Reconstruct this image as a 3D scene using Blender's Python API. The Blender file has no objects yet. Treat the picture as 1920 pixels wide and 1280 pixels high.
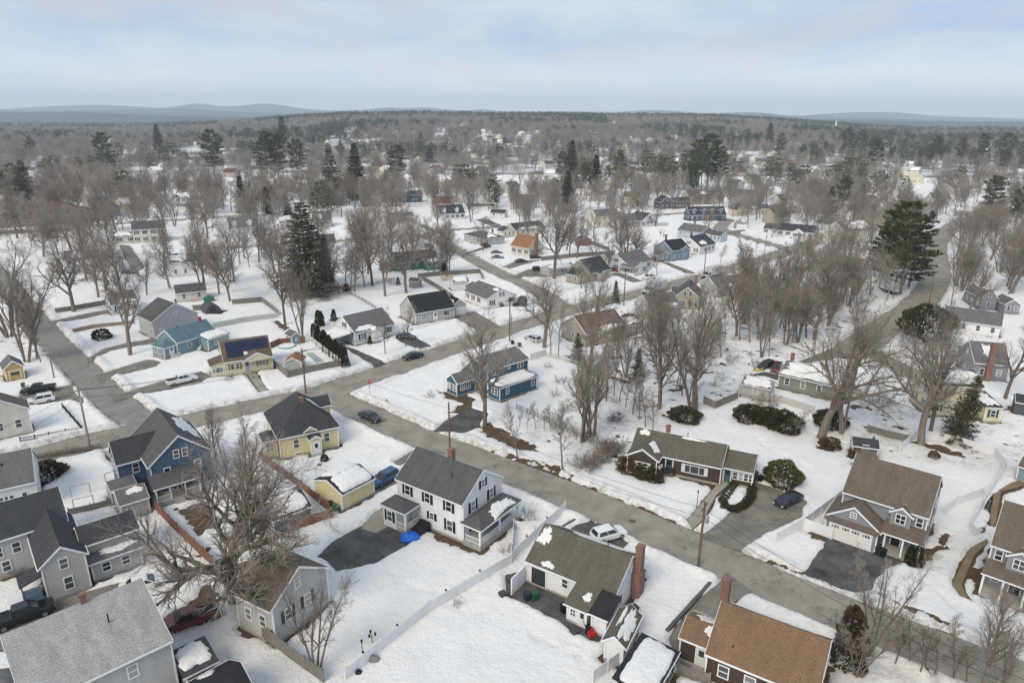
import bpy, math, random
import numpy as np
from mathutils import Vector, Matrix
random.seed(7); np.random.seed(7)
S = bpy.context.scene
COL = S.collection
# ------------------------------------------------------------------ camera
FPX, CX, CY, HOR, CAMH = 1280.0, 960.0, 640.0, 222.0, 50.0
PIT = math.atan((CY - HOR) / FPX); ROL = math.radians(0.4)
cam = bpy.data.cameras.new('camera'); cam.sensor_width = 36.0; cam.lens = 24.0
cam.clip_start = 0.5; cam.clip_end = 60000
camo = bpy.data.objects.new('camera', cam); COL.objects.link(camo)
_V = Vector((0, math.sin(PIT), math.cos(PIT))); _F = Vector((0, math.cos(PIT), -math.sin(PIT))); _X = Vector((1, 0, 0))
_c, _s = math.cos(ROL), math.sin(ROL)
_r = _X * _c + _V * _s; _u = -_X * _s + _V * _c
camo.matrix_world = Matrix(((_r.x, _u.x, -_F.x, 0), (_r.y, _u.y, -_F.y, 0), (_r.z, _u.z, -_F.z, CAMH), (0, 0, 0, 1)))
S.camera = camo
# ------------------------------------------------------------------ world, sun, exposure
SUN_EL, SUN_AZ = math.radians(42), math.radians(215)
W = bpy.data.worlds.new('World'); S.world = W; W.use_nodes = True
nt = W.node_tree; nt.nodes.clear()
def N(t, **k):
    n = nt.nodes.new(t)
    for a, b in k.items(): setattr(n, a, b)
    return n
def LK(a, b): nt.links.new(a, b)
out = N('ShaderNodeOutputWorld'); bg = N('ShaderNodeBackground'); bg.inputs[1].default_value = 0.1
LK(bg.outputs[0], out.inputs[0])
sky = N('ShaderNodeTexSky', sky_type='NISHITA', sun_disc=False, sun_elevation=SUN_EL, sun_rotation=SUN_AZ)
sky.altitude = 50; sky.air_density = 1.0; sky.dust_density = 1.5; sky.ozone_density = 1.5
tc = N('ShaderNodeTexCoord'); sep = N('ShaderNodeSeparateXYZ'); LK(tc.outputs['Generated'], sep.inputs[0])
def M(op, a, b=None, clamp=False):
    m = N('ShaderNodeMath', operation=op, use_clamp=clamp)
    for i, v in enumerate((a, b)):
        if v is None: continue
        if isinstance(v, (int, float)): m.inputs[i].default_value = v
        else: LK(v, m.inputs[i])
    return m.outputs[0]
zz = M('ADD', M('MAXIMUM', sep.outputs[2], 0.0), 0.16)
cmb = N('ShaderNodeCombineXYZ'); LK(M('DIVIDE', sep.outputs[0], zz), cmb.inputs[0]); LK(M('DIVIDE', sep.outputs[1], zz), cmb.inputs[1])
def noise(scale, det, rough, off, dist=0.0):
    mp = N('ShaderNodeMapping'); LK(cmb.outputs[0], mp.inputs[0]); mp.inputs['Location'].default_value = off
    n = N('ShaderNodeTexNoise'); n.inputs['Scale'].default_value = scale; n.inputs['Detail'].default_value = det
    n.inputs['Roughness'].default_value = rough; n.inputs['Distortion'].default_value = dist
    LK(mp.outputs[0], n.inputs['Vector']); return n.outputs['Fac']
def ramp(fac, stops):
    r = N('ShaderNodeValToRGB'); LK(fac, r.inputs[0])
    el = r.color_ramp.elements
    while len(el) < len(stops): el.new(0.5)
    for e, (p, c) in zip(el, stops): e.position = p; e.color = (*c, 1)
    return r.outputs[0]
def mix(fac, a, b):
    m = N('ShaderNodeMix', data_type='RGBA')
    if isinstance(fac, float): m.inputs[0].default_value = fac
    else: LK(fac, m.inputs[0])
    LK(a, m.inputs[6]); LK(b, m.inputs[7]); return m.outputs[2]
CL = ramp(noise(0.95, 9, 0.60, (3.1, 1.7, 0), 0.5), [(0.36, (2.5, 3.4, 4.9)), (0.48, (3.2, 3.95, 4.85)), (0.62, (4.0, 4.55, 5.0))])
PK = ramp(noise(0.9, 8, 0.6, (9.3, 4.4, 0), 0.5), [(0.50, (0, 0, 0)), (0.62, (0.85, 0.85, 0.85))])
pk = N('ShaderNodeRGB'); pk.outputs[0].default_value = (3.7, 3.65, 4.3, 1)
cl2 = mix(PK, CL, pk.outputs[0])
hz = M('SUBTRACT', 1.0, M('MULTIPLY', M('MAXIMUM', sep.outputs[2], 0.0), 10.0), True)
hzc = N('ShaderNodeRGB'); hzc.outputs[0].default_value = (9.0, 9.2, 8.8, 1)
cl3 = mix(M('MULTIPLY', hz, 0.6), cl2, hzc.outputs[0])
LK(mix(0.92, sky.outputs[0], cl3), bg.inputs[0])
sun = bpy.data.lights.new('sun', 'SUN'); sun.energy = 1.5; sun.angle = math.radians(30); sun.color = (1, 0.88, 0.70)
suno = bpy.data.objects.new('sun', sun); COL.objects.link(suno)
suno.rotation_euler = (math.pi / 2 - SUN_EL, 0, math.pi - SUN_AZ)
suno.location = (0, 0, 300)
S.view_settings.view_transform = 'Standard'; S.view_settings.look = 'None'
S.view_settings.exposure = 0.76; S.view_settings.gamma = 1.0
S.render.engine = 'CYCLES'
S.cycles.use_denoising = True
S.cycles.max_bounces = 5; S.cycles.diffuse_bounces = 2; S.cycles.glossy_bounces = 2; S.cycles.transparent_max_bounces = 6
S.cycles.volume_bounces = 3; S.cycles.caustics_reflective = False; S.cycles.caustics_refractive = False
# ------------------------------------------------------------------ photo pixel -> place
REG = {'n1': (0, 840, 2.908), 'n2': (480, 840, 2.908), 'n3': (960, 840, 2.908), 'n4': (1440, 840, 2.908),
       'n5': (0, 540, 3.556), 'n6': (440, 560, 3.556), 'n7': (800, 560, 3.556), 'n8': (1160, 620, 3.556),
       'm1': (1440, 500, 3.556), 'm2': (0, 340, 4.0), 'm3': (400, 340, 4.0), 'm4': (720, 340, 4.0), 'm5': (1080, 340, 4.0), 'm6': (1440, 300, 4.0)}
def px(p):
    if len(p) == 3: a, b, s = REG[p[0]]; return a + p[1] / s, b + p[2] / s
    return p
def ray(p):
    x, y = px(p); u = x - CX; v = CY - y
    u, v = u * _c - v * _s, u * _s + v * _c
    return (u, FPX * math.cos(PIT) + v * math.sin(PIT), -FPX * math.sin(PIT) + v * math.cos(PIT))
def G(p, z=0.0):
    d = ray(p); t = (z - CAMH) / d[2]
    return Vector((d[0] * t, d[1] * t, z))
def hgt(b, t):
    p = G(b); d = ray(t); return CAMH + d[2] * p.y / d[1]
# ------------------------------------------------------------------ materials
MATS = {}
def mk(name):
    m = bpy.data.materials.new(name); m.use_nodes = True
    return m, m.node_tree.nodes, m.node_tree.links, m.node_tree.nodes['Principled BSDF']
def pm(name, col, rough=0.85, var=0.2, vs=2.0, bump=0.0, bs=30.0, metal=0.0, spec=0.3, rnd=0.0, coat=0.0):
    if name in MATS: return MATS[name]
    m, n, l, b = mk(name)
    tcn = n.new('ShaderNodeTexCoord'); nz = n.new('ShaderNodeTexNoise'); nz.inputs['Scale'].default_value = vs; nz.inputs['Detail'].default_value = 6
    l.new(tcn.outputs['Object'], nz.inputs['Vector'])
    mr = n.new('ShaderNodeMapRange'); l.new(nz.outputs['Fac'], mr.inputs[0]); mr.inputs[1].default_value = 0.25; mr.inputs[2].default_value = 0.75
    mr.inputs[3].default_value = 1 - var; mr.inputs[4].default_value = 1 + var
    val = mr.outputs[0]
    if rnd:
        oi = n.new('ShaderNodeObjectInfo'); m2 = n.new('ShaderNodeMapRange'); l.new(oi.outputs['Random'], m2.inputs[0])
        m2.inputs[3].default_value = 1 - rnd; m2.inputs[4].default_value = 1 + rnd
        mm = n.new('ShaderNodeMath'); mm.operation = 'MULTIPLY'; l.new(val, mm.inputs[0]); l.new(m2.outputs[0], mm.inputs[1]); val = mm.outputs[0]
    vm = n.new('ShaderNodeVectorMath'); vm.operation = 'SCALE'; vm.inputs[0].default_value = col; l.new(val, vm.inputs['Scale'])
    l.new(vm.outputs[0], b.inputs['Base Color'])
    b.inputs['Roughness'].default_value = rough; b.inputs['Metallic'].default_value = metal; b.inputs['Specular IOR Level'].default_value = spec
    if coat: b.inputs['Coat Weight'].default_value = coat; b.inputs['Coat Roughness'].default_value = 0.05
    if bump:
        bz = n.new('ShaderNodeTexNoise'); bz.inputs['Scale'].default_value = bs; bz.inputs['Detail'].default_value = 4
        l.new(tcn.outputs['Object'], bz.inputs['Vector'])
        bp = n.new('ShaderNodeBump'); bp.inputs['Strength'].default_value = bump; bp.inputs['Distance'].default_value = 0.05
        l.new(bz.outputs['Fac'], bp.inputs['Height']); l.new(bp.outputs[0], b.inputs['Normal'])
    MATS[name] = m; return m
def brickmat(name, c1, c2, mortar, bw, rh, ms=0.02, rough=0.9, streak=0.15, bump=0.4, fine=0.25):
    """courses laid along the slope or the wall in metres (uv), with weathering"""
    if name in MATS: return MATS[name]
    m, n, l, b = mk(name)
    uv = n.new('ShaderNodeUVMap'); br = n.new('ShaderNodeTexBrick'); l.new(uv.outputs[0], br.inputs['Vector'])
    br.inputs['Color1'].default_value = (*c1, 1); br.inputs['Color2'].default_value = (*c2, 1); br.inputs['Mortar'].default_value = (*mortar, 1)
    br.inputs['Scale'].default_value = 1.0; br.inputs['Brick Width'].default_value = bw; br.inputs['Row Height'].default_value = rh
    br.inputs['Mortar Size'].default_value = ms; br.inputs['Mortar Smooth'].default_value = 0.3
    nz = n.new('ShaderNodeTexNoise'); nz.inputs['Scale'].default_value = 0.6; nz.inputs['Detail'].default_value = 8; nz.inputs['Roughness'].default_value = 0.65
    mp = n.new('ShaderNodeMapping'); mp.inputs['Scale'].default_value = (1.6, 0.45, 1); oi = n.new('ShaderNodeObjectInfo')
    l.new(uv.outputs[0], mp.inputs[0]); l.new(oi.outputs['Location'], mp.inputs['Location']); l.new(mp.outputs[0], nz.inputs['Vector'])
    mr = n.new('ShaderNodeMapRange'); l.new(nz.outputs['Fac'], mr.inputs[0]); mr.inputs[1].default_value = 0.25; mr.inputs[2].default_value = 0.75
    mr.inputs[3].default_value = 1 - streak; mr.inputs[4].default_value = 1 + streak
    n2 = n.new('ShaderNodeTexNoise'); n2.inputs['Scale'].default_value = 7.0; n2.inputs['Detail'].default_value = 3; l.new(uv.outputs[0], n2.inputs['Vector'])
    mr2 = n.new('ShaderNodeMapRange'); l.new(n2.outputs['Fac'], mr2.inputs[0]); mr2.inputs[1].default_value = 0.3; mr2.inputs[2].default_value = 0.7
    mr2.inputs[3].default_value = 1 - fine; mr2.inputs[4].default_value = 1 + fine
    mu = n.new('ShaderNodeMath'); mu.operation = 'MULTIPLY'; l.new(mr.outputs[0], mu.inputs[0]); l.new(mr2.outputs[0], mu.inputs[1])
    vm = n.new('ShaderNodeVectorMath'); vm.operation = 'SCALE'; l.new(br.outputs['Color'], vm.inputs[0]); l.new(mu.outputs[0], vm.inputs['Scale'])
    l.new(vm.outputs[0], b.inputs['Base Color']); b.inputs['Roughness'].default_value = rough; b.inputs['Specular IOR Level'].default_value = 0.2
    bp = n.new('ShaderNodeBump'); bp.inputs['Strength'].default_value = bump; bp.inputs['Distance'].default_value = 0.03; bp.invert = True
    l.new(br.outputs['Fac'], bp.inputs['Height']); l.new(bp.outputs[0], b.inputs['Normal'])
    MATS[name] = m; return m
def scl(c, f): return tuple(v * f for v in c)
def roofmat(name, c): return brickmat('roof_' + name, scl(c, 0.9), scl(c, 1.08), scl(c, 0.72), 0.33, 0.21, 0.022, 0.9, 0.24)
def wallmat(name, c): return brickmat('siding_' + name, scl(c, 0.97), scl(c, 1.02), scl(c, 0.68), 40.0, 0.16, 0.016, 0.7, 0.12, 0.4, 0.06)
RC = {'dark': (0.060, 0.062, 0.068), 'black': (0.030, 0.031, 0.035), 'grey': (0.15, 0.15, 0.15), 'lgrey': (0.36, 0.36, 0.355), 'brown': (0.15, 0.126, 0.096),
      'olive': (0.125, 0.115, 0.088), 'tan': (0.215, 0.135, 0.082), 'orange': (0.30, 0.15, 0.08), 'teal': (0.115, 0.20, 0.24), 'mid': (0.10, 0.10, 0.102), 'redbrown': (0.13, 0.08, 0.06), 'warm': (0.15, 0.105, 0.08)}
WC = {'white': (0.78, 0.79, 0.80), 'cream': (0.66, 0.64, 0.56), 'yellow': (0.72, 0.63, 0.36), 'paley': (0.70, 0.65, 0.45), 'grey': (0.27, 0.28, 0.31), 'lgrey': (0.46, 0.46, 0.45),
      'dblue': (0.055, 0.135, 0.21), 'blue': (0.085, 0.14, 0.215), 'ltblue': (0.22, 0.33, 0.38), 'sblue': (0.21, 0.29, 0.37), 'green': (0.095, 0.30, 0.22), 'beige': (0.40, 0.36, 0.29), 'brown': (0.075, 0.05, 0.042),
      'shingle': (0.07, 0.052, 0.043), 'dgrey': (0.10, 0.11, 0.12), 'ygold': (0.55, 0.36, 0.13), 'brick': (0.28, 0.15, 0.10), 'sage': (0.24, 0.25, 0.21), 'pblue': (0.45, 0.56, 0.66), 'dutch': (0.075, 0.11, 0.17), 'stone': (0.33, 0.31, 0.28)}
def RM(k): return roofmat(k, RC[k])
def WM(k):
    if k == 'brick': return BRICK()
    return wallmat(k, WC[k])
def BRICK(): return brickmat('red_brick', (0.27, 0.105, 0.07), (0.17, 0.06, 0.045), (0.30, 0.27, 0.24), 0.24, 0.085, 0.012, 0.9, 0.2, 0.4, 0.3)
TRIM = lambda: pm('white_trim', (0.78, 0.79, 0.80), 0.5, 0.05)
CONC = lambda: pm('concrete', (0.36, 0.34, 0.31), 0.9, 0.25, 1.5, 0.2)
def glassmat():
    if 'glass' in MATS: return MATS['glass']
    m, n, l, b = mk('window_glass')
    oi = n.new('ShaderNodeObjectInfo'); r = n.new('ShaderNodeValToRGB'); l.new(oi.outputs['Random'], r.inputs[0])
    r.color_ramp.interpolation = 'CONSTANT'; el = r.color_ramp.elements
    for p, c in ((0, (0.02, 0.026, 0.03, 1)), (0.45, (0.05, 0.06, 0.065, 1)), (0.7, (0.16, 0.17, 0.17, 1)), (0.85, (0.32, 0.32, 0.31, 1))):
        e = el[0] if p == 0 else el.new(p); e.color = c
    el[-1].color = (0.3, 0.3, 0.29, 1); l.new(r.outputs[0], b.inputs['Base Color'])
    b.inputs['Roughness'].default_value = 0.06; b.inputs['Specular IOR Level'].default_value = 0.8
    MATS['glass'] = m; return m
def snowmat():
    if 'snow' in MATS: return MATS['snow']
    m, n, l, b = mk('snow')
    tcn = n.new('ShaderNodeTexCoord')
    at = n.new('ShaderNodeAttribute'); at.attribute_name = 'dirt'
    n1 = n.new('ShaderNodeTexNoise'); n1.inputs['Scale'].default_value = 1.1; n1.inputs['Detail'].default_value = 9; n1.inputs['Roughness'].default_value = 0.7
    l.new(tcn.outputs['Object'], n1.inputs['Vector'])
    mr = n.new('ShaderNodeMapRange'); l.new(n1.outputs['Fac'], mr.inputs[0]); mr.inputs[1].default_value = 0.38; mr.inputs[2].default_value = 0.66
    mu = n.new('ShaderNodeMath'); mu.operation = 'MULTIPLY'; l.new(mr.outputs[0], mu.inputs[0]); l.new(at.outputs['Fac'], mu.inputs[1])
    mx = n.new('ShaderNodeMix'); mx.data_type = 'RGBA'; l.new(mu.outputs[0], mx.inputs[0])
    mx.inputs[6].default_value = (0.86, 0.855, 0.84, 1); mx.inputs[7].default_value = (0.33, 0.30, 0.265, 1)
    n3 = n.new('ShaderNodeTexNoise'); n3.inputs['Scale'].default_value = 0.22; n3.inputs['Detail'].default_value = 10; n3.inputs['Roughness'].default_value = 0.68; l.new(tcn.outputs['Object'], n3.inputs['Vector'])
    m3 = n.new('ShaderNodeMapRange'); l.new(n3.outputs['Fac'], m3.inputs[0]); m3.inputs[1].default_value = 0.3; m3.inputs[2].default_value = 0.7; m3.inputs[3].default_value = 0.91; m3.inputs[4].default_value = 1.03
    vm = n.new('ShaderNodeVectorMath'); vm.operation = 'SCALE'; l.new(mx.outputs[2], vm.inputs[0]); l.new(m3.outputs[0], vm.inputs['Scale'])
    l.new(vm.outputs[0], b.inputs['Base Color']); b.inputs['Roughness'].default_value = 0.9; b.inputs['Specular IOR Level'].default_value = 0.15
    n4 = n.new('ShaderNodeTexNoise'); n4.inputs['Scale'].default_value = 1.6; n4.inputs['Detail'].default_value = 8; n4.inputs['Roughness'].default_value = 0.7; l.new(tcn.outputs['Object'], n4.inputs['Vector'])
    bp = n.new('ShaderNodeBump'); bp.inputs['Strength'].default_value = 0.9; bp.inputs['Distance'].default_value = 0.34; l.new(n4.outputs['Fac'], bp.inputs['Height']); l.new(bp.outputs[0], b.inputs['Normal'])
    MATS['snow'] = m; return m
def roadmat(name, col, crack=True, lo=0.72, hi=1.22):
    if name in MATS: return MATS[name]
    m, n, l, b = mk(name)
    tcn = n.new('ShaderNodeTexCoord')
    n1 = n.new('ShaderNodeTexNoise'); n1.inputs['Scale'].default_value = 0.35; n1.inputs['Detail'].default_value = 10; n1.inputs['Roughness'].default_value = 0.7; l.new(tcn.outputs['Object'], n1.inputs['Vector'])
    mr = n.new('ShaderNodeMapRange'); l.new(n1.outputs['Fac'], mr.inputs[0]); mr.inputs[1].default_value = 0.28; mr.inputs[2].default_value = 0.72; mr.inputs[3].default_value = lo; mr.inputs[4].default_value = hi
    vo = n.new('ShaderNodeTexVoronoi'); vo.feature = 'DISTANCE_TO_EDGE'; vo.inputs['Scale'].default_value = 0.10
    nd = n.new('ShaderNodeTexNoise'); nd.inputs['Scale'].default_value = 0.5; nd.inputs['Detail'].default_value = 5; l.new(tcn.outputs['Object'], nd.inputs['Vector'])
    ad = n.new('ShaderNodeVectorMath'); ad.operation = 'MULTIPLY_ADD'; l.new(nd.outputs['Color'], ad.inputs[0]); ad.inputs[1].default_value = (5, 5, 5); l.new(tcn.outputs['Object'], ad.inputs[2])
    l.new(ad.outputs[0], vo.inputs['Vector'])
    cr = n.new('ShaderNodeMapRange'); l.new(vo.outputs['Distance'], cr.inputs[0]); cr.inputs[1].default_value = 0.0; cr.inputs[2].default_value = 0.012; cr.inputs[3].default_value = 0.55 if crack else 1.0; cr.inputs[4].default_value = 1.0
    mu = n.new('ShaderNodeMath'); mu.operation = 'MULTIPLY'; l.new(mr.outputs[0], mu.inputs[0]); l.new(cr.outputs[0], mu.inputs[1])
    vm = n.new('ShaderNodeVectorMath'); vm.operation = 'SCALE'; vm.inputs[0].default_value = col; l.new(mu.outputs[0], vm.inputs['Scale'])
    l.new(vm.outputs[0], b.inputs['Base Color']); b.inputs['Roughness'].default_value = 0.85; b.inputs['Specular IOR Level'].default_value = 0.25
    MATS[name] = m; return m
# ------------------------------------------------------------------ mesh helpers
class MB:
    def __init__(s): s.v = []; s.f = []
    def box(s, x0, x1, y0, y1, z0, z1):
        i = len(s.v); s.v += [(x0, y0, z0), (x1, y0, z0), (x1, y1, z0), (x0, y1, z0), (x0, y0, z1), (x1, y0, z1), (x1, y1, z1), (x0, y1, z1)]
        s.f += [(i, i + 3, i + 2, i + 1), (i + 4, i + 5, i + 6, i + 7), (i, i + 1, i + 5, i + 4), (i + 1, i + 2, i + 6, i + 5), (i + 2, i + 3, i + 7, i + 6), (i + 3, i, i + 4, i + 7)]
        return s
    def prism(s, poly, a, b, axis):
        """poly of 2d points extruded from a to b along axis: 'x' uses (y,z), 'y' uses (x,z), 'z' uses (x,y)"""
        i = len(s.v); n = len(poly)
        def P(p, t): return (t, p[0], p[1]) if axis == 'x' else ((p[0], t, p[1]) if axis == 'y' else (p[0], p[1], t))
        s.v += [P(p, a) for p in poly] + [P(p, b) for p in poly]
        s.f += [tuple(range(i, i + n)), tuple(range(i + 2 * n - 1, i + n - 1, -1))]
        s.f += [(i + k, i + n + k, i + n + (k + 1) % n, i + (k + 1) % n) for k in range(n)]
        return s
    def cyl(s, p0, p1, r0, r1=None, n=8, caps=True):
        r1 = r0 if r1 is None else r1
        p0 = Vector(p0); p1 = Vector(p1); d = (p1 - p0).normalized(); a = d.orthogonal().normalized(); b = d.cross(a)
        i = len(s.v)
        for p, r in ((p0, r0), (p1, r1)):
            for k in range(n):
                t = 2 * math.pi * k / n; s.v.append(tuple(p + (a * math.cos(t) + b * math.sin(t)) * r))
        s.f += [(i + k, i + (k + 1) % n, i + n + (k + 1) % n, i + n + k) for k in range(n)]
        if caps: s.f += [tuple(range(i + n - 1, i - 1, -1)), tuple(range(i + n, i + 2 * n))]
        return s
    def poly(s, pts):
        i = len(s.v); s.v += [tuple(p) for p in pts]; s.f.append(tuple(range(i, i + len(pts)))); return s
    def mesh(s, name, mat, uv=False, smooth=False):
        me = bpy.data.meshes.new(name); me.from_pydata(s.v, [], s.f); me.update()
        import bmesh
        bm = bmesh.new(); bm.from_mesh(me); bmesh.ops.recalc_face_normals(bm, faces=bm.faces); bm.to_mesh(me); bm.free()
        if mat is not None: me.materials.append(mat)
        if uv:
            lay = me.uv_layers.new(name='UVMap').data
            for p in me.polygons:
                n = p.normal
                h = Vector((1, 0, 0)) if abs(n.z) > 0.999 else Vector((-n.y, n.x, 0)).normalized()
                w = n.cross(h)
                for li in p.loop_indices:
                    c = me.vertices[me.loops[li].vertex_index].co; lay[li].uv = (c.dot(h), c.dot(w))
        if smooth:
            me.polygons.foreach_set('use_smooth', [True] * len(me.polygons))
        return me
    def obj(s, name, mat, parent=None, uv=False, smooth=False): return ob(name, s.mesh(name, mat, uv, smooth), parent)
def ob(name, me, parent=None, loc=None, rz=0.0, scale=None):
    o = bpy.data.objects.new(name, me); COL.objects.link(o)
    if parent is not None: o.parent = parent
    if loc is not None: o.location = loc
    if rz: o.rotation_euler = (0, 0, rz)
    if scale is not None: o.scale = (scale,) * 3 if isinstance(scale, (int, float)) else scale
    return o
def tag(o, label, cat, group=None, kind=None):
    if label: o['label'] = label
    if cat: o['category'] = cat
    if group: o['group'] = group
    if kind: o['kind'] = kind
    return o
def thing(name, label, cat, loc, rz=0.0, group=None):
    o = ob(name, None, None, loc, rz); o.empty_display_size = 0.3
    return tag(o, label, cat, group)
def struct(o, kind='structure'): o['kind'] = kind; return o
def dup(root, loc, rz=0.0, label=None, group=None, scale=None):
    r = root.copy(); COL.objects.link(r); r.location = loc; r.rotation_euler = (0, 0, rz)
    if scale is not None: r.scale = (scale,) * 3 if isinstance(scale, (int, float)) else scale
    if label: r['label'] = label
    if group: r['group'] = group
    for ch in root.children:
        c = ch.copy(); COL.objects.link(c); c.parent = r
        for g in ch.children:
            d = g.copy(); COL.objects.link(d); d.parent = c
    return r
def fastmesh(name, verts, faces, mats, matidx=None, smooth=False):
    """verts (n,3) array; faces (m,k) array"""
    me = bpy.data.meshes.new(name); verts = np.asarray(verts, np.float32); faces = np.asarray(faces, np.int32); m, k = faces.shape
    me.vertices.add(len(verts)); me.vertices.foreach_set('co', verts.ravel())
    me.loops.add(m * k); me.loops.foreach_set('vertex_index', faces.ravel())
    me.polygons.add(m); me.polygons.foreach_set('loop_start', np.arange(0, m * k, k, dtype=np.int32))
    for t in mats: me.materials.append(t)
    if matidx is not None: me.polygons.foreach_set('material_index', np.asarray(matidx, np.int32))
    me.update(calc_edges=True)
    if smooth: me.polygons.foreach_set('use_smooth', np.ones(m, bool))
    return me
# ------------------------------------------------------------------ noise and distance fields
def _hash(i, j, seed):
    with np.errstate(over='ignore'):
        h = (i.astype(np.int64) * 374761393 + j.astype(np.int64) * 668265263 + seed * 69069) & 0x7fffffff
        h = ((h ^ (h >> 13)) * 1274126177) & 0x7fffffff
    return ((h ^ (h >> 16)) & 0xffff) / 65535.0
def vn(x, y, s, seed=0):
    x = x / s; y = y / s; i = np.floor(x); j = np.floor(y); fx = x - i; fy = y - j
    fx = fx * fx * (3 - 2 * fx); fy = fy * fy * (3 - 2 * fy)
    a = _hash(i, j, seed); b = _hash(i + 1, j, seed); c = _hash(i, j + 1, seed); d = _hash(i + 1, j + 1, seed)
    return (a * (1 - fx) + b * fx) * (1 - fy) + (c * (1 - fx) + d * fx) * fy
def fbm(x, y, s, seed=0, o=4):
    t = 0; a = 1; w = 0
    for k in range(o): t = t + a * vn(x, y, s, seed + k); w += a; a *= 0.5; s *= 0.5
    return t / w
def seg_d(x, y, pts):
    d = np.full(x.shape, 1e9)
    for (ax, ay), (bx, by) in zip(pts[:-1], pts[1:]):
        dx, dy = bx - ax, by - ay; t = np.clip(((x - ax) * dx + (y - ay) * dy) / (dx * dx + dy * dy + 1e-9), 0, 1)
        d = np.minimum(d, np.hypot(x - ax - t * dx, y - ay - t * dy))
    return d
def poly_sd(x, y, pts):
    ins = np.zeros(x.shape, bool); n = len(pts)
    for k in range(n):
        (ax, ay), (bx, by) = pts[k], pts[(k + 1) % n]
        if ay == by: continue
        ins ^= ((ay > y) != (by > y)) & (x < (bx - ax) * (y - ay) / (by - ay) + ax)
    d = seg_d(x, y, list(pts) + [pts[0]])
    return np.where(ins, -d, d)
FOOT = []      # footprints of buildings: world polygons
CLEAR = []     # cleared paving polygons / roads: ('line', pts, hw) or ('poly', pts)
MELT = []      # bare ground patches: polygons
# ------------------------------------------------------------------ roads and paving
_z = [0.012]
def nextz(): _z[0] += 0.0035; return _z[0]
def xy(pts): return [tuple(G(p).xy) for p in pts]
def smooth_line(pts, n=2):
    for _ in range(n):
        q = [pts[0]]
        for a, b in zip(pts[:-1], pts[1:]):
            q += [(a[0] * .75 + b[0] * .25, a[1] * .75 + b[1] * .25), (a[0] * .25 + b[0] * .75, a[1] * .25 + b[1] * .75)]
        q.append(pts[-1]); pts = q
    return pts
def road(name, pts, hw, mat, clear=None):
    p = smooth_line(xy(pts)); z = nextz(); v = []; f = []
    for i, a in enumerate(p):
        b = p[min(i + 1, len(p) - 1)]; c = p[max(i - 1, 0)]
        d = Vector((b[0] - c[0], b[1] - c[1])).normalized(); n = Vector((-d.y, d.x)) * (hw + 0.12)
        v += [(a[0] + n.x, a[1] + n.y, z), (a[0] - n.x, a[1] - n.y, z)]
        if i: f.append((2 * i - 2, 2 * i - 1, 2 * i + 1, 2 * i))
    me = bpy.data.meshes.new(name); me.from_pydata(v, [], f); me.materials.append(mat)
    CLEAR.append(('line', p, hw if clear is None else clear))
    return struct(ob(name, me))
def pave(name, pts, mat, grow=0.25):
    p = xy(pts); z = nextz(); c = Vector((sum(a[0] for a in p) / len(p), sum(a[1] for a in p) / len(p)))
    q = [c + (Vector(a) - c) * (1 + 0.5 / max((Vector(a) - c).length, 1)) for a in p]
    me = bpy.data.meshes.new(name); me.from_pydata([(a.x, a.y, z) for a in q], [], [tuple(range(len(q)))]); me.materials.append(mat)
    CLEAR.append(('poly', p)); return struct(ob(name, me))
ASP = roadmat('road_asphalt', (0.27, 0.25, 0.21), True, .66, 1.28); ASPN = roadmat('road_new_asphalt', (0.235, 0.225, 0.205))
DRK = roadmat('driveway_asphalt', (0.082, 0.080, 0.078), True, .45, 1.7); MIDA = roadmat('driveway_worn', (0.19, 0.178, 0.15), True, .6, 1.35); CON = roadmat('walk_concrete', (0.31, 0.285, 0.23), False)
road('road_main', [(598, 737), (628, 750), (662, 764), (732, 797), (810, 829), (900, 864), (1100, 940), (1290, 1022), (1500, 1118), (1750, 1216), (2060, 1330)], 3.15, ASP)
road('road_cross', [(-120, 905), (60, 858), (180, 827), (320, 799), (460, 768), (600, 738), (700, 705), (790, 674), (880, 644), (975, 611), (1050, 588), (1110, 571), (1200, 552), (1330, 517), (1440, 484), (1560, 442)], 3.75, ASP)
road('road_side', [(300, 812), (222, 762), (150, 690), (95, 635), (50, 580), (14, 530), (-30, 490), (-90, 450)], 2.9, ASPN)
road('road_curve', [('m1', 520, 585), ('m1', 620, 520), ('m1', 770, 410), ('m1', 940, 300), ('m1', 1080, 170), ('m1', 1135, 40), (1752, 470), (1758, 448), (1790, 422), (1840, 395), (1930, 360)], 4.0, ASP)
road('road_branch', [('m1', 600, 530), ('m1', 720, 590), ('m1', 860, 660), ('m1', 960, 730)], 2.6, ASP)
road('road_street', [(1065, 583), ('m4', 1120, 800), ('m4', 880, 700), ('m4', 700, 605), ('m4', 560, 520), ('m4', 400, 440), ('m4', 320, 400), ('m4', 420, 372), ('m4', 620, 360), ('m4', 820, 348), ('m4', 1100, 325)], 3.2, ASP)
road('road_lane', [('m4', 380, 425), ('m4', 200, 405), ('m3', 1150, 430), ('m3', 900, 455), ('m3', 500, 475), ('m3', 200, 497), ('m3', -100, 510)], 3.0, ASP)
road('road_far', [('m5', 1560, 500), ('m5', 1380, 450), ('m5', 1180, 395), ('m5', 1060, 360), ('m5', 1140, 290)], 3.2, ASP)
road('road_hill', [('m5', 560, 262), ('m5', 700, 248), ('m5', 870, 235)], 3.2, ASP)
road('road_north', [('m2', 500, 345), ('m2', 900, 320), ('m2', 1300, 295), ('m2', 1750, 262), ('m2', 2300, 240)], 3.6, ASP)
pave('driveway', [('n2', 350, 590), ('n2', 450, 500), ('n2', 590, 430), ('n2', 730, 380), ('n2', 790, 440), ('n2', 835, 520), ('n2', 640, 625), ('n2', 450, 660)], DRK)
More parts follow.
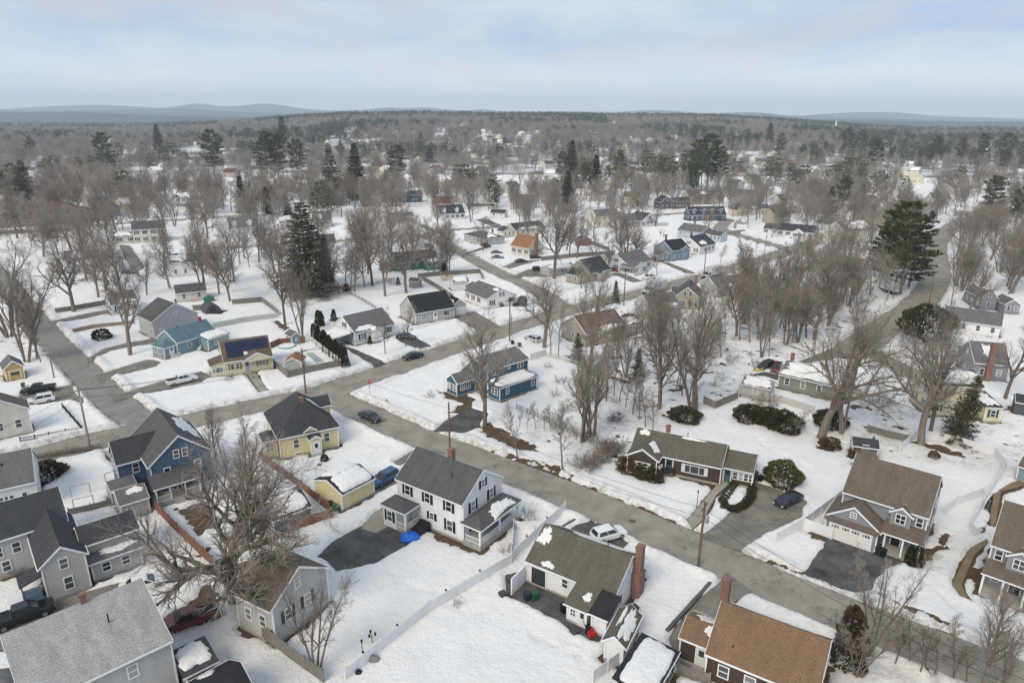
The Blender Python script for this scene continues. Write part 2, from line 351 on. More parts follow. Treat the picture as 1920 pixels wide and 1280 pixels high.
pave('driveway', [('n2', 590, 430), ('n2', 650, 360), ('n2', 720, 310), ('n2', 745, 400), ('n2', 660, 450)], CON)
pave('driveway', [('n2', 610, 235), ('n2', 650, 215), ('n2', 770, 165), ('n2', 850, 60), ('n2', 860, 130), ('n2', 700, 230), ('n2', 640, 255)], MIDA)
pave('driveway', [('n2', 850, 60), (800, 845), (832, 850), ('n2', 870, 120)], MIDA)
pave('driveway', [('n3', 330, 440), ('n3', 430, 400), ('n3', 560, 455), ('n3', 640, 520), ('n3', 560, 560), ('n3', 350, 470)], DRK)
pave('driveway', [('n3', 870, 1030), ('n3', 1000, 870), ('n3', 1120, 740), ('n3', 1160, 690), ('n3', 1300, 790), ('n3', 1190, 850), ('n3', 990, 1120), ('n3', 900, 1180)], MIDA)
pave('driveway', [('n3', 900, 1160), ('n3', 1000, 1100), ('n3', 1060, 1150), ('n3', 1060, 1270), ('n3', 920, 1230)], MIDA)
pave('patio', [('n3', -20, 700), ('n3', 90, 680), ('n3', 360, 860), ('n3', 380, 960), ('n3', 490, 1030), ('n3', 470, 1050), ('n3', 300, 970), ('n3', 150, 880), ('n3', -10, 800)], DRK)
pave('driveway', [('n8', 890, 1015), ('n8', 960, 1030), ('n8', 1110, 1090), ('n8', 1235, 1140), ('n8', 1200, 1230), (1450, 990), (1385, 1030), (1320, 1005), (1370, 965), (1403, 940)], MIDA)
pave('walkway', [('n8', 690, 990), ('n8', 760, 1000), ('n8', 640, 1110), (1320, 970), (1300, 990), (1290, 975)], CON)
pave('driveway', [('n4', 345, 500), ('n4', 600, 590), ('n4', 740, 600), ('n4', 620, 650), ('n4', 555, 760), ('n4', 480, 800), ('n4', 200, 690)], DRK)
pave('driveway', [('n7', 150, 810), ('n7', 300, 735), ('n7', 400, 770), ('n7', 330, 850), ('n7', 215, 905), ('n7', 60, 880)], DRK)
pave('driveway', [('n5', 830, 700), ('n5', 1100, 620), ('n5', 1330, 560), ('n5', 1400, 590), ('n5', 1330, 635), ('n5', 900, 720), ('n5', 780, 760), ('n5', 740, 700)], MIDA)
pave('driveway', [('n5', 640, 585), ('n5', 990, 478), ('n5', 1070, 500), ('n5', 1020, 530), ('n5', 730, 600), ('n5', 690, 630)], MIDA)
pave('driveway', [('n5', 590, 470), ('n5', 700, 410), ('n5', 850, 370), ('n5', 1050, 335), ('n5', 1050, 365), ('n5', 720, 425), ('n5', 650, 460), ('n5', 600, 500)], MIDA)
pave('driveway', [('n5', 330, 225), ('n5', 640, 160), ('n5', 720, 150), ('n5', 700, 180), ('n5', 360, 245)], MIDA)
pave('driveway', [('n5', 140, 720), ('n5', 340, 680), ('n5', 470, 650), ('n5', 560, 780), ('n5', 480, 740), ('n5', 380, 760), ('n5', 180, 790)], MIDA)
pave('driveway', [('n6', 735, 325), ('n6', 800, 340), ('n6', 1000, 430), ('n6', 940, 455), ('n6', 860, 400)], DRK)
pave('driveway', [('n6', 1075, 265), ('n6', 1190, 255), ('n6', 1310, 320), ('n6', 1230, 340)], DRK)
pave('driveway', [('m4', 525, 1010), ('m4', 680, 980), ('m4', 860, 1085), ('m4', 720, 1125)], MIDA)
pave('driveway', [('n1', -60, 965), ('n1', 250, 860), ('n1', 640, 745), ('n1', 690, 800), ('n1', 470, 900), ('n1', 200, 1040), ('n1', -60, 1115)], MIDA)
MELT.append(xy([('n1', 890, 930), ('n1', 1020, 840), ('n1', 1110, 740), ('n1', 1150, 730), ('n1', 1200, 850), ('n1', 1180, 900), ('n1', 1000, 990), ('n1', 930, 960)]))
pave('walkway', [('n5', 690, 1090), ('n5', 740, 1085), ('n5', 870, 1220), ('n5', 830, 1240)], CON)
pave('walkway', [('n6', 80, 500), ('n6', 130, 490), ('n6', 220, 610), ('n6', 175, 630)], CON)
pave('walkway', [('n4', 1010, 740), ('n4', 1100, 560), ('n4', 1190, 505), ('n4', 1190, 530), ('n4', 1120, 600), ('n4', 1060, 740), ('n4', 1100, 830), ('n4', 1060, 810)], roadmat('walk_gravel', (0.22, 0.16, 0.10), False))
pave('walkway', [('n4', 1215, 420), ('n4', 1240, 260), ('n4', 1330, 195), ('n4', 1400, 180), ('n4', 1400, 210), ('n4', 1280, 250), ('n4', 1240, 420)], roadmat('walk_gravel', (0.22, 0.16, 0.10), False))
pave('driveway', [('m4', 590, 550), ('m4', 700, 510), ('m4', 770, 490), ('m4', 760, 500), ('m4', 620, 545)], MIDA)
pave('driveway', [('m4', 880, 650), ('m4', 1000, 600), ('m4', 1180, 590), ('m4', 1060, 625), ('m4', 930, 660)], MIDA)
pave('driveway', [('m4', 960, 720), ('m4', 1090, 660), ('m4', 1250, 690), ('m4', 1240, 720), ('m4', 1060, 725)], MIDA)
pave('driveway', [('m5', 265, 695), ('m5', 340, 690), ('m5', 500, 750), ('m5', 440, 765)], MIDA)
pave('driveway', [('m5', 640, 610), ('m5', 690, 610), ('m5', 900, 690), ('m5', 860, 700)], MIDA)
pave('driveway', [('m4', 700, 290), ('m4', 760, 285), ('m4', 850, 320), ('m4', 890, 340), ('m4', 830, 345)], MIDA)
pave('driveway', [('m4', 270, 330), ('m4', 300, 325), ('m4', 430, 385), ('m4', 380, 395)], MIDA)
pave('driveway', [('m5', 1180, 372), ('m5', 1270, 365), ('m5', 1190, 400), ('m5', 1130, 395)], MIDA)
pave('driveway', [('m2', 900, 480), ('m2', 970, 485), ('m2', 1080, 640), ('m2', 1010, 700), ('m2', 960, 600)], MIDA)
pave('driveway', [('m1', 200, 640), ('m1', 400, 560), ('m1', 480, 560), ('m1', 520, 600), ('m1', 330, 630), ('m1', 230, 650)], MIDA)
pave('driveway', [('m1', 820, 420), ('m1', 900, 395), ('m1', 960, 420), ('m1', 900, 435)], MIDA)
pave('driveway', [('n8', 900, 300), ('n8', 980, 280), ('n8', 1060, 300), ('n8', 1050, 330), ('n8', 990, 310)], DRK)
pave('driveway', [('n6', 1060, 1090), ('n6', 1130, 1060), ('n6', 1180, 1020), ('n6', 1200, 1040), ('n6', 1100, 1110)], MIDA)
ln = MB(); a = G(('n5', 700, 945)); b = G(('n5', 833, 910)); d = (b - a).normalized(); n_ = Vector((-d.y, d.x, 0)) * 0.16; up = Vector((0, 0, 0.034))
ln.poly([a - n_ + up, b - n_ + up, b + n_ + up, a + n_ + up])
struct(ln.obj('road_stop_line', pm('line_paint', (0.6, 0.6, 0.58), 0.8, 0.3, 3)))
# worn brown turf where the snow has gone
for pts in ([('n7', 330, 850), ('n7', 420, 830), ('n7', 560, 900), ('n7', 690, 960), ('n7', 750, 1010), ('n7', 690, 1025), ('n7', 560, 985), ('n7', 420, 920)],
            [('n7', 400, 985), ('n7', 600, 1040), ('n7', 850, 1110), ('n7', 1020, 1185), ('n7', 1010, 1200), ('n7', 820, 1140), ('n7', 560, 1065)],
            [('n3', 0, 45), ('n3', 170, 110), ('n3', 420, 210), ('n3', 640, 300), ('n3', 900, 400), ('n3', 890, 412), ('n3', 600, 300), ('n3', 300, 190), ('n3', 0, 70)],
            [('n2', 960, 460), ('n2', 1120, 520), ('n2', 1240, 540), ('n2', 1180, 565), ('n2', 1050, 520), ('n2', 980, 490)],
            [('n4', 850, 590), ('n4', 980, 450), ('n4', 975, 520), ('n4', 920, 560), ('n4', 860, 605)],
            [('n8', 440, 960), ('n8', 660, 1020), ('n8', 640, 1060), ('n8', 430, 990)],
            [('n7', 90, 620), ('n7', 260, 640), ('n7', 320, 680), ('n7', 300, 740), ('n7', 200, 770), ('n7', 160, 760), ('n7', 240, 700), ('n7', 110, 650)],
            [('n6', 190, 1030), ('n6', 290, 1020), ('n6', 310, 1080), ('n6', 210, 1070)],
            [('n1', 1000, 400), ('n1', 960, 330), ('n1', 1120, 300), ('n1', 1190, 420), ('n1', 1090, 470)],
            [('n8', 1300, 690), ('n8', 1400, 720), ('n8', 1470, 780), ('n8', 1420, 805), ('n8', 1340, 780)],
            [('n4', 170, 430), ('n4', 330, 490), ('n4', 310, 510), ('n4', 180, 445)],
            [('n4', 0, 600), ('n4', 180, 675), ('n4', 170, 690), ('n4', 0, 620)],
            [('m1', 960, 1150), ('m1', 1200, 1210), ('m1', 1330, 1270), ('m1', 1300, 1280), ('m1', 950, 1170)],
            [('n7', 920, 370), ('n7', 1010, 420), ('n7', 1140, 490), ('n7', 1400, 570), ('n7', 1330, 570), ('n7', 1080, 490), ('n7', 960, 420)],
            [('n4', 1100, 700), ('n4', 1190, 600), ('n4', 1200, 760), ('n4', 1280, 870), ('n4', 1200, 800)],
            [('n5', 640, 440), ('n5', 800, 380), ('n5', 900, 380), ('n5', 700, 430)],
            [('n6', 250, 150), ('n6', 300, 145), ('n6', 370, 200), ('n6', 330, 215)],
            [('m6', 820, 950), ('m6', 960, 990), ('m6', 980, 1020), ('m6', 880, 1000)],
            [('n8', 20, 930), ('n8', 150, 950), ('n8', 290, 1010), ('n8', 180, 1000)],
            [('n4', 560, 770), ('n4', 700, 830), ('n4', 1000, 960), ('n4', 990, 975), ('n4', 700, 850)]):
    MELT.append(xy(pts))
# ------------------------------------------------------------------ buildings
WOODS = [xy([(985, 815), (1090, 875), (1165, 850), (1215, 790), (1290, 770), (1400, 735), (1500, 690), (1600, 610), (1650, 550), (1600, 470), (1450, 520), (1300, 590), (1140, 640), (1060, 690), (1120, 700), (1200, 720), (1130, 790)]),
         xy([(1560, 1150), (1700, 1210), (1920, 1280), (1900, 1320), (1600, 1290)]), xy([(1560, 830), (1640, 850), (1800, 870), (1920, 880), (1920, 760), (1700, 720), (1600, 760)]), xy([(0, 470), (60, 600), (120, 700), (0, 640)]),
         xy([(300, 960), (480, 1010), (560, 1080), (440, 1160), (330, 1040)])]
def winmesh(w, h, style):
    key = ('win', w, h, style)
    if key in MATS: return MATS[key]
    f = 0.10; b = MB()
    xs = [-w / 2, -w / 2 + f, w / 2 - f, w / 2]; zs = [-h / 2, -h / 2 + f, -0.035, 0.035, h / 2 - f, h / 2]; holes = {(1, 1), (1, 3)}
    if style == 'grid': xs = [-w / 2, -w / 2 + f, -0.04, 0.04, w / 2 - f, w / 2]; holes = {(1, 1), (1, 3), (3, 1), (3, 3)}
    if style == 'single': zs = [-h / 2, -h / 2 + f, h / 2 - f, h / 2]; holes = {(1, 1)}
    if style == 'wide': xs = [-w / 2, -w / 2 + f, -w * .22, -w * .22 + .07, w * .22 - .07, w * .22, w / 2 - f, w / 2]; zs = [-h / 2, -h / 2 + f, h / 2 - f, h / 2]; holes = {(1, 1), (3, 1), (5, 1)}
    nx, nz = len(xs), len(zs)
    for y in (-0.07, 0.01): b.v += [(x, y, z) for z in zs for x in xs]
    o = nx * nz; solid = {(i, j) for i in range(nx - 1) for j in range(nz - 1)} - holes
    for (i, j) in solid:
        a = j * nx + i; b.f += [(a, a + 1, a + nx + 1, a + nx)]
        for (di, dj, p, q) in ((-1, 0, a, a + nx), (1, 0, a + nx + 1, a + 1), (0, -1, a + 1, a), (0, 1, a + nx, a + nx + 1)):
            if (i + di, j + dj) not in solid: b.f.append((p, q, q + o, p + o))
    fr = b.mesh('window', TRIM())
    p = MB().poly([(-w / 2 + .02, -0.03, -h / 2 + .02), (w / 2 - .02, -0.03, -h / 2 + .02), (w / 2 - .02, -0.03, h / 2 - .02), (-w / 2 + .02, -0.03, h / 2 - .02)])
    MATS[key] = (fr, p.mesh('pane', glassmat())); return MATS[key]
def shutmesh(h, col):
    key = ('shut', h, col)
    if key not in MATS:
        m = pm('shutter_%s' % (str(col)), col, 0.6, 0.1)
        MATS[key] = MB().box(-0.19, 0.19, -0.06, 0.0, -h / 2, h / 2).mesh('shutter', m)
    return MATS[key]
BLK = (0.012, 0.015, 0.018)
class House:
    def __init__(s, label, A, B, z, D, wall='white', roof='grey', name='house', cat='house', oh=0.32, lod=0, W=None, group=None, trim=True):
        a = G(A, z); b = G(B, z); s.u = (b - a).xy.normalized(); s.W = (b - a).xy.length if W is None else W
        if isinstance(D, tuple):
            c = G(D, z) - b if len(D) < 4 else G(D[:3], z) - a
            D = abs(c.x * -s.u.y + c.y * s.u.x)
        s.D = D; s.z = z; s.wall = wall; s.roof = roof; s.oh = oh; s.lod = lod; s.trim = trim and lod == 0
        s.ang = math.atan2(s.u.y, s.u.x); s.root = thing(name, label, cat, (a.x, a.y, 0), s.ang, group); s.o = a
        s.vols = []
    def w(s, x, y): return (s.o.x + s.u.x * x - s.u.y * y, s.o.y + s.u.y * x + s.u.x * y)
    def vol(s, x0, x1, y0, y1, ze, roof='gx', rise=2.5, wall=None, roofm=None, zb=None, ridge=0.5, nm='', oh=None, open_=False, z0=0.0, foot=True, t=0.17, hipk=1.0):
        oh = s.oh if oh is None else oh; wm = WM(wall or s.wall); rm = RM(roofm or s.roof); R = s.root; og = 0.14 if roof in ('gx', 'gy') else oh
        if roof == 'gx': X0, X1, Y0, Y1 = x0 + og, x1 - og, y0 + oh, y1 - oh
        elif roof == 'gy': X0, X1, Y0, Y1 = x0 + oh, x1 - oh, y0 + og, y1 - og
        else: X0, X1, Y0, Y1 = x0 + oh, x1 - oh, y0 + oh, y1 - oh
        v = dict(x0=X0, x1=X1, y0=Y0, y1=Y1, z=ze, roof=roof, rx0=x0, rx1=x1, ry0=y0, ry1=y1, rise=rise, zb=ze if zb is None else zb, ridge=ridge)
        if foot: FOOT.append([s.w(X0, Y0), s.w(X1, Y0), s.w(X1, Y1), s.w(X0, Y1)])
        zb = v['zb']; rb = MB(); wb = MB(); wn = nm + 'wall'; rn = nm + 'roof'
        if roof in ('gx', 'gy'):
            (e0, e1, l0, l1, a0, a1, w0, w1) = (y0, y1, x0, x1, X0, X1, Y0, Y1) if roof == 'gx' else (x0, x1, y0, y1, Y0, Y1, X0, X1)
            m = e0 + (e1 - e0) * ridge; zr = max(ze, zb) + rise; ax = 'x' if roof == 'gx' else 'y'
            zat = lambda q: ze + (zr - ze) * (q - e0) / (m - e0) if q < m else zb + (zr - zb) * (e1 - q) / (e1 - m)
            rb.prism([(e0, ze), (m, zr), (e1, zb), (e1, zb - t), (m, zr - t * 1.15), (e0, ze - t)], l0, l1, ax)
            if not open_: wb.prism([(w0, z0), (w1, z0), (w1, zat(w1) - t), (m, zr - t * 1.3), (w0, zat(w0) - t)], a0, a1, ax)
            v['zr'] = zr; v['m'] = m
            r = rb.obj(rn, rm, R, uv=True)
            if s.trim:
                for e, d in ((l0, -0.035), (l1, 0.035)):
                    MB().prism([(e0 - .02, ze + .02), (m, zr + .02), (e1 + .02, zb + .02), (e1 + .02, zb - t - .05), (m, zr - t * 1.15 - .07), (e0 - .02, ze - t - .05)], e, e + d, ax).obj('rake_trim', TRIM(), r)
                for q, zz_ in ((e0, ze), (e1, zb)):
                    sgn = -1 if q == e0 else 1
                    bb = MB(); p0, p1 = sorted((q + sgn * 0.02, q + sgn * 0.10))
                    bb.box(l0 + .01, l1 - .01, p0, p1, zz_ - t - .03, zz_ - 0.03) if ax == 'x' else bb.box(p0, p1, l0 + .01, l1 - .01, zz_ - t - .03, zz_ - 0.03)
                    bb.obj('gutter', TRIM(), r)
        elif roof == 'hip':
            w_, d_ = x1 - x0, y1 - y0; k = min(w_, d_) / 2 * hipk; zr = ze + rise
            if w_ >= d_: p, q = (x0 + k, (y0 + y1) / 2, zr), (x1 - k, (y0 + y1) / 2, zr)
            else: p, q = ((x0 + x1) / 2, y0 + k, zr), ((x0 + x1) / 2, y1 - k, zr)
            if (Vector(p) - Vector(q)).length < 0.2: q = (q[0] + .1, q[1] + .1, q[2])
            c = [(x0, y0), (x1, y0), (x1, y1), (x0, y1)]
            rb.v = [(*e, ze) for e in c] + [(*e, ze - t) for e in c] + [p, q]
            sl = [(0, 1, 9, 8), (1, 2, 9), (2, 3, 8, 9), (3, 0, 8)] if w_ >= d_ else [(0, 1, 8), (1, 2, 9, 8), (2, 3, 9), (3, 0, 8, 9)]
            rb.f = sl + [(0, 4, 5, 1), (1, 5, 6, 2), (2, 6, 7, 3), (3, 7, 4, 0), (7, 6, 5, 4)]
            if not open_: wb.box(X0, X1, Y0, Y1, z0, ze - t + .01)
            v['zr'] = zr; r = rb.obj(rn, rm, R, uv=True)
            if s.trim:
                for bx in ((x0 - .03, x1 + .03, y0 - .05, y0 - .003), (x1 + .003, x1 + .05, y0 + .01, y1 - .01), (x0 - .05, x0 - .003, y0 + .01, y1 - .01)):
                    MB().box(*bx, ze - t - .02, ze - .02).obj('fascia', TRIM(), r)
        else:  # shed sloping to the front ('sf'), left ('sl'), right ('sr'), back ('sb'); flat when rise is small
            zz4 = {'sf': (0, 0, 1, 1), 'sb': (1, 1, 0, 0), 'sl': (0, 1, 1, 0), 'sr': (1, 0, 0, 1)}[roof]
            c = [(x0, y0), (x1, y0), (x1, y1), (x0, y1)]
            rb.v = [(*e, ze + rise * k) for e, k in zip(c, zz4)] + [(*e, ze + rise * k - t) for e, k in zip(c, zz4)]
            rb.f = [(0, 1, 2, 3), (7, 6, 5, 4), (0, 4, 5, 1), (1, 5, 6, 2), (2, 6, 7, 3), (3, 7, 4, 0)]
            if not open_:
                ci = [(X0, Y0), (X1, Y0), (X1, Y1), (X0, Y1)]
                def zq(x, y):
                    f = {'sf': (y - y0) / (y1 - y0), 'sb': (y1 - y) / (y1 - y0), 'sl': (x - x0) / (x1 - x0), 'sr': (x1 - x) / (x1 - x0)}[roof]
                    return ze + rise * f - t + .01
                wb.v = [(*e, z0) for e in ci] + [(*e, zq(*e)) for e in ci]
                wb.f = [(3, 2, 1, 0), (4, 5, 6, 7), (0, 1, 5, 4), (1, 2, 6, 5), (2, 3, 7, 6), (3, 0, 4, 7)]
            v['zr'] = ze + rise; r = rb.obj(rn, rm, R, uv=True)
            if s.trim:
                for bx in ((x0 - .04, x1 + .04, y0 - .05, y0 - .003),):
                    if roof in ('sf',): MB().box(*bx, ze - t - .02, ze - .02).obj('fascia', TRIM(), r)
        v['o'] = r
        if not open_: v['wo'] = wb.obj(wn, wm, R, uv=True)
        if s.lod == 0 and not open_ and foot:
            v['f'] = MB().box(X0 - .05, X1 + .05, Y0 - .05, Y1 + .05, -0.1, 0.32).obj('foundation', CONC(), R)
            if s.trim and wall != 'brick':
                for (cx, cy) in ((X0, Y0), (X1, Y0), (X1, Y1), (X0, Y1)):
                    hz_ = ze - t - .02
                    MB().box(cx - .07, cx + .07, cy - .07, cy + .07, 0.33, hz_).obj('corner_board', TRIM(), R)
        s.vols.append(v); return v
    def side(s, v, sd, f, off=0.0):
        if sd == 'f': return (v['x0'] + (v['x1'] - v['x0']) * f, v['y0'] - off), 0.0
        if sd == 'b': return (v['x0'] + (v['x1'] - v['x0']) * f, v['y1'] + off), math.pi
        if sd == 'r': return (v['x1'] + off, v['y0'] + (v['y1'] - v['y0']) * f), math.pi / 2
        return (v['x0'] - off, v['y0'] + (v['y1'] - v['y0']) * f), -math.pi / 2
    def win(s, v, sd, fs, zc, w=0.95, h=1.45, shut=None, style='dh'):
        w = round(w, 2); h = round(h, 2)
        fr, pa = winmesh(w, h, style)
        for f in (fs if isinstance(fs, (list, tuple)) else (fs,)):
            (x, y), rz = s.side(v, sd, f, 0.004)
            o = ob('window', fr, s.root, (x, y, zc), rz); ob('pane', pa, o)
            if shut:
                for k in (-1, 1): ob('shutter', shutmesh(h, shut), o, (k * (w / 2 + .2), 0, 0))
    def door(s, v, sd, f, w=0.95, h=2.1, col=(0.6, 0.6, 0.58), z0=0.35, kind='door', frame=True):
        key = ('door', w, h, col, kind)
        if key not in MATS:
            m = pm('door_%s' % str(col), col, 0.5, 0.06); b = MB()
            if kind == 'garage_door':
                b.box(-w / 2, w / 2, -0.05, 0.02, 0, h)
                for k in range(1, 4): b.box(-w / 2 + .06, w / 2 - .06, -0.075, -0.045, h * k / 4 - h / 4 + .05, h * k / 4 - .05)
                b.box(-w / 2 + .06, w / 2 - .06, -0.075, -0.045, h * .75 + .05, h - .05)
            else:
                b.box(-w / 2, w / 2, -0.05, 0.02, 0, h); b.box(-w / 2 + .15, w / 2 - .15, -0.07, -0.04, .2, h * .45)
            fm = MB().box(-w / 2 - .13, -w / 2, -0.08, 0.01, 0, h + .13).box(w / 2, w / 2 + .13, -0.08, 0.01, 0, h + .13).box(-w / 2, w / 2, -0.08, 0.01, h + .001, h + .13)
            MATS[key] = (b.mesh(kind, m), fm.mesh('door_frame', TRIM()))
        dm, fm = MATS[key]; (x, y), rz = s.side(v, sd, f, 0.004); o = ob(kind, dm, s.root, (x, y, z0), rz)
        if frame: ob('door_frame', fm, o)
        if kind == 'door' and s.lod == 0:
            ob('door_window', MB().poly([(-w / 2 + .2, -.075, h * .55), (w / 2 - .2, -.075, h * .55), (w / 2 - .2, -.075, h - .2), (-w / 2 + .2, -.075, h - .2)]).mesh('door_window', glassmat()), o)
            if z0 > 0.2: MB().box(x - .7, x + .7, y - 1.2, y - .01, 0, z0 - .12).obj('step', CONC(), s.root) if sd == 'f' else None
        if kind == 'garage_door' and s.lod == 0 and w > 3:
            for k in range(4):
                for j in range(3):
                    xx = -w / 2 + w * (k + .5) / 4 + (j - 1) * .3
                    ob('door_window', MB().poly([(xx - .11, -.08, h * .80), (xx + .11, -.08, h * .80), (xx + .11, -.08, h * .95), (xx - .11, -.08, h * .95)]).mesh('door_window', glassmat()), o)
        return o
    def chimney(s, x, y, w, d, z0, z1, mat=None, pot=True, v=None):
        b = MB().box(x - w / 2, x + w / 2, y - d / 2, y + d / 2, z0, z1).box(x - w / 2 - .06, x + w / 2 + .06, y - d / 2 - .06, y + d / 2 + .06, z1 - .25, z1 - .1)
        p = (v or s.vols[0])['o']; o = b.obj('chimney', mat or BRICK(), p, uv=True)
    def vent(s, x, y, z0, z1, r=0.06):
        MB().cyl((x, y, z0), (x, y, z1), r, n=8).obj('vent_pipe', pm('pipe_black', (0.02, 0.02, 0.02), 0.6), s.vols[0]['o'])
    def snow(s, v, slope, s0, s1, t0, t1, th=0.13, seed=0, pw=4.0, wob=0.10):
        if pw < 5: th *= .6; wob = max(wob, .17)
        """snow lying on one slope: s along the eave, t from eave (0) up to ridge (1)"""
        rs = random.Random(seed * 31 + len(s.vols)); R = v['roof']; e0, e1, f0, f1 = v['rx0'], v['rx1'], v['ry0'], v['ry1']; ze = v['z']; zr = v['zr']; zb = v['zb']
        def P(a, t, hgt_):
            if R == 'gx':
                m = v['m']; x = e0 + (e1 - e0) * a
                y, z = (f0 + (m - f0) * t, ze + (zr - ze) * t) if slope == 'f' else (f1 + (m - f1) * t, zb + (zr - zb) * t)
            elif R == 'gy':
                m = v['m']; y = f0 + (f1 - f0) * a
                x, z = (e0 + (m - e0) * t, ze + (zr - ze) * t) if slope == 'l' else (e1 + (m - e1) * t, zb + (zr - zb) * t)
            elif R == 'hip':
                k = min(e1 - e0, f1 - f0) / 2
                if slope in 'fb':
                    dd = (f1 - f0) / 2 if (e1 - e0) >= (f1 - f0) else k
                    ins = k * t; x = e0 + ins + (e1 - e0 - 2 * ins) * a; y = f0 + dd * t if slope == 'f' else f1 - dd * t
                else:
                    ins = k * t; y = f0 + ins + (f1 - f0 - 2 * ins) * a; dd = k if (e1 - e0) >= (f1 - f0) else (e1 - e0) / 2
                    x = e0 + dd * t if slope == 'l' else e1 - dd * t
                z = ze + (zr - ze) * t
            else:
                x = e0 + (e1 - e0) * a; y = f0 + (f1 - f0) * t
                z = ze + (zr - ze) * {'sf': t, 'sb': 1 - t, 'sl': a, 'sr': 1 - a}[R]
            return (x, y, z + hgt_)
        n = 64; b = MB(); ph = [rs.uniform(0, 6.28) for _ in range(4)]; cs, ct = (s0 + s1) / 2, (t0 + t1) / 2; hs, ht = (s1 - s0) / 2, (t1 - t0) / 2
        for ri, (k, hh) in enumerate(((1.0, 0.006), (0.95, th * .75), (0.8, th), (0.4, th * 1.1))):
            for i in range(n):
                a = 2 * math.pi * i / n; c_, s_ = math.cos(a), math.sin(a); r = (abs(c_) ** pw + abs(s_) ** pw) ** (-1 / pw)
                wv = 1 - wob + wob * (0.6 * math.sin(3 * a + ph[0]) + 0.5 * math.sin(5 * a + ph[1]) + 0.4 * math.sin(9 * a + ph[2]) + 0.35 * math.sin(14 * a + ph[3]) + 0.25 * math.sin(23 * a + ph[0]))
                r *= wv * k; aa = min(1, max(0, cs + hs * c_ * r)); tt = min(.995, max(0, ct + ht * s_ * r)); b.v.append(P(aa, tt, hh))
        for ri in range(3):
            for i in range(n): b.f.append((ri * n + i, ri * n + (i + 1) % n, (ri + 1) * n + (i + 1) % n, (ri + 1) * n + i))
        b.f.append(tuple(range(3 * n, 4 * n)))
        b.obj('roof_snow', snowmat(), v['o'], smooth=True)
    def column(s, x, y, z0, z1, r=0.09): MB().box(x - r, x + r, y - r, y + r, z0, z1).obj('porch_column', TRIM(), s.root)
    def rail(s, p, q, z0=0.6, h=0.85, mat=None):
        p = Vector(p); q = Vector(q); L = (q - p).length; o = ob('railing', None, s.root, (p.x, p.y, z0), math.atan2(q.y - p.y, q.x - p.x)); b = MB()
        b.box(0, L, -.04, .04, h - .07, h).box(0, L, -.03, .03, 0.08, 0.14)
        k = 0.0
        while k < L: b.box(k, k + .04, -.02, .02, .12, h - .05); k += .16
        o.data if False else None
        me = b.mesh('railing', mat or TRIM()); ob('baluster_rail', me, o)
    def auto(s, v, floors=1, sides='flr', shut=None, step=2.7, zf=1.75, w=.95, h=1.4):
        for sd in sides:
            Ls = v['x1'] - v['x0'] if sd in 'fb' else v['y1'] - v['y0']; n = max(1, int(Ls / step))
            for fl in range(floors):
                for k in range(n):
                    if random.random() < .1 and n > 2: continue
                    s.win(v, sd, (k + .5) / n, zf + fl * 2.6, w, h, shut)
            if (v['roof'] == 'gx' and sd in 'lr' or v['roof'] == 'gy' and sd in 'fb') and v['rise'] > 2:
                s.win(v, sd, .5, v['z'] + v['rise'] * .32, .8, 1.1, shut)
# ---- white two-storey house with black shutters
h = House('white two-storey house with black shutters and a columned side porch', ('n2', 757, 165), ('n2', 1125, 312), 5.6, ('n2', 1365, 160), 'white', 'mid')
v = h.vol(0, h.W, 0, h.D, 5.6, 'gx', 2.9)
h.win(v, 'f', [.16, .47, .79], 4.45, 1, 1.5, BLK); h.win(v, 'f', .80, 1.75, 1, 1.6, BLK); h.win(v, 'f', .53, 2.05, .8, 1.0, BLK)
h.win(v, 'r', [.24, .72], 4.4, .95, 1.45, BLK); h.win(v, 'r', .5, 6.6, .8, 1.1, BLK); h.win(v, 'r', [.25, .75], 1.8, .95, 1.45, BLK)
p = h.vol(-.3, 4.0, -2.6, 0.25, 3.1, 'hip', .95, roofm='mid', open_=True, foot=False)
FOOT.append([h.w(0, -2.4), h.w(3.9, -2.4), h.w(3.9, 0), h.w(0, 0)])
MB().box(.0, 2.3, -2.35, .2, 0, 2.95).obj('porch_room', WM('white'), h.root, uv=True); MB().box(2.3, 3.85, -2.35, .2, 0, .45).obj('porch_floor', CONC(), h.root)
pv = dict(x0=0, x1=2.3, y0=-2.35, y1=0.2); h.win(pv, 'f', .5, 1.7, .95, 1.5, BLK); h.column(3.75, -2.25, .45, 2.95, .12); h.rail((3.75, -2.25), (3.75, 0), .45); h.rail((2.4, -2.25), (3.7, -2.25), .45)
bb = MB(); bb.v = [(4.3, -2.3, .1), (5.9, -2.3, .1), (5.9, -.05, .1), (4.3, -.05, .1), (4.3, -2.3, .3), (5.9, -2.3, .3), (5.9, -.05, 1.35), (4.3, -.05, 1.35)]
bb.f = [(4, 5, 6, 7), (0, 1, 5, 4), (1, 2, 6, 5), (2, 3, 7, 6), (3, 0, 4, 7), (3, 2, 1, 0)]; bb.obj('bulkhead_door', pm('bulkhead_black', (.012, .012, .013), .5), h.root)
W_, D_ = h.W, h.D
p = h.vol(W_ - .4, W_ + 2.9, -.1, D_ + .1, 3.15, 'hip', 1.0, roofm='mid', open_=True, foot=False); h.snow(p, 'r', .25, .95, .05, .95, .2, 3)
FOOT.append([h.w(W_, .2), h.w(W_ + 2.5, .2), h.w(W_ + 2.5, D_), h.w(W_, D_)])
MB().box(W_ - .1, W_ + 2.6, .15, D_ - .15, 0, .75).obj('porch_floor', pm('porch_grey', (.35, .35, .34), .8), h.root)
for yy in (.25, D_ * .5, D_ - .3): h.column(W_ + 2.45, yy, .7, 3.0, .11)
h.rail((W_ + 2.45, .3), (W_ + 2.45, D_ - .3), .75); h.rail((W_ + .2, .25), (W_ + 2.4, .25), .75)
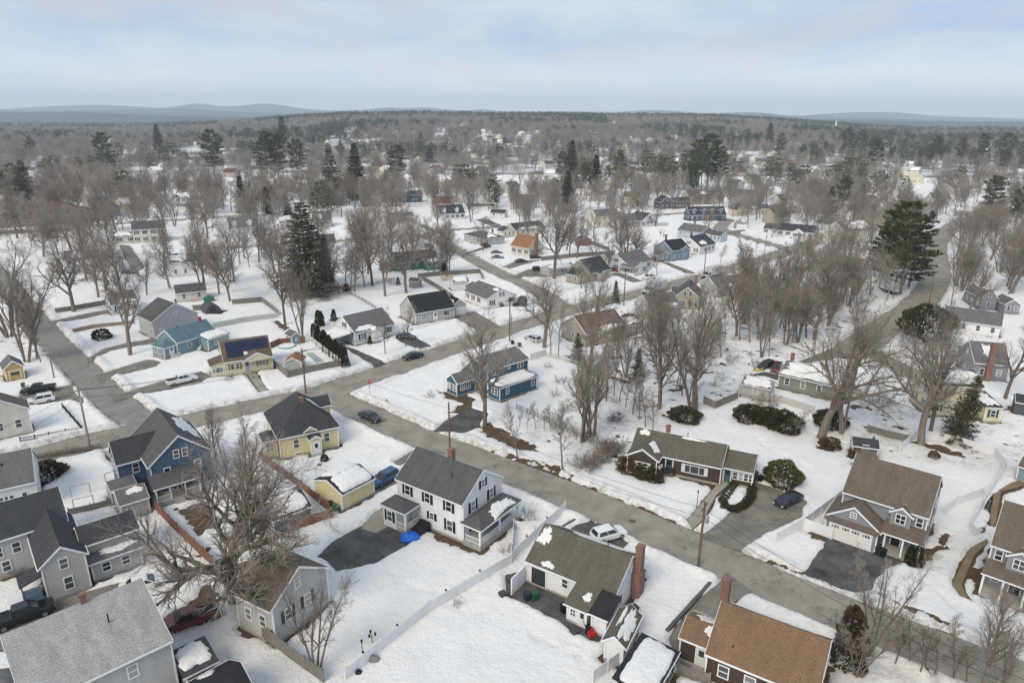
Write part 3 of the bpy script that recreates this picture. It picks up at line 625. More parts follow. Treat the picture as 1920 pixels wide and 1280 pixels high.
h.chimney(h.W * .5, h.D * .56, .7, .7, 7.5, 9.6); h.vent(W_ * .68, D_ * .28, 7, 7.9)
# ---- white ranch with brick end chimney
h = House('low white house with brown shingle roof and tall brick end chimney', ('n3', 70, 612), ('n3', 563, 812), 3.0, ('n3', 768, 605), 'white', 'olive')
v = h.vol(0, h.W, 0, h.D, 3.0, 'gx', 2.6); W_, D_ = h.W, h.D
h.snow(v, 'f', .0, .16, .45, .99, .12, 2, 2.2, .2); h.snow(v, 'f', .15, .34, .02, .2, .1, 5, 1.6, .2); h.snow(v, 'b', .2, .9, .1, .8, .12, 5)
MB().box(-.02, 2, 0, 0, 0, 0)
o = h.door(v, 'f', .14, 1.8, 2.1, (.035, .04, .045), .3, 'sliding_door'); h.win(v, 'f', .45, 1.9, .85, 1.2)
h.win(v, 'r', .18, 1.6, .8, 1.4); h.win(v, 'r', .55, 3.7, .5, .6, None, 'single')
h.chimney(W_ + .45, D_ * .62, .85, 1.5, 0, 3.2); h.chimney(W_ + .4, D_ * .62, .75, .9, 3.2, 6.5)
p = h.vol(W_ * .60, W_ * .86, -3.0, .3, 2.3, 'sf', 1.0); h.win(p, 'f', .3, 1.4, .7, 1.0, None, 'grid'); h.door(p, 'f', .78, .8, 1.9, (.7, .7, .7), .1); h.snow(p, 'f', .5, .85, .3, .7, .1, 4, 2.2); p = h.vol(W_ * .86, W_ * 1.06, -3.1, .1, 2.5, 'sf', .8, roofm='black')
MB().box(-.15, .0, -2.6, .3, 0, 2.2).obj('side_screen', TRIM(), h.root); h.vent(W_ * .7, D_ * .6, 5, 5.9)
s_ = House('white garden shed with brown gable roof half under snow', ('n3', 488, 1052), ('n3', 622, 1100), 2.2, 5.0, 'white', 'olive', 'garden_shed', 'shed')
v = s_.vol(0, s_.W, 0, 5.2, 2.3, 'gy', 1.0); s_.snow(v, 'r', .02, .97, .05, .99, .2, 1); s_.snow(v, 'l', .35, .97, .55, .99, .18, 2)
s_ = House('dark low garage with thick snow on its flat roof beside the drive', ('n3', 770, 1370), ('n3', 918, 1108), 2.5, 3.9, 'dgrey', 'black', 'garage', 'garage')
v = s_.vol(0, s_.W, 0, 3.9, 2.5, 'sf', .35); s_.snow(v, 'f', .02, .98, .04, .9, .28, 1, 9, .04)
s_.win(v, 'f', .75, 1.5, .7, .8)
# ---- tan roof house
h = House('dark brown house with tan shingle roof and brick chimney', ('n3', 1052, 1118), ('n3', 1670, 1370), 3.3, 8.6, 'brown', 'tan')
v = h.vol(0, h.W, 0, 8.4, 3.3, 'gx', 3.0); h.win(v, 'f', [.17, .42], 1.85, 1.05, 1.4); h.win(v, 'f', .75, 1.85, 1.6, 1.4, None, 'wide'); h.win(v, 'r', [.3, .7], 1.8, .9, 1.3)
p = h.vol(-2.9, .3, 1.2, 5.6, 2.9, 'gx', 1.0); h.door(p, 'f', .72, .9, 2.0, (.7, .7, .7)); h.snow(p, 'b', .2, .98, .1, .95, .15, 2, 2.5); h.snow(p, 'f', .62, .98, .45, .98, .12, 3, 2.5)
h.chimney(-.35, 7.2, .8, .8, 2.5, 6.7); h.vent(h.W * .22, 1.2, 3.6, 4.4); h.snow(v, 'b', .05, .95, .05, .5, .15, 4)
# ---- grey two-storey with garage
def grey_house(label, A, B, W=None, roofk='brown', mir=False):
    h = House(label, A, B, 5.5, 9.6, 'grey', roofk, W=W)
    v = h.vol(0, h.W, 0, h.D, 5.5, 'gx', 3.5); W_, D_ = h.W, h.D
    mx = (lambda a, b: (W_ - b, W_ - a)) if mir else (lambda a, b: (a, b)); f1 = (lambda f: 1 - f) if mir else (lambda f: f)
    g = h.vol(*mx(-1.1, W_ * .56), -2.7, .3 + D_ * .3, 3.0, 'gy', 2.35); h.door(g, 'f', .50, 4.7, 2.15, (.72, .72, .71), .05, 'garage_door'); h.win(g, 'f', .5, 4.15, .75, .8, None, 'grid')
    MB().prism([(-2.72 - .35, 2.85), (-2.55, 3.25), (-2.55, 2.95), (-3.07, 2.75)], *mx(-1.0, W_ * .56 - .1), 'x').obj('pent_roof', RM(roofk), h.root, uv=True)
    h.vol(*mx(W_ * .54, W_ + .1), -2.1, .25, 2.95, 'sf', .75, open_=True, foot=False); q0, q1 = mx(W_ * .55, W_); FOOT.append([h.w(q0, -1.9), h.w(q1, -1.9), h.w(q1, 0), h.w(q0, 0)])
    MB().box(*mx(W_ * .57, W_ - .1), -1.95, .2, 0, .35).obj('porch_floor', CONC(), h.root)
    for xx in (W_ * .6, W_ * .8, W_ - .15): h.column(mx(xx, xx)[0], -1.85, .35, 2.85, .1)
    h.door(v, 'f', f1(.70), .95, 2.1, (.02, .02, .02), .35); h.win(v, 'f', f1(.9), 1.7, .8, 1.3)
    b = h.vol(*mx(W_ * .58, W_ * .84), -.55, .6, 5.15, 'gy', .95, foot=False, z0=3.4, oh=.15); h.win(b, 'f', .5, 4.45, 1.15, 1.3, None, 'grid')
    h.win(v, 'f', f1(.92), 4.4, .8, 1.3); h.win(v, 'r', [.2, .75], 4.3, .9, 1.3); h.win(v, 'r', [.2, .7], 1.8, .9, 1.3); h.win(v, 'r', .5, 6.7, .7, 1.0)
    return h, v
h, v = grey_house('grey two-storey house with white double garage door and porch', ('n4', 405, 235), ('n4', 880, 383))
h, v = grey_house('grey two-storey house with porch beside a curved gravel path', ('n4', 1215, 525), ('n4', 1500, 620), 9.8, 'brown', True)
s_ = House('small pale teal shed beside gravel path', ('n4', 1362, 95), ('n4', 1440, 120), 2.4, 3.4, 'ltblue', 'brown', 'garden_shed', 'shed'); v = s_.vol(0, 3.2, 0, 3.4, 2.4, 'gx', 1.0)
# ---- brown shingled ranch
h = House('dark shingled ranch house with olive roof and picture window', ('n8', 75, 790), ('n8', 690, 917), 2.95, ('n8', 780, 775), 'shingle', 'olive')
W_, D_ = h.W, h.D; v = h.vol(0, W_, 0, D_, 2.95, 'gx', 2.0)
h.snow(v, 'f', .03, .17, .70, .99, .1, 5, 2.2); h.snow(v, 'f', .48, .78, .88, .99, .1, 7, 2.2); h.snow(v, 'b', .05, .95, .05, .98, .15, 8)
g = h.vol(-.1, W_ * .36, -2.0, D_ * .55, 2.95, 'gy', 1.5); h.win(g, 'f', .52, 1.7, 1.7, 1.2, (.6, .62, .64), 'grid'); h.snow(g, 'r', .22, .80, .10, .88, .12, 2, 2.1, .14)
h.win(v, 'f', .72, 1.65, 3.0, 1.35, (.6, .62, .64), 'wide'); h.door(v, 'f', .44, .95, 2.1, (.04, .09, .10), .45); h.chimney(W_ * .34, D_ * .58, .6, .6, 4, 6.0)
p = h.vol(W_ - .1, W_ + 4.2, 1.0, D_ - .6, 2.7, 'gx', 1.3); h.win(p, 'f', [.62, .80, .95], 1.6, .75, 1.2); h.win(p, 'f', .42, 1.6, .75, 1.2); h.win(p, 'r', [.2, .5, .8], 1.6, 1.0, 1.2, None, 'grid'); h.door(p, 'f', .16, .9, 2.05, (.06, .13, .15), .3)
h.vent(W_ * .55, D_ * .7, 4, 5)
# ---- dark blue house on the corner
h = House('dark blue house with white trim and flat snow covered rear addition', ('n7', 410, 480), ('n7', 685, 397), 5.3, 8.4, 'dblue', 'grey')
W_, D_ = h.W, h.D; v = h.vol(0, W_, 0, D_, 5.3, 'gx', 1.55, zb=3.1, ridge=.48)
h.win(v, 'f', [.13, .21], 4.5, .85, 1.35); h.win(v, 'f', .52, 4.7, .8, .95); h.win(v, 'f', [.77, .85], 4.5, .85, 1.35)
h.win(v, 'l', [.46, .58], 4.6, .7, 1.2); h.win(v, 'l', [.25, .62], 1.8, .85, 1.4); h.win(v, 'r', [.3, .7], 1.8, .9, 1.4)
p = h.vol(-.3, W_ * .92, -3.6, .4, 2.95, 'sf', .35); h.snow(p, 'f', .02, .98, .03, .98, .25, 3, 8, .05)
h.win(p, 'f', [.2, .9], 1.8, .85, 1.4); h.win(p, 'l', [.3, .55], 1.8, .9, 1.35)
p = h.vol(-4.6, .1, D_ * .42, D_ * .86, 2.85, 'gx', 1.4); h.win(p, 'f', [.3, .62], 1.7, 1.1, 1.3, None, 'grid'); h.win(p, 'l', [.2, .5, .8], 1.7, .9, 1.3)
h.vent(W_ * .7, D_ * .4, 6.3, 7.4)
# ---- yellow house with hipped black roof
h = House('yellow house with black hipped roof and small entry vestibule', ('n6', 285, 937), ('n6', 702, 850), 3.7, 11.2, 'yellow', 'dark')
W_, D_ = h.W, h.D; v = h.vol(0, W_, 0, D_, 3.7, 'hip', 4.3, hipk=.85)
h.win(v, 'f', [.27, .80], 2.2, .95, 1.6); h.win(v, 'l', [.35, .6], 2.2, .9, 1.5); h.win(v, 'f', .30, .45, 1.2, .45, None, 'single'); h.win(v, 'r', [.3, .7], 2.2, .9, 1.5)
p = h.vol(W_ * .46, W_ * .68, -1.1, .5, 2.9, 'gy', .6, roofm='dark'); h.door(p, 'f', .5, .85, 2.0, (.7, .71, .72), .35)
p = h.vol(-2.0, .4, 1.2, 4.8, 3.15, 'hip', .8); h.win(p, 'f', .4, 1.9, 1.2, 1.3, None, 'grid'); h.win(p, 'l', [.3, .7], 1.9, 1.1, 1.3, None, 'grid')
p = h.vol(W_ - 3.6, W_ + .3, D_ * .50, D_ * .50 + 3.2, 5.2, 'gx', 1.3, foot=False, z0=3.5, oh=.25)
p = h.vol(W_ * .42, W_ * .62, .0, 2.2, 4.0, 'gy', .75, foot=False, z0=3.6, oh=.1)
h.chimney(W_ * .50, D_ * .34, .6, .6, 5.6, 8.3); h.snow(v, 'r', .45, .85, .1, .75, .15, 3, 2.5)
# ---- yellow garage
h = House('yellow garage with thick snow on its black roof', ('n2', 470, 254), ('n2', 652, 160), 2.7, ('n2', 295, 178, 'A'), 'yellow', 'black', 'garage', 'garage')
v = h.vol(0, h.W, 0, h.D, 2.7, 'gx', 1.1); h.snow(v, 'f', .06, .99, .03, .995, .3, 2, 9, .04); h.snow(v, 'b', .2, .99, .03, .995, .3, 2, 9, .04); h.win(v, 'l', .35, 1.6, .6, .7, None, 'grid'); h.door(v, 'r', .5, 2.6, 2.1, (.6, .55, .4), .05, 'garage_door')
# ---- blue gabled house behind the bare tree
h = House('blue gabled house with open front porch behind brown fence', ('n5', 985, 1200), ('n5', 1425, 1080), 5.0, 12.0, 'blue', 'mid')
W_, D_ = h.W, h.D; v = h.vol(0, W_, 0, D_, 5.0, 'gy', 3.6); h.win(v, 'f', [.43, .57], 5.9, .8, 1.3); h.win(v, 'f', [.75, .25], 3.6, .9, 1.4); h.win(v, 'f', .78, 1.6, .9, 1.4)
h.snow(v, 'r', .3, .98, .02, .75, .15, 6, 3, .14); p = h.vol(-3.2, W_ * .4, D_ * .32, D_ * .75, 4.8, 'gx', 2.6, roofm='dark'); h.win(p, 'f', .35, 3.6, .9, 1.4); h.win(p, 'l', [.3, .7], 3.6, .9, 1.4)
p = h.vol(-.2, W_ * .72, -2.6, .3, 2.9, 'sf', .9, open_=True, foot=False); FOOT.append([h.w(0, -2.4), h.w(W_ * .7, -2.4), h.w(W_ * .7, 0), h.w(0, 0)])
MB().box(0, W_ * .68, -2.4, .2, 0, .7).obj('porch_floor', pm('porch_grey', (.35, .35, .34), .8), h.root)
for xx in (.15, W_ * .22, W_ * .44, W_ * .66): h.column(xx, -2.3, .7, 2.8, .09)
h.rail((.2, -2.3), (W_ * .22, -2.3), .7); h.rail((W_ * .44, -2.3), (W_ * .66, -2.3), .7); h.door(v, 'f', .3, .95, 2.1, (.03, .03, .035), .75)
for k in range(4): MB().box(W_ * .26, W_ * .4, -3.6 + k * .3, -2.41, 0, .15 + k * .15).obj('step', CONC(), h.root)
# ---- grey cottage group, lower left
h = House('light grey clapboard house with dark roof and small blue porch', ('n1', -140, 545), ('n1', 372, 388), 5.0, 8.0, 'lgrey', 'dark')
W_, D_ = h.W, h.D; v = h.vol(0, W_, 0, D_, 5.0, 'gx', 2.6); h.win(v, 'f', [.2, .4], 3.4, .9, 1.4); h.win(v, 'f', .25, 1.5, .9, 1.4)
g0 = G(('n1', 205, 665), 4.4); g1 = G(('n1', 480, 572), 4.4)
def loc(h, p): d = (p - h.o).xy; return (d.x * h.u.x + d.y * h.u.y, -d.x * h.u.y + d.y * h.u.x)
a_, b_ = loc(h, g0), loc(h, g1)
g = h.vol(a_[0], b_[0], min(a_[1], b_[1]), 2.5, 4.4, 'gy', 1.9); yy = g['ry0']
h.win(g, 'f', .5, 4.1, .9, 1.35); h.win(g, 'f', .52, 1.6, .95, 1.6)
c_ = h.vol(b_[0] - .4, b_[0] + 5.6, yy + 1.9, yy + 6.6, 4.3, 'gx', 1.4, roofm='dark'); h.snow(c_, 'b', .1, .9, .2, .9, .15, 1)
d_ = h.vol(b_[0] - .2, b_[0] + 5.4, yy + .6, yy + 2.4, 2.6, 'sf', .5, roofm='grey'); h.snow(d_, 'f', .2, .95, .3, .95, .14, 2, 3, .15); h.win(d_, 'f', [.28, .68], 1.5, .95, 1.2)
p = h.vol(a_[0] - 1.9, a_[0] + .3, yy + .6, yy + 3.0, 2.7, 'sl', .6, open_=True, foot=False, roofm='dark'); blue = pm('porch_blue', (.12, .21, .29), .6)
MB().box(a_[0] - 1.7, a_[0], yy + .8, yy + 2.9, 0, .8).obj('porch_floor', blue, h.root)
for yk in (.9, 2.8): MB().box(a_[0] - 1.75, a_[0] - 1.6, yy + yk - .08, yy + yk + .08, .8, 2.6).obj('porch_column', blue, h.root)
h.rail((a_[0] - 1.68, yy + .9), (a_[0] - 1.68, yy + 2.8), .8, .85, blue); h.rail((a_[0] - 1.68, yy + .85), (a_[0] - .1, yy + .85), .8, .85, blue)
# ---- far left white house with grey roof
h = House('white house with speckled grey roof beside clothesline yard', ('n1', -160, 260), ('n1', 192, 182), 4.4, 9.0, 'white', 'grey')
v = h.vol(0, h.W, 0, h.D, 4.4, 'gx', 3.0); h.win(v, 'f', [.42, .50, .58], 2.6, .7, 1.2); h.win(v, 'f', .8, 2.6, .7, 1.2); h.win(v, 'r', [.3, .7], 2.4, .9, 1.3); h.vent(h.W * .5, 3, 6, 6.6, .15)
# ---- bottom left grey roof
h = House('pale grey house with big weathered light grey roof', ('n1', 130, 1430), ('n1', 942, 1045), 5.6, 8.6, 'lgrey', 'lgrey')
v = h.vol(0, h.W, 0, h.D, 5.6, 'gx', 2.5, ridge=.86); h.win(v, 'f', [.3, .7], 4.2, .9, 1.4); h.win(v, 'r', [.4, .7], 4.2, .9, 1.4); h.chimney(h.W * .56, h.D * .86, .5, .5, 7.2, 9.0); h.vent(h.W * .66, h.D * .5, 7, 8.0)
p = h.vol(-2.8, .6, .4, 7.2, 4.6, 'hip', 1.9); h.snow(p, 'f', .4, .9, .05, .5, .12, 2, 2.5)
s_ = House('olive green shed with snow patch on its flat roof', ('n1', 1000, 1255), ('n1', 1196, 1158), 2.5, 3.6, 'sage', 'dark', 'garden_shed', 'shed'); v = s_.vol(0, s_.W, 0, 3.6, 2.5, 'sf', .5); s_.snow(v, 'f', .03, .93, .15, .97, .2, 3, 5, .08); s_.win(v, 'f', .5, 1.4, .5, .6)
s_ = House('black roofed shed with one snow lump at the bottom edge', ('n1', 1150, 1480), ('n1', 1400, 1330), 2.6, 5.0, 'dgrey', 'black', 'garden_shed', 'shed'); v = s_.vol(0, s_.W, 0, 5.4, 2.6, 'gx', 1.5); s_.snow(v, 'b', .2, .6, .1, .6, .2, 3, 2.5)
# ---- white house hidden by the big tree
h = House('pale grey house with dark brown roof half hidden behind the big bare tree', ('n2', -130, 790), ('n2', 78, 892), 4.4, 8.0, 'lgrey', 'brown')
v = h.vol(0, h.W, 0, h.D, 4.4, 'gx', 2.7); h.win(v, 'r', [.25, .6], 2.6, .95, 1.4, BLK); h.win(v, 'r', .45, 5.3, .8, 1.2); h.win(v, 'f', [.3, .7], 2.4)
h = House('small blue garage with snow roof inside the brown fence', ('n2', 92, 398), ('n2', 306, 312), 2.5, 6.2, 'blue', 'black', 'garage', 'garage')
v = h.vol(0, h.W, 0, h.D, 2.5, 'gx', 1.5); h.snow(v, 'f', .03, .97, .03, .98, .2, 2, 6, .06); h.snow(v, 'b', .03, .97, .03, .98, .2, 2, 6, .06); h.win(v, 'f', .55, 1.4, .9, 1.0, None, 'grid')
s_ = House('small grey shed with snow streak beside the brown fence', ('n1', 650, 315), ('n1', 815, 265), 2.4, 4.6, 'lgrey', 'grey', 'garden_shed', 'shed'); v = s_.vol(0, s_.W, 0, 4.6, 2.4, 'gx', 1.0); s_.snow(v, 'f', .3, .95, .5, .98, .12, 3, 3); s_.win(v, 'f', .3, 1.4, .7, .7)
s_ = House('low grey lean-to shed behind the clothesline posts', ('n1', 600, 235), ('n1', 745, 190), 2.2, 3.2, 'stone', 'grey', 'garden_shed', 'shed'); v = s_.vol(0, s_.W, 0, 3.2, 2.2, 'gx', .7)
# ---- left side of the side street
h = House('cream white house beside parked cars and iron fence', ('n5', -300, 905), ('n5', 200, 800), 4.4, 9, 'cream', 'brown')
v = h.vol(0, h.W, 0, 4.6, 4.4, 'gy', 3.2); h.win(v, 'f', [.82, .55], 2.2, .95, 1.5); h.win(v, 'f', .55, 4.8, .9, 1.3)
s_ = House('golden yellow shed with grey gable roof under bare trees', ('n5', 18, 548), ('n5', 165, 520), 2.6, 5.0, 'ygold', 'grey', 'garden_shed', 'shed'); v = s_.vol(0, s_.W, 0, 5, 2.6, 'gy', 1.6); s_.door(v, 'f', .5, 1.8, 1.9, (.5, .33, .12), .1)
h = House('light blue cottage with teal roof and white railings', ('n5', 1178, 368), ('n5', 1450, 288), 3.0, 7.4, 'ltblue', 'teal')
W_, D_ = h.W, h.D; v = h.vol(0, W_, 0, D_, 3.0, 'gx', 2.4); h.win(v, 'f', .3, 1.8, .9, 1.3)
p = h.vol(-3.0, .5, .4, 5.2, 2.6, 'hip', 1.3); h.door(p, 'f', .6, .9, 2, (.75, .76, .77), .4); h.win(p, 'l', [.35, .65], 1.6, 1.2, 1.3, None, 'grid'); h.rail((-2.4, -1.2), (-.2, -1.2), .3)
p = h.vol(W_ * .52, W_ + 1.2, -3.0, .6, 2.8, 'sf', .6); h.snow(p, 'f', .02, .98, .03, .97, .25, 3, 8, .05); h.win(p, 'f', [.35, .6, .85], 1.6, .8, 1.1); h.rail((W_ * .36, -1.6), (W_ * .54, -.2), .3)
h.chimney(W_ * .85, D_ * .5, .5, .5, 4.6, 6.3, pm('red_chimney', (.4, .04, .05), .7))
h = House('pale yellow cottage with brown roof and rows of blue solar panels', ('n5', 1490, 497), ('n6', 255, 377), 3.2, 8.4, 'paley', 'warm')
W_, D_ = h.W, h.D; v = h.vol(0, W_, 0, D_, 3.2, 'gx', 3.3); sh = (.25, .19, .06); h.win(v, 'f', [.16, .26], 1.9, .85, 1.3, sh); h.win(v, 'f', .78, 1.9, 1.5, 1.3, sh, 'grid'); h.door(v, 'f', .46, .95, 2.1, (.35, .36, .36), .6)
p = h.vol(W_ * .36, W_ * .98, -1.1, 2.4, 3.2, 'gy', 1.5, foot=False, z0=2.9); p = h.vol(-2.6, .3, .6, 4.6, 2.8, 'sl', .8); h.win(p, 'f', [.3, .7], 1.5, 1.0, 1.1, None, 'grid'); h.win(p, 'l', [.3, .7], 1.5, 1.2, 1.1, None, 'grid')
sol = None
m, n_n, l_l, b_b = mk('solar_cell'); b_b.inputs['Base Color'].default_value = (.010, .018, .05, 1); b_b.inputs['Roughness'].default_value = .12; MATS['solar'] = m
sl_ = Vector((0, D_ / 2, 3.3)).normalized(); nn = Vector((0, -3.3, D_ / 2)).normalized()
for r_, (k0, k1) in enumerate(((0, 4), (0, 8), (0, 8))):
    for k in range(k0, k1):
        if r_ == 0 and k > 2: continue
        x = W_ * .10 + k * 1.02; base = Vector((x, 0, 3.2)) + sl_ * (.9 + r_ * 1.28) + nn * .10; q = MB()
        pts = [base, base + Vector((.98, 0, 0)), base + Vector((.98, 0, 0)) + sl_ * 1.22, base + sl_ * 1.22]
        q.v = [tuple(e) for e in pts] + [tuple(e - nn * .05) for e in pts]; q.f = [(0, 1, 2, 3), (7, 6, 5, 4), (0, 4, 5, 1), (1, 5, 6, 2), (2, 6, 7, 3), (3, 7, 4, 0)]
        q.obj('solar_panel', m, v['o'])
h.snow(v, 'f', .42, .52, .2, .36, .12, 3, 2.2)
s_ = House('small brown roofed pool house beside fenced pool', ('n6', 322, 428), ('n6', 452, 425), 2.3, 4.2, 'lgrey', 'orange', 'garden_shed', 'shed'); v = s_.vol(0, s_.W, 0, 4.0, 2.3, 'gy', 1.1)
s_ = House('tiny teal shed with grey roof behind the pool', ('n6', 372, 255), ('n6', 448, 240), 2.2, 3.0, 'ltblue', 'grey', 'garden_shed', 'shed'); v = s_.vol(0, s_.W, 0, 3.6, 2.2, 'gy', .8); s_.win(v, 'f', .5, 1.3, .5, .6)
# ---- capes along the cross street
h = House('white cape with grey roof and snow covered carport', ('n6', 802, 233), ('n6', 1068, 166), 3.1, 9.6, 'white', 'grey')
W_, D_ = h.W, h.D; v = h.vol(0, W_, 0, D_, 3.1, 'gx', 3.2); h.win(v, 'f', .18, 1.9, 1.1, 1.3, BLK); h.win(v, 'f', .85, 1.9, 1.1, 1.3, BLK); h.win(v, 'l', .45, 4.3, .9, 1.2, BLK); h.door(v, 'f', .5, .95, 2.1, (.7, .7, .7), .4)
p = h.vol(W_ * .37, W_ * .63, -1.3, .8, 2.9, 'gy', 1.0); h.snow(p, 'l', .05, .95, .05, .9, .15, 1); h.snow(v, 'f', .05, .55, .02, .3, .2, 4, 3)
p = h.vol(-5.6, .2, .6, 7.0, 2.8, 'sl', .4, open_=True, foot=False); h.snow(p, 'l', .01, .99, .01, .99, .28, 2, 8, .03)
for yy in (.9, 6.6): h.column(-5.2, yy, 0, 2.7, .09)
h.snow(v, 'b', .05, .95, .1, .9, .15, 2); p = h.vol(W_ * .1, W_ * .5, D_ - .4, D_ + 3, 3.6, 'sb', .3, roofm='black')
h = House('pale grey cape with black roof and attached small garage', ('n6', 1207, 99), ('n6', 1470, 55), 3.1, 9.6, 'lgrey', 'black')
W_, D_ = h.W, h.D; v = h.vol(0, W_, 0, D_, 3.1, 'gx', 3.6); h.win(v, 'f', .2, 1.8, 1.3, 1.3, None, 'grid'); h.win(v, 'f', .78, 1.8, 1.9, 1.3, None, 'wide'); h.door(v, 'f', .5, .95, 2.1, (.75, .75, .75), .35)
h.win(v, 'l', .5, 4.2, .8, 1.3); h.win(v, 'l', [.25, .7], 1.8, .8, 1.3); p = h.vol(W_ + .2, W_ + 4.6, 1.6, 8.4, 2.9, 'gy', 1.7); h.door(p, 'f', .55, 2.6, 2.1, (.75, .75, .75), .05, 'garage_door'); h.snow(p, 'l', .1, .9, .1, .7, .2, 3, 3)
def quick(label, A, B, z, D, wall, roof, rt='gx', rise=2.6, floors=1, shut=None, snow=(), chim=None, extra=(), name='house', cat='house', lod=1, W=None, sides='flr', group=None, auto=True):
    h = House(label, A, B, z, D, wall, roof, name, cat, lod=lod, W=W, group=group, trim=False)
    h.trim = lod < 2
    v = h.vol(0, h.W, 0, h.D, z, rt, rise)
    if auto: h.auto(v, floors, sides, shut)
    for sn in snow: h.snow(v, *sn[:5], 0.18, int(random.random() * 99), sn[5] if len(sn) > 5 else 5)
    if chim: h.chimney(h.W * chim[0], h.D * chim[1], .6, .6, z, z + rise + .9 if len(chim) < 3 else chim[2])
    for e in extra:
        p = h.vol(h.W * e[0], h.W * e[1], h.D * e[2], h.D * e[3], e[4], e[5], e[6], roofm=e[7] if len(e) > 7 else None, foot=e[4] < z + .6, oh=.2)
        if len(e) > 8 and e[8]: h.auto(p, 1, e[8], shut, 1.8)
        if len(e) > 9 and e[9]: h.snow(p, e[9], .03, .97, .05, .97, .2, 2)
    return h, v
h, v = quick('white ranch with grey roof, dark red shutters and front gable', ('m4', 597, 816), ('m4', 770, 884), 3.0, ('m4', 985, 842), 'white', 'grey', 'gx', 2.3, 1, (.10, .03, .03), extra=((-.3, .25, .25, .8, 3.0, 'gx', 1.2, 'mid', 'f', 'b'),)); h.door(v, 'r', .6, .95, 2.1, (.75, .75, .75), .4); h.snow(v, 'f', .75, .98, .7, .95, .12, 2, 2.4)
h, v = quick('bright green house with dark roof and snowy rear wing', ('m3', 1372, 612), ('m3', 1690, 582), 3.0, 9, 'green', 'dark', 'gx', 2.9, 1, None, extra=((-.26, .02, .2, .8, 2.7, 'sl', .8, 'dark', 'f', 'l'), (.62, 1.02, -.45, .3, 2.7, 'gx', 1.1, 'dark', 'f', 'f'), (.35, .6, .1, .5, 4.6, 'sf', .8, 'dark', 'f')))
h, v = quick('cream house with bright orange roof and tall red chimney', ('m4', 946, 479), ('m4', 1085, 505), 3.3, 8.5, 'cream', 'orange', 'gx', 4.2, 1, BLK); h.chimney(h.W + .4, h.D * .45, .8, 1.2, 0, 8.8)
quick('grey ranch with low hipped roof and snow patch', ('m4', 592, 393), ('m4', 747, 434), 2.9, ('m4', 935, 422), 'lgrey', 'mid', 'hip', 1.8, 1, None, (('r', .1, .8, .1, .9, 3), ('b', .1, .9, .1, .9)), (.6, .8))
quick('cream house with long dark roof behind the orange roofed house', ('m4', 985, 368), ('m4', 1215, 345), 2.9, 9, 'cream', 'dark', 'gx', 2.6, 1, None, (('f', .1, .9, .02, .35, 3),), None, ((-.35, .05, .1, .7, 2.8, 'gy', 1.5, 'dark', 'f'),))
quick('small white garage with teal door and dark roof', ('m4', 795, 235), ('m4', 905, 240), 2.6, 6, 'white', 'dark', 'gx', 1.6, 1, None, name='garage', cat='garage')
quick('white cape with two dormers and red brick side chimney', ('m4', 420, 246), ('m4', 610, 236), 3.2, 9, 'white', 'dark', 'gx', 4.0, 1, BLK, (), (-.03, .4, 8.5), ((.12, .26, .05, .45, 5.4, 'gy', 1.0, 'dark', 'f'), (.62, .76, .05, .45, 5.4, 'gy', 1.0, 'dark', 'f')))
quick('grey cape with dark roof and gabled entry by the street corner', ('m4', 1545, 692), ('m4', 1705, 657), 3.0, 10, 'beige', 'dark', 'gx', 3.8, 1, None, (), None, ((-.45, .1, .05, .6, 2.8, 'gy', 1.6, 'dark', 'fl'), (.3, .5, -.2, .1, 2.8, 'gy', .8, 'dark', '')))
quick('long low grey garage with snow roof beside dark cars', ('m4', 1240, 665), ('m4', 1440, 640), 2.6, 6, 'lgrey', 'grey', 'gx', 1.0, 1, None, (('f', .03, .97, .05, .98), ('b', .03, .97, .05, .98)), name='garage', cat='garage')
quick('white cape with grey roof and glazed front porch', ('m5', 395, 632), ('m5', 575, 592), 3.0, 11, 'white', 'grey', 'gx', 3.3, 1, BLK, (), (.45, .6, 7.6), ((-.1, .45, -.3, .25, 2.8, 'gy', 1.7, 'grey', 'fl'), (-.1, .25, .7, 1.1, 4.8, 'gx', .9, 'grey', '')))
quick('slate blue house with black roof and maroon porch rail', ('m5', 725, 522), ('m5', 860, 503), 4.0, 10, 'sblue', 'black', 'gx', 3.2, 1, None, (), (.25, .6, 9), ((-.55, .02, .1, .5, 2.7, 'gy', 1.2, 'dark', 'fl'), (.5, .8, -.05, .4, 4.5, 'gy', 1.0, 'black', 'f')))
quick('white cape with charcoal roof and a lump of snow', ('m5', 935, 493), ('m5', 1052, 465), 3.2, 11, 'white', 'dark', 'gx', 3.4, 1, BLK, (('f', .15, .6, .1, .5, 2.5),), (.3, .6, 8))
quick('long pale blue ranch with grey roof and small wings', ('m5', 757, 362), ('m5', 940, 388), 3.0, 10, 'pblue', 'grey', 'gx', 2.7, 1, None, (), (.4, .6, 7), ((.9, 1.35, .2, .8, 2.8, 'gx', 1.6, 'mid', 'fr'), (1.3, 1.75, .0, .6, 2.8, 'gx', 1.5, 'mid', 'fr')))
quick('blue grey double garage with snow on its roof', ('m5', 1180, 312), ('m5', 1270, 318), 2.8, 9, 'grey', 'mid', 'gy', 1.8, 1, None, (('r', .03, .97, .03, .97),), name='garage', cat='garage')[0].door(dict(x0=0.3, x1=8, y0=.14, y1=9), 'f', .5, 4.8, 2.2, (.72, .72, .72), .05, 'garage_door')
h, v = quick('navy blue house with gambrel roof and row of arched dormers', ('m5', 853, 255), ('m5', 1130, 252), 3.0, 9, 'dutch', 'dark', 'gx', 4.0, 1, None, (), (.05, .5, 8.6))
for k in (.12, .38, .6, .84): p = h.vol(h.W * (k - .07), h.W * (k + .07), .1, 3.8, 5.6, 'gy', .8, foot=False, z0=3.2, oh=.1); h.win(p, 'f', .5, 4.6, .9, 1.3)
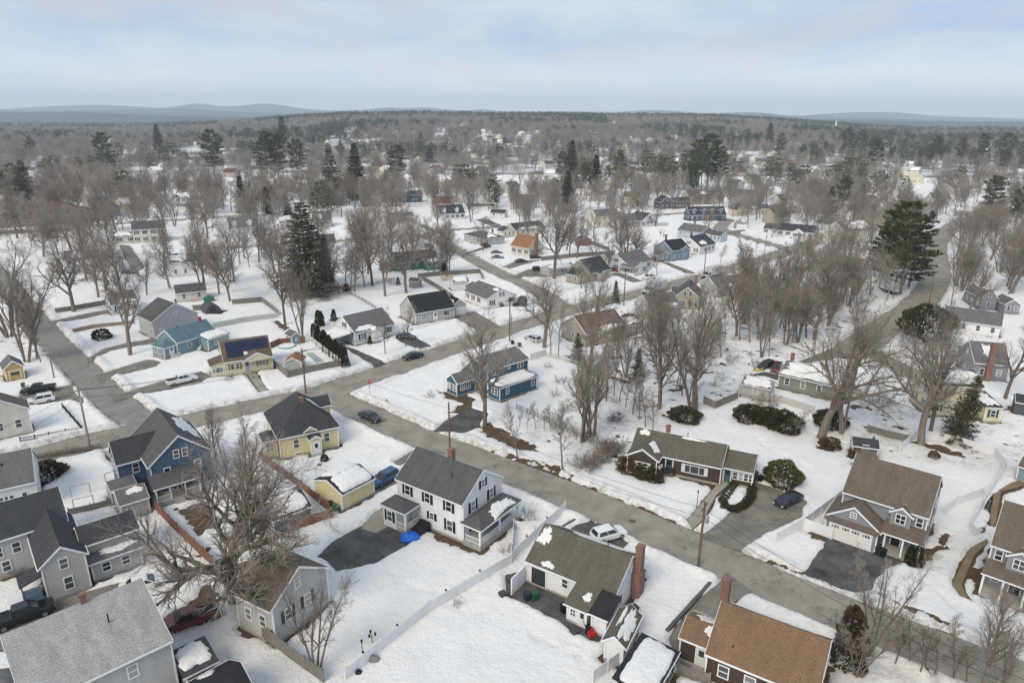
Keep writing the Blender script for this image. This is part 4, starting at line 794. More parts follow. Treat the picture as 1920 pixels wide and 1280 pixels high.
quick('white ranch with dark roof, black shutters and central gable', ('m5', 1505, 362), ('m5', 1790, 388), 3.0, 10, 'white', 'dark', 'gx', 2.6, 1, BLK, (), None, ((-.4, .02, .2, .9, 2.8, 'gx', 2.0, 'dark', 'f'), (.45, .75, -.2, .4, 3.0, 'gy', 1.6, 'dark', 'f')))
quick('pale yellow colonial with brown roof on the far street', ('m5', 362, 118), ('m5', 485, 120), 5.8, ('m5', 590, 135), 'paley', 'brown', 'gx', 3.0, 2, None, (), None, ((.98, 1.5, .0, .9, 3.0, 'sr', .8, 'brown', 'f'),))
quick('charcoal house with white dormers on the far street', ('m5', 632, 158), ('m5', 740, 155), 4.0, 9, 'dgrey', 'dark', 'gy', 3.4, 1, None, (), None, ((.9, 2.2, .05, .8, 4.2, 'gx', 2.2, 'dark', 'fr'),))
quick('beige house with brown roofs and two gables', ('m5', 850, 115), ('m5', 1115, 108), 5.0, 10, 'beige', 'warm', 'gx', 3.2, 2, None, (('f', .35, .55, .3, .8),), None, ((.55, .95, -.2, .5, 5.0, 'gy', 2.6, 'brown', 'f'), (.0, .4, -.15, .5, 4.6, 'gy', 2.4, 'brown', 'f')))
quick('grey colonial with dark roof at the far woods edge', ('m5', 1150, 100), ('m5', 1330, 108), 5.2, 10, 'lgrey', 'mid', 'gx', 3.2, 2, BLK)
quick('pale yellow cape with tan roof and side wing', ('m5', 1245, 212), ('m5', 1400, 205), 3.4, 10, 'paley', 'brown', 'gx', 3.8, 1, None, (('f', .5, .85, .05, .4, 3),), None, ((-.3, .15, -.1, .7, 3.4, 'gy', 3.0, 'brown', 'f'), (1, 1.5, .1, .8, 3.2, 'gx', 2, 'mid', 'f')))
quick('brown ranch with broad snow patch on hipped roof', ('m5', 1482, 205), ('m5', 1700, 205), 2.9, 12, 'brick', 'brown', 'hip', 2.4, 1, None, (('f', .3, .7, .3, .95, 3),))
quick('cream colonial with grey roof beside bare orchard tree', ('m5', 160, 265), ('m5', 340, 252), 5.6, 9, 'cream', 'grey', 'gx', 2.8, 2, None)
quick('white house with dark roofs and tall front gable', ('m5', 490, 298), ('m5', 620, 280), 3.2, 9, 'white', 'dark', 'gy', 3.4, 1, BLK, (), None, ((-.8, .1, .3, 1.1, 3.4, 'gx', 3.0, 'mid', 'f'),))
quick('grey roofed house half hidden in the wood by the street', ('m5', 560, 960), ('m5', 790, 935), 3.2, 8.5, 'lgrey', 'grey', 'gx', 3.0, 1, None, (('f', .55, .95, .02, .3, 3),))
quick('beige gabled house with grey roof and brick chimney among bare trees', ('m5', 735, 865), ('m5', 935, 880), 3.4, 11, 'beige', 'mid', 'gy', 3.0, 1, BLK, (), (.75, .6, 8.3), ((-.15, .1, .4, .8, 3.2, 'gx', 1.6, 'mid', ''),))
quick('low grey house with snowy roof beside parked truck trailer', ('m5', 1060, 800), ('m5', 1380, 770), 3.0, 9, 'lgrey', 'grey', 'gx', 2.4, 1, None, (('f', .1, .6, .02, .3, 3), ('f', .7, .97, .1, .9, 3)))
quick('house with broad brown roof seen through bare trees', ('m5', 75, 1145), ('m5', 385, 1085), 3.2, 10, 'beige', 'warm', 'gx', 3.2, 1, None, (('f', .35, .95, .01, .28, 3),), None, ((.85, 1.5, .1, .7, 2.8, 'gx', 1.4, 'warm', 'f', 'f'),))
quick('long grey ranch with white snow roof behind pale fence', ('m1', 72, 715), ('m1', 520, 815), 3.0, 8, 'sage', 'grey', 'gx', 1.8, 1, None, (('f', .01, .99, .02, .99, 8), ('b', .01, .99, .02, .99, 8)), (.05, .7, 6))
h, v = quick('pale yellow two-storey house with deep snow on roof', ('m1', 1105, 790), ('m1', 1445, 805), 6.0, 8.0, 'paley', 'dark', 'gx', 1.8, 2, (.05, .06, .06), (('f', .05, .99, .12, .99, 6), ('b', .02, .98, .02, .99, 6)), None, ((1.0, 1.36, -.2, .6, 3.0, 'sf', .6, 'dark', 'f', 'f'),), lod=0)
quick('grey house with tall red brick chimney beside bare tree', ('m1', 1378, 640), ('m1', 1620, 660), 3.6, 10, 'grey', 'grey', 'gx', 3.2, 1, None, (('f', .3, .6, .3, .9, 3),))[0].chimney(2.6, -.5, 1.0, .9, 0, 8.2)
quick('long low house with plain grey roof by the curving road', ('m1', 1165, 345), ('m1', 1560, 400), 3.0, 9, 'white', 'grey', 'gx', 2.4, 1)
quick('grey house with screened porch and snow edged roof', ('m1', 1420, 210), ('m1', 1540, 215), 3.4, 10, 'grey', 'grey', 'gy', 2.8, 1, None, (('l', .02, .98, .7, .98, 4),), None, ((1, 1.9, -.35, .3, 2.8, 'gy', 1.5, 'grey', 'f', 'r'),))
quick('white house with brown roof at the far bend', ('m6', 1840, 790), ('m6', 2000, 800), 3.6, 10, 'white', 'redbrown', 'gx', 3, 1)
quick('grey roofed house above the road bend', ('m6', 1790, 745), ('m6', 1960, 755), 3.4, 10, 'lgrey', 'mid', 'gx', 3, 1)
quick('white cottage with snow on steep gables up the road', ('m6', 1690, 500), ('m6', 1850, 500), 3.4, 10, 'white', 'grey', 'gy', 4, 1, None, (('l', .02, .98, .05, .98), ('r', .02, .98, .05, .98)))
quick('grey cottage with red awning beyond the road bend', ('m6', 1400, 380), ('m6', 1560, 390), 3.2, 9, 'lgrey', 'grey', 'gx', 2, 1, None, (('f', .02, .98, .02, .98),))
quick('large tan barn like building behind the tall pines', ('m6', 590, 540), ('m6', 830, 520), 5.5, 12, 'cream', 'brown', 'gx', 3.5, 1, None, (('f', .1, .9, .2, .95),))
quick('shed half buried in the wooded bank', ('m6', 500, 760), ('m6', 700, 790), 2.6, 7, 'brown', 'redbrown', 'gx', 1.8, 1)
# left middle distance
quick('white house with grey roof and covered rear deck left of the oak', ('m2', 465, 592), ('m2', 735, 578), 4.8, 8.5, 'white', 'mid', 'gx', 2.4, 2, None, (('f', .2, .6, .05, .9, 3),), None, ((.2, .6, -.35, .1, 3.0, 'sf', .5, 'grey', 'f', 'f'), (.9, 1.6, .1, .8, 3, 'gx', 1.5, 'mid', 'f', 'f')))
quick('long white raised ranch with basement door', ('m2', 1265, 612), ('m2', 1640, 588), 4.8, 8.5, 'white', 'mid', 'gx', 2.2, 1, None, (('f', .0, .4, .1, .98, 4), ('b', 0, 1, 0, 1)), (.02, .6, 7.5))[0]
quick('cream garage with dark roof and green tarp beside it', ('m2', 1315, 842), ('m2', 1550, 818), 2.8, 6.5, 'cream', 'mid', 'gx', 1.8, 1, None, (('b', .05, .95, .05, .95),), name='garage', cat='garage')
quick('white cape with steep grey roof behind the oak', ('m2', 1020, 1000), ('m2', 1135, 1055), 4.4, ('m2', 1530, 1000), 'lgrey', 'mid', 'gx', 3.4, 1, None)
quick('white cottage with snowy porch roof behind weathered fence', ('m2', 830, 930), ('m2', 1040, 900), 2.9, 8, 'white', 'grey', 'gx', 2.6, 1, BLK, (('f', .3, .95, .05, .35, 3),))
quick('cream colonial with grey roof and low snowy wing', ('m2', 985, 365), ('m2', 1240, 352), 5.6, 9, 'cream', 'mid', 'gx', 3.0, 2, BLK, (), None, ((-.62, .02, .1, .8, 3.0, 'gx', 1.6, 'grey', 'f', 'f'),))
quick('white colonial with snow roof and pillared entry', ('m2', 1312, 122), ('m2', 1545, 118), 5.8, 9, 'white', 'dark', 'gx', 2.6, 2, BLK, (('f', .01, .99, .05, .99),), None, ((.98, 1.5, .1, .9, 3.4, 'gx', 1.8, 'grey', 'f', 'f'), (.0, .4, -.3, .1, 3, 'sf', .5, 'grey', 'f', 'f')))
quick('long brick school building with brown hipped roof', ('m2', 10, 275), ('m2', 690, 235), 4.5, 22, 'brick', 'redbrown', 'hip', 5, 1, None, (), None, ((-.05, .9, -.12, .05, 3.2, 'sf', .6, 'redbrown', 'f'),), name='school_building', cat='school')
quick('white house with dormers and long front porch by the lane', ('m3', 120, 350), ('m3', 345, 335), 3.2, 10, 'white', 'grey', 'gx', 4, 1, None, (), None, ((.1, .28, .05, .5, 5.4, 'gy', 1, 'grey', 'f'), (.6, .78, .05, .5, 5.4, 'gy', 1, 'grey', 'f')))
quick('low white ranch with dark roof behind the tall dark conifer', ('m3', 800, 468), ('m3', 920, 462), 3.0, 9, 'white', 'dark', 'gx', 3, 1, BLK)
quick('cream cape with dormer behind the tall dark conifer', ('m3', 740, 295), ('m3', 885, 292), 3.2, 9, 'cream', 'mid', 'gx', 4, 1, BLK, (), None, ((.3, .55, .05, .5, 5.4, 'gy', 1, 'mid', 'f'),))
quick('beige two-storey house with snowy roof at the lane corner', ('m3', 1300, 235), ('m3', 1420, 232), 5.4, 9, 'beige', 'mid', 'gx', 2.4, 2, BLK, (('f', .02, .98, .05, .95),), None, ((.98, 1.7, .1, .8, 3.2, 'gx', 1.8, 'mid', 'f'),))
quick('blue grey house with snow on split roof at wood edge', ('m3', 1255, 92), ('m3', 1460, 92), 5.5, 10, 'dutch', 'dark', 'gx', 2.8, 2, None, (('f', .25, .98, .2, .98),), None, ((.98, 1.5, .1, .8, 4.6, 'gx', 2.4, 'dark', 'f'),))
quick('small white cottage with snow roof by the spruces', ('m3', 435, 300), ('m3', 500, 310), 3.2, 9, 'white', 'grey', 'gy', 2.4, 1, None, (('r', .02, .98, .02, .98),))
quick('grey house with white porch wing among spruces', ('m3', 370, 80), ('m3', 600, 82), 4.4, 10, 'white', 'mid', 'gx', 3.4, 1, None, (), None, ((.98, 1.5, 0, .7, 3.6, 'gx', 2, 'mid', 'f'), ))
quick('white house with snowy gable roof left of the spruces', ('m3', -60, 160), ('m3', 70, 150), 3.6, 10, 'white', 'grey', 'gx', 3, 1, None, (('f', .02, .98, .02, .98),))
quick('small grey shed by the green house', ('m3', 1460, 745), ('m3', 1532, 752), 2.2, 3.2, 'stone', 'brown', 'gx', .8, 1, name='garden_shed', cat='shed', auto=False)
quick('white shed with snowy roof behind the white ranch', ('m4', 520, 760), ('m4', 640, 750), 2.7, 5, 'white', 'grey', 'gx', 1.4, 1, None, (('f', .03, .97, .05, .98),), name='garden_shed', cat='shed', auto=False)
quick('grey shed with snow roof behind weathered fence panels', ('n8', 815, 352), ('n8', 1010, 392), 2.6, 4.5, 'lgrey', 'grey', 'gx', 1.0, 1, None, (('f', .01, .99, .02, .99, 8), ('b', .01, .99, .02, .99, 8)), name='garden_shed', cat='shed')
quick('small dark grey shed beside leaning fence panels', ('m1', 565, 1190), ('m1', 745, 1215), 2.2, 3.4, 'dgrey', 'dark', 'gx', .8, 1, name='garden_shed', cat='shed', lod=0)
quick('tan shed roof beside the grey two-storey house', ('m1', 600, 1275), ('m1', 740, 1290), 1.9, 2.0, 'stone', 'brown', 'sf', .5, 1, name='garden_shed', cat='shed', auto=False)
quick('dark shed at the right edge beyond the pines', ('m1', 1650, 900), ('m1', 1740, 915), 2.4, 4, 'dgrey', 'dark', 'gx', 1, 1, name='garden_shed', cat='shed', auto=False)
quick('tiny white playhouse shed on snowy lawn', ('m5', 612, 375), ('m5', 660, 378), 2.3, 3, 'white', 'mid', 'gy', 1, 1, None, (('r', .03, .97, .03, .97),), name='garden_shed', cat='shed')
quick('dark red shed at the fence end', ('m4', 1470, 440), ('m4', 1560, 432), 2.6, 4, 'brick', 'redbrown', 'gy', 1.2, 1, name='garden_shed', cat='shed', auto=False)
# round roofed grey shed
o = thing('garden_shed', 'dark grey arched canvas shelter beside the fence', 'shed', G(('m2', 1605, 995)), math.radians(40)); b = MB()
arc = [(2.0 * math.cos(math.pi * k / 12), 2.6 * math.sin(math.pi * k / 12) ** .8) for k in range(13)]; b.prism(arc, 0, 4.6, 'y').obj('canopy', pm('canvas_grey', (.075, .08, .09), .8, .2), o)
MB().box(-.7, .7, -.03, 0.02, 0, 1.9).obj('door', pm('canvas_dark', (.05, .052, .06), .8), o); FOOT.append([(o.location.x + a, o.location.y + b_) for a, b_ in ((-2, 0), (2, 0), (2, 4), (-2, 4))])
# ------------------------------------------------------------------ ground, snow, terrain, hills
def sm(a, b, x): t = np.clip((x - a) / (b - a), 0, 1); return t * t * (3 - 2 * t)
def field(X, Y):
    d = np.full(X.shape, 50.0); dr = np.full(X.shape, 50.0); df = np.full(X.shape, 50.0); dm = np.full(X.shape, 50.0)
    def apply(arr, pts, fn, pad=8.0):
        P = np.array(pts); m = (X > P[:, 0].min() - pad) & (X < P[:, 0].max() + pad) & (Y > P[:, 1].min() - pad) & (Y < P[:, 1].max() + pad)
        if m.any(): arr[m] = np.minimum(arr[m], fn(X[m], Y[m]))
    for c in CLEAR:
        if c[0] == 'line':
            f = lambda x, y, c=c: seg_d(x, y, c[1]) - c[2]
            apply(d, c[1], f, 12); apply(dr, c[1], f, 12)
        else: apply(d, c[1], lambda x, y, c=c: poly_sd(x, y, c[1]))
    for p in FOOT: apply(df, p, lambda x, y, p=p: poly_sd(x, y, p))
    for p in MELT: apply(dm, p, lambda x, y, p=p: poly_sd(x, y, p))
    return d, dr, df, dm
def snow_height(X, Y, res):
    d, dr, df, dm = field(X, Y)
    e = d + (fbm(X, Y, 1.6, 3) - .5) * .7 + (fbm(X, Y, 5, 11) - .5) * .7
    w = max(1.0, res)
    f = sm(-.15, .75 * w, e)
    f = np.minimum(f, sm(-.1, .6, df + (fbm(X, Y, 1.2, 21) - .62) * 1.5))
    f = np.minimum(f, sm(-.3, .5, dm + (fbm(X, Y, 1.0, 31, 3) - .5) * 2.2))
    if res < 1:
        wd = np.full(X.shape, 50.0)
        for p in WOODS: wd = np.minimum(wd, poly_sd(X, Y, p))
        f = np.minimum(f, sm(.0, .10, .73 - fbm(X, Y, 1.6, 91, 4) + np.clip(wd, 0, 6) * .12))
    er = dr + (fbm(X, Y, 3, 5) - .5) * .8
    h = .27 + (fbm(X, Y, 11, 7) - .5) * .28 + (fbm(X, Y, 2.4, 9, 5) - .5) * .20
    if res < .5:
        tk = np.full(X.shape, 9.0)
        for p in TRACKS: tk = np.minimum(tk, seg_d(X, Y, p) + (fbm(X, Y, .8, 97, 2) - .5) * .9)
        h = h - .13 * np.exp(-(np.clip(tk, 0, 9) / .28) ** 2)
    bank = np.exp(-((er - 1.25) / .75) ** 2) * (.22 + .62 * fbm(X, Y, 2.2, 41, 3))
    bank2 = np.exp(-((e - .9) / .5) ** 2) * .28 * fbm(X, Y, 1.7, 43, 3)
    z = -.22 + (h + np.maximum(bank, bank2) + .22) * f
    dirt = np.clip(np.maximum(np.exp(-np.clip(er - .2, 0, 9) / 1.1) * 1.1, np.exp(-np.clip(e, 0, 9) / .45) * .55), 0, 1)
    if res < 1: dirt = np.maximum(dirt, np.clip(1 - np.clip(wd, 0, 6) / 4, 0, 1) * .55 * sm(.42, .62, fbm(X, Y, 3.5, 95, 4)))
    dirt = np.maximum(dirt, .30 * np.exp(-np.clip(dm, 0, 9) / .6))
    return z, dirt, d, df
def grid_sheet(name, y0, y1, step, marg, kx, cap=1e9):
    nx = int((kx * y1 + marg) * 2 / step) + 1; ny = int(round((y1 - y0) / step)) + 1
    xs = (np.arange(nx) - (nx - 1) / 2) * step; ys = y0 + np.arange(ny) * step
    X, Y = np.meshgrid(xs, ys); keep = np.abs(X) < kx * Y + marg
    Z = np.zeros_like(X); Dt = np.zeros_like(X); z, dt, d, df = snow_height(X[keep], Y[keep], step); Z[keep] = z; Dt[keep] = dt
    idx = -np.ones(X.shape, int); idx[keep] = np.arange(keep.sum())
    q = keep[:-1, :-1] & keep[1:, :-1] & keep[:-1, 1:] & keep[1:, 1:]
    mz = np.maximum(np.maximum(Z[:-1, :-1], Z[1:, :-1]), np.maximum(Z[:-1, 1:], Z[1:, 1:])); q &= mz > -.1
    F = np.stack([idx[:-1, :-1][q], idx[:-1, 1:][q], idx[1:, 1:][q], idx[1:, :-1][q]], 1)
    V = np.stack([X[keep], Y[keep], Z[keep]], 1)
    me = fastmesh(name, V, F, [snowmat()], None, True)
    at = me.attributes.new('dirt', 'FLOAT', 'POINT'); at.data.foreach_set('value', Dt[keep].astype(np.float32))
    return struct(ob(name, me))
TRACKS = [smooth_line(xy(p)) for p in ([('n2', 700, 640), ('n2', 800, 760), ('n2', 1000, 800), ('n2', 1200, 690)], [('n2', 540, 800), ('n2', 700, 760), ('n2', 900, 640)], [('n6', 720, 880), ('n6', 840, 960), ('n6', 980, 1000), ('n6', 900, 1090)], [('n8', 900, 700), ('n8', 1000, 800), ('n8', 1180, 860), ('n8', 1300, 960)],
    [('n4', 640, 120), ('n4', 900, 150), ('n4', 1100, 200)], [('n4', 780, 700), ('n4', 900, 760), ('n4', 1050, 900)], [('n3', 800, 640), ('n3', 900, 740), ('n3', 860, 860)], [('n1', 250, 150), ('n1', 400, 120), ('n1', 560, 60)], [('n7', 650, 480), ('n7', 760, 520), ('n7', 860, 640), ('n7', 820, 760)], [('n3', 100, 1000), ('n3', 250, 1100), ('n3', 420, 1150), ('n3', 300, 1280)], [('n2', 250, 520), ('n2', 420, 440), ('n2', 600, 330)], [('n5', 260, 1150), ('n5', 420, 1180), ('n5', 640, 1250)])]
grid_sheet('snow_ground', 36.0, 130.08, 0.336, 24, .80)
grid_sheet('snow_ground_middle', 129.9, 252.0, 0.55, 24, .80)
grid_sheet('snow_ground_beyond', 250.0, 650.0, 2.0, 40, .82)
def turfmat():
    m, n, l, b = mk('turf_dead'); tcn = n.new('ShaderNodeTexCoord'); nz = n.new('ShaderNodeTexNoise'); nz.inputs['Scale'].default_value = 1.4; nz.inputs['Detail'].default_value = 10; nz.inputs['Roughness'].default_value = .75
    l.new(tcn.outputs['Object'], nz.inputs['Vector']); r = n.new('ShaderNodeValToRGB'); l.new(nz.outputs['Fac'], r.inputs[0]); e = r.color_ramp.elements
    e[0].position = .3; e[0].color = (.050, .031, .019, 1); e[1].position = .7; e[1].color = (.17, .12, .072, 1); l.new(r.outputs[0], b.inputs['Base Color']); b.inputs['Roughness'].default_value = 1; b.inputs['Specular IOR Level'].default_value = .1
    bp = n.new('ShaderNodeBump'); bp.inputs['Distance'].default_value = .15; l.new(nz.outputs['Fac'], bp.inputs['Height']); l.new(bp.outputs[0], b.inputs['Normal']); return m
struct(MB().poly([(-900, -200, 0), (900, -200, 0), (900, 660, 0), (-900, 660, 0)]).obj('ground', turfmat()))
def elev(x, y):
    b = x / np.maximum(y, 1); c = (.12 + .88 * sm(-.55, -.16, b)) * (1 - .72 * sm(.22, .60, b))
    return c * (50 * sm(620, 2350, y) - 40 * sm(2500, 3600, y)) + (fbm(x, y, 260, 51, 3) - .5) * 8 * sm(700, 1100, y) + .14
ys = np.concatenate([np.linspace(640, 3000, 90), np.linspace(3100, 7000, 30), np.linspace(7600, 13200, 10)]); ts = np.linspace(-1, 1, 90)
T, YY = np.meshgrid(ts, ys); XX = T * (1.25 * YY + 500); ZZ = elev(XX, YY); n0 = len(ts)
F = [(j * n0 + i, j * n0 + i + 1, (j + 1) * n0 + i + 1, (j + 1) * n0 + i) for j in range(len(ys) - 1) for i in range(n0 - 1)]
m, n, l, b = mk('far_snowfield'); tcn = n.new('ShaderNodeTexCoord'); nz = n.new('ShaderNodeTexNoise'); nz.inputs['Scale'].default_value = .018; nz.inputs['Detail'].default_value = 8; l.new(tcn.outputs['Object'], nz.inputs['Vector'])
r = n.new('ShaderNodeValToRGB'); l.new(nz.outputs['Fac'], r.inputs[0]); e = r.color_ramp.elements; e[0].position = .42; e[0].color = (.16, .135, .115, 1); e[1].position = .60; e[1].color = (.70, .71, .73, 1); l.new(r.outputs[0], b.inputs['Base Color']); b.inputs['Roughness'].default_value = 1
VT = np.stack([XX.ravel(), YY.ravel(), ZZ.ravel()], 1); F = np.array(F); nearf = YY.ravel()[F[:, 0]] < 2850
struct(ob('terrain', fastmesh('terrain', VT, F[nearf], [m], None, True)))
struct(ob('terrain_beyond', fastmesh('terrain_beyond', VT, F[~nearf], [pm('far_forest', (.085, .085, .078), 1, .35, .004, spec=0)], None, True)))
def hillmat(name, col):
    m, n, l, b = mk(name); tcn = n.new('ShaderNodeTexCoord'); nz = n.new('ShaderNodeTexNoise'); nz.inputs['Scale'].default_value = .004; nz.inputs['Detail'].default_value = 12; nz.inputs['Roughness'].default_value = .7; l.new(tcn.outputs['Object'], nz.inputs['Vector'])
    r = n.new('ShaderNodeValToRGB'); l.new(nz.outputs['Fac'], r.inputs[0]); e = r.color_ramp.elements; e[0].position = .35; e[0].color = (*scl(col, .7), 1); e[1].position = .68; e[1].color = (*scl(col, 1.4), 1); k = r.color_ramp.elements.new(.74); k.color = (.5, .52, .54, 1)
    l.new(r.outputs[0], b.inputs['Base Color']); b.inputs['Roughness'].default_value = 1; b.inputs['Specular IOR Level'].default_value = 0; return m
def hills(name, sky, dist, depth, col):
    P = []
    for x, y in sky: d = ray((x, y)); t = dist / d[1]; P.append((d[0] * t, CAMH + d[2] * t))
    xs = np.linspace(P[0][0], P[-1][0], 700); zs = np.interp(xs, [p[0] for p in P], [p[1] for p in P]); k = np.ones(9) / 9; zs = np.convolve(np.pad(zs, 4, 'edge'), k, 'valid')
    zs = zs + (fbm(xs, xs * 0 + dist, dist * .03, 3, 4) - .5) * dist * .0012
    rows = [(-depth, 0.0), (-depth * .6, .45), (-depth * .25, .85), (0, 1.0), (depth * .5, .6), (depth, 0)]; V = []
    for dy, k in rows: V += [(x, dist + dy + (vn(np.array([x]), np.array([dy]), dist * .05, 4)[0] - .5) * depth * .3, -2 + max(z, 4) * k) for x, z in zip(xs, zs)]
    nn = len(xs); F = [(j * nn + i, j * nn + i + 1, (j + 1) * nn + i + 1, (j + 1) * nn + i) for j in range(len(rows) - 1) for i in range(nn - 1)]
    struct(ob(name, fastmesh(name, V, F, [hillmat(name + '_forest', col)], None, True)))
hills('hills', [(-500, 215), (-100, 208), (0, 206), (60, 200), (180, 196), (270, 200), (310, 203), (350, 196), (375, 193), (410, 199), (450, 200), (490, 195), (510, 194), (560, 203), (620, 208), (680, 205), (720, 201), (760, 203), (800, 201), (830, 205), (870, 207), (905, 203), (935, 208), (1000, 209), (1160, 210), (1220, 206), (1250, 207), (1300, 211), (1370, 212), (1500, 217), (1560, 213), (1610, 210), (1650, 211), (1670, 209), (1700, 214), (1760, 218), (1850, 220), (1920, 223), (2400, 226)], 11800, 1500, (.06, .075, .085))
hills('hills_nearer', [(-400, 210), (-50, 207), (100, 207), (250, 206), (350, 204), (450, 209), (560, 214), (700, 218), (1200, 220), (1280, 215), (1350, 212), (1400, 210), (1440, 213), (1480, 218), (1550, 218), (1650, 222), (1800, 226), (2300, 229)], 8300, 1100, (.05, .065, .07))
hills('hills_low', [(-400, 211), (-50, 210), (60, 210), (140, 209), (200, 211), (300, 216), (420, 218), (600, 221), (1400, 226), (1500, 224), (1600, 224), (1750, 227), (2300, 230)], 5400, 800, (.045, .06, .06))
# ------------------------------------------------------------------ trees
BARK = pm('bark', (.185, .152, .122), .95, .3, 3, 0, rnd=.25); TWIG = pm('twigs_grey', (.30, .265, .230), .95, .15, .5, rnd=.22); TWIGR = pm('twigs_red', (.29, .232, .195), .95, .15, .5, rnd=.2)
def perp(d):
    a = np.array([1., 0, 0]) if abs(d[0]) < .7 else np.array([0, 1., 0]); p = np.cross(d, a); return p / np.linalg.norm(p)
def grow(seed, Hh, first, nch, ratio, ang, wig, trop, nseg, start, stems=1, r0=.28, lean=.0, spread=0.):
    rs = np.random.RandomState(seed); segs = [[] for _ in range(6)]; stack = []
    for k in range(stems):
        a = 2 * math.pi * (k + rs.rand()) / stems; ln = lean * (0.5 + rs.rand()); d = np.array([math.cos(a) * ln, math.sin(a) * ln, 1.]); d /= np.linalg.norm(d)
        stack.append((np.array([math.cos(a) * .25 * (stems > 1), math.sin(a) * .25 * (stems > 1), -.15]), d, Hh * (.8 + .25 * rs.rand() if stems > 1 else 1.0) * first, r0 / math.sqrt(stems) ** .8, 0))
    while stack:
        p, d, L, r, lv = stack.pop(); n = nseg[lv]; pts = [p]; ds = [d]; rr = [r]
        for i in range(n):
            d = d + rs.normal(0, wig[min(lv, len(wig) - 1)], 3) + np.array([0, 0, trop[min(lv, len(trop) - 1)]]); d = d / np.linalg.norm(d); p = p + d * (L / n); pts.append(p); ds.append(d)
            rr.append(max(r * (1 - .82 * ((i + 1) / n) ** (1.2 if lv == 0 else 1)), .006))
        for i in range(n): segs[lv].append((pts[i], pts[i + 1], rr[i], rr[i + 1]))
        if lv < len(nch):
            az = rs.rand() * 6.28; m = max(2, int(round(nch[lv] * (.75 + .5 * rs.rand()))))
            for k in range(m):
                t = start[lv] + (1 - start[lv]) * (k + rs.rand() * .8) / m; t = min(t, .99); f = t * n; i = min(int(f), n - 1); q = pts[i] + (pts[i + 1] - pts[i]) * (f - i)
                az += 2.4 + rs.normal(0, .4); dd = ds[i + 1]; a = perp(dd); b = np.cross(dd, a); an = math.radians(ang[lv] * (1 - .35 * t) + rs.normal(0, 7))
                cd = dd * math.cos(an) + (a * math.cos(az) + b * math.sin(az)) * math.sin(an)
                rl = L * ratio[lv] * (1.12 - .55 * t) * (.75 + .5 * rs.rand())
                stack.append((q, cd, rl, max(.0075, (rr[i] * (1 - f + i) + rr[i + 1] * (f - i)) * (.74 if lv < 2 else .72)), lv + 1))
    return segs
def tubes(segs, sides, minr=0.):
    A = np.array([s[0] for s in segs]); B = np.array([s[1] for s in segs]); ra = np.maximum(np.array([s[2] for s in segs]), minr); rb = np.maximum(np.array([s[3] for s in segs]), minr)
    d = B - A; d /= np.linalg.norm(d, axis=1, keepdims=True) + 1e-9; ref = np.where(np.abs(d[:, :1]) < .7, np.array([[1., 0, 0]]), np.array([[0, 1., 0]])); a = np.cross(d, ref); a /= np.linalg.norm(a, axis=1, keepdims=True); b = np.cross(d, a)
    th = np.arange(sides) * 2 * math.pi / sides; ring = a[:, None] * np.cos(th)[None, :, None] + b[:, None] * np.sin(th)[None, :, None]
    V = np.stack([A[:, None] + ring * ra[:, None, None], B[:, None] + ring * rb[:, None, None]], 1).reshape(-1, 3); n = len(segs); k = np.arange(sides); base = (np.arange(n) * 2 * sides)[:, None]
    F = np.stack([base + k, base + (k + 1) % sides, base + sides + (k + 1) % sides, base + sides + k], 2).reshape(-1, 4); return V, F
def tree_proto(segs, bark, twig, split=3, minr=.0075, sides=(7, 6, 5)):
    V = []; F = []; o = 0
    for lv in range(split):
        if segs[lv]: v, f = tubes(segs[lv], sides[lv]); V.append(v); F.append(f + o); o += len(v)
    tr = fastmesh('trunk', np.concatenate(V), np.concatenate(F), [bark], None, True)
    cs = [s for lv in range(split, 6) for s in segs[lv]]; v, f = tubes(cs, 3, minr); cr = fastmesh('crown', v, f, [twig])
    h_ = max(float(s[1][2]) for lv in segs for s in lv); return tr, cr, h_
PROTO = {}
def defs(kind, n, seed, twig, **k):
    PROTO[kind] = [tree_proto(grow(seed + i, **k), BARK, twig) for i in range(n)]
defs('oak', 4, 100, TWIG, Hh=15, first=.74, nch=(11, 8, 7, 6), ratio=(.64, .54, .50, .72), ang=(58, 50, 48, 45), wig=(.06, .13, .16, .2), trop=(.03, .07, .05, .03), nseg=(9, 7, 4, 3, 1), start=(.28, .2, .15, .1), r0=.38)
PROTO['giant'] = [tree_proto(grow(107, Hh=16, first=.62, nch=(13, 9, 8, 7), ratio=(.72, .52, .46, .74), ang=(62, 50, 48, 45), wig=(.10, .14, .16, .2), trop=(.03, .07, .06, .04), nseg=(8, 7, 4, 3, 1), start=(.16, .15, .12, .1), r0=.5), BARK, TWIG)]
defs('maple', 4, 200, TWIG, Hh=15, first=.9, nch=(13, 7, 7, 6), ratio=(.46, .50, .50, .74), ang=(46, 44, 44, 40), wig=(.05, .09, .13, .18), trop=(.04, .10, .07, .05), nseg=(10, 6, 4, 3, 1), start=(.24, .2, .15, .1), r0=.31)
defs('redmaple', 2, 300, TWIGR, Hh=14, first=.85, nch=(13, 8, 8, 7), ratio=(.5, .50, .50, .72), ang=(42, 44, 44, 42), wig=(.05, .09, .13, .2), trop=(.04, .10, .08, .05), nseg=(9, 6, 4, 3, 1), start=(.2, .15, .1, .1), r0=.24)
defs('multi', 3, 400, TWIG, Hh=14, first=.95, nch=(7, 5, 6, 6), ratio=(.36, .48, .50, .74), ang=(34, 42, 42, 40), wig=(.06, .09, .13, .18), trop=(.05, .09, .06, .04), nseg=(9, 5, 4, 3, 1), start=(.3, .2, .15, .1), stems=4, lean=.22, r0=.30)
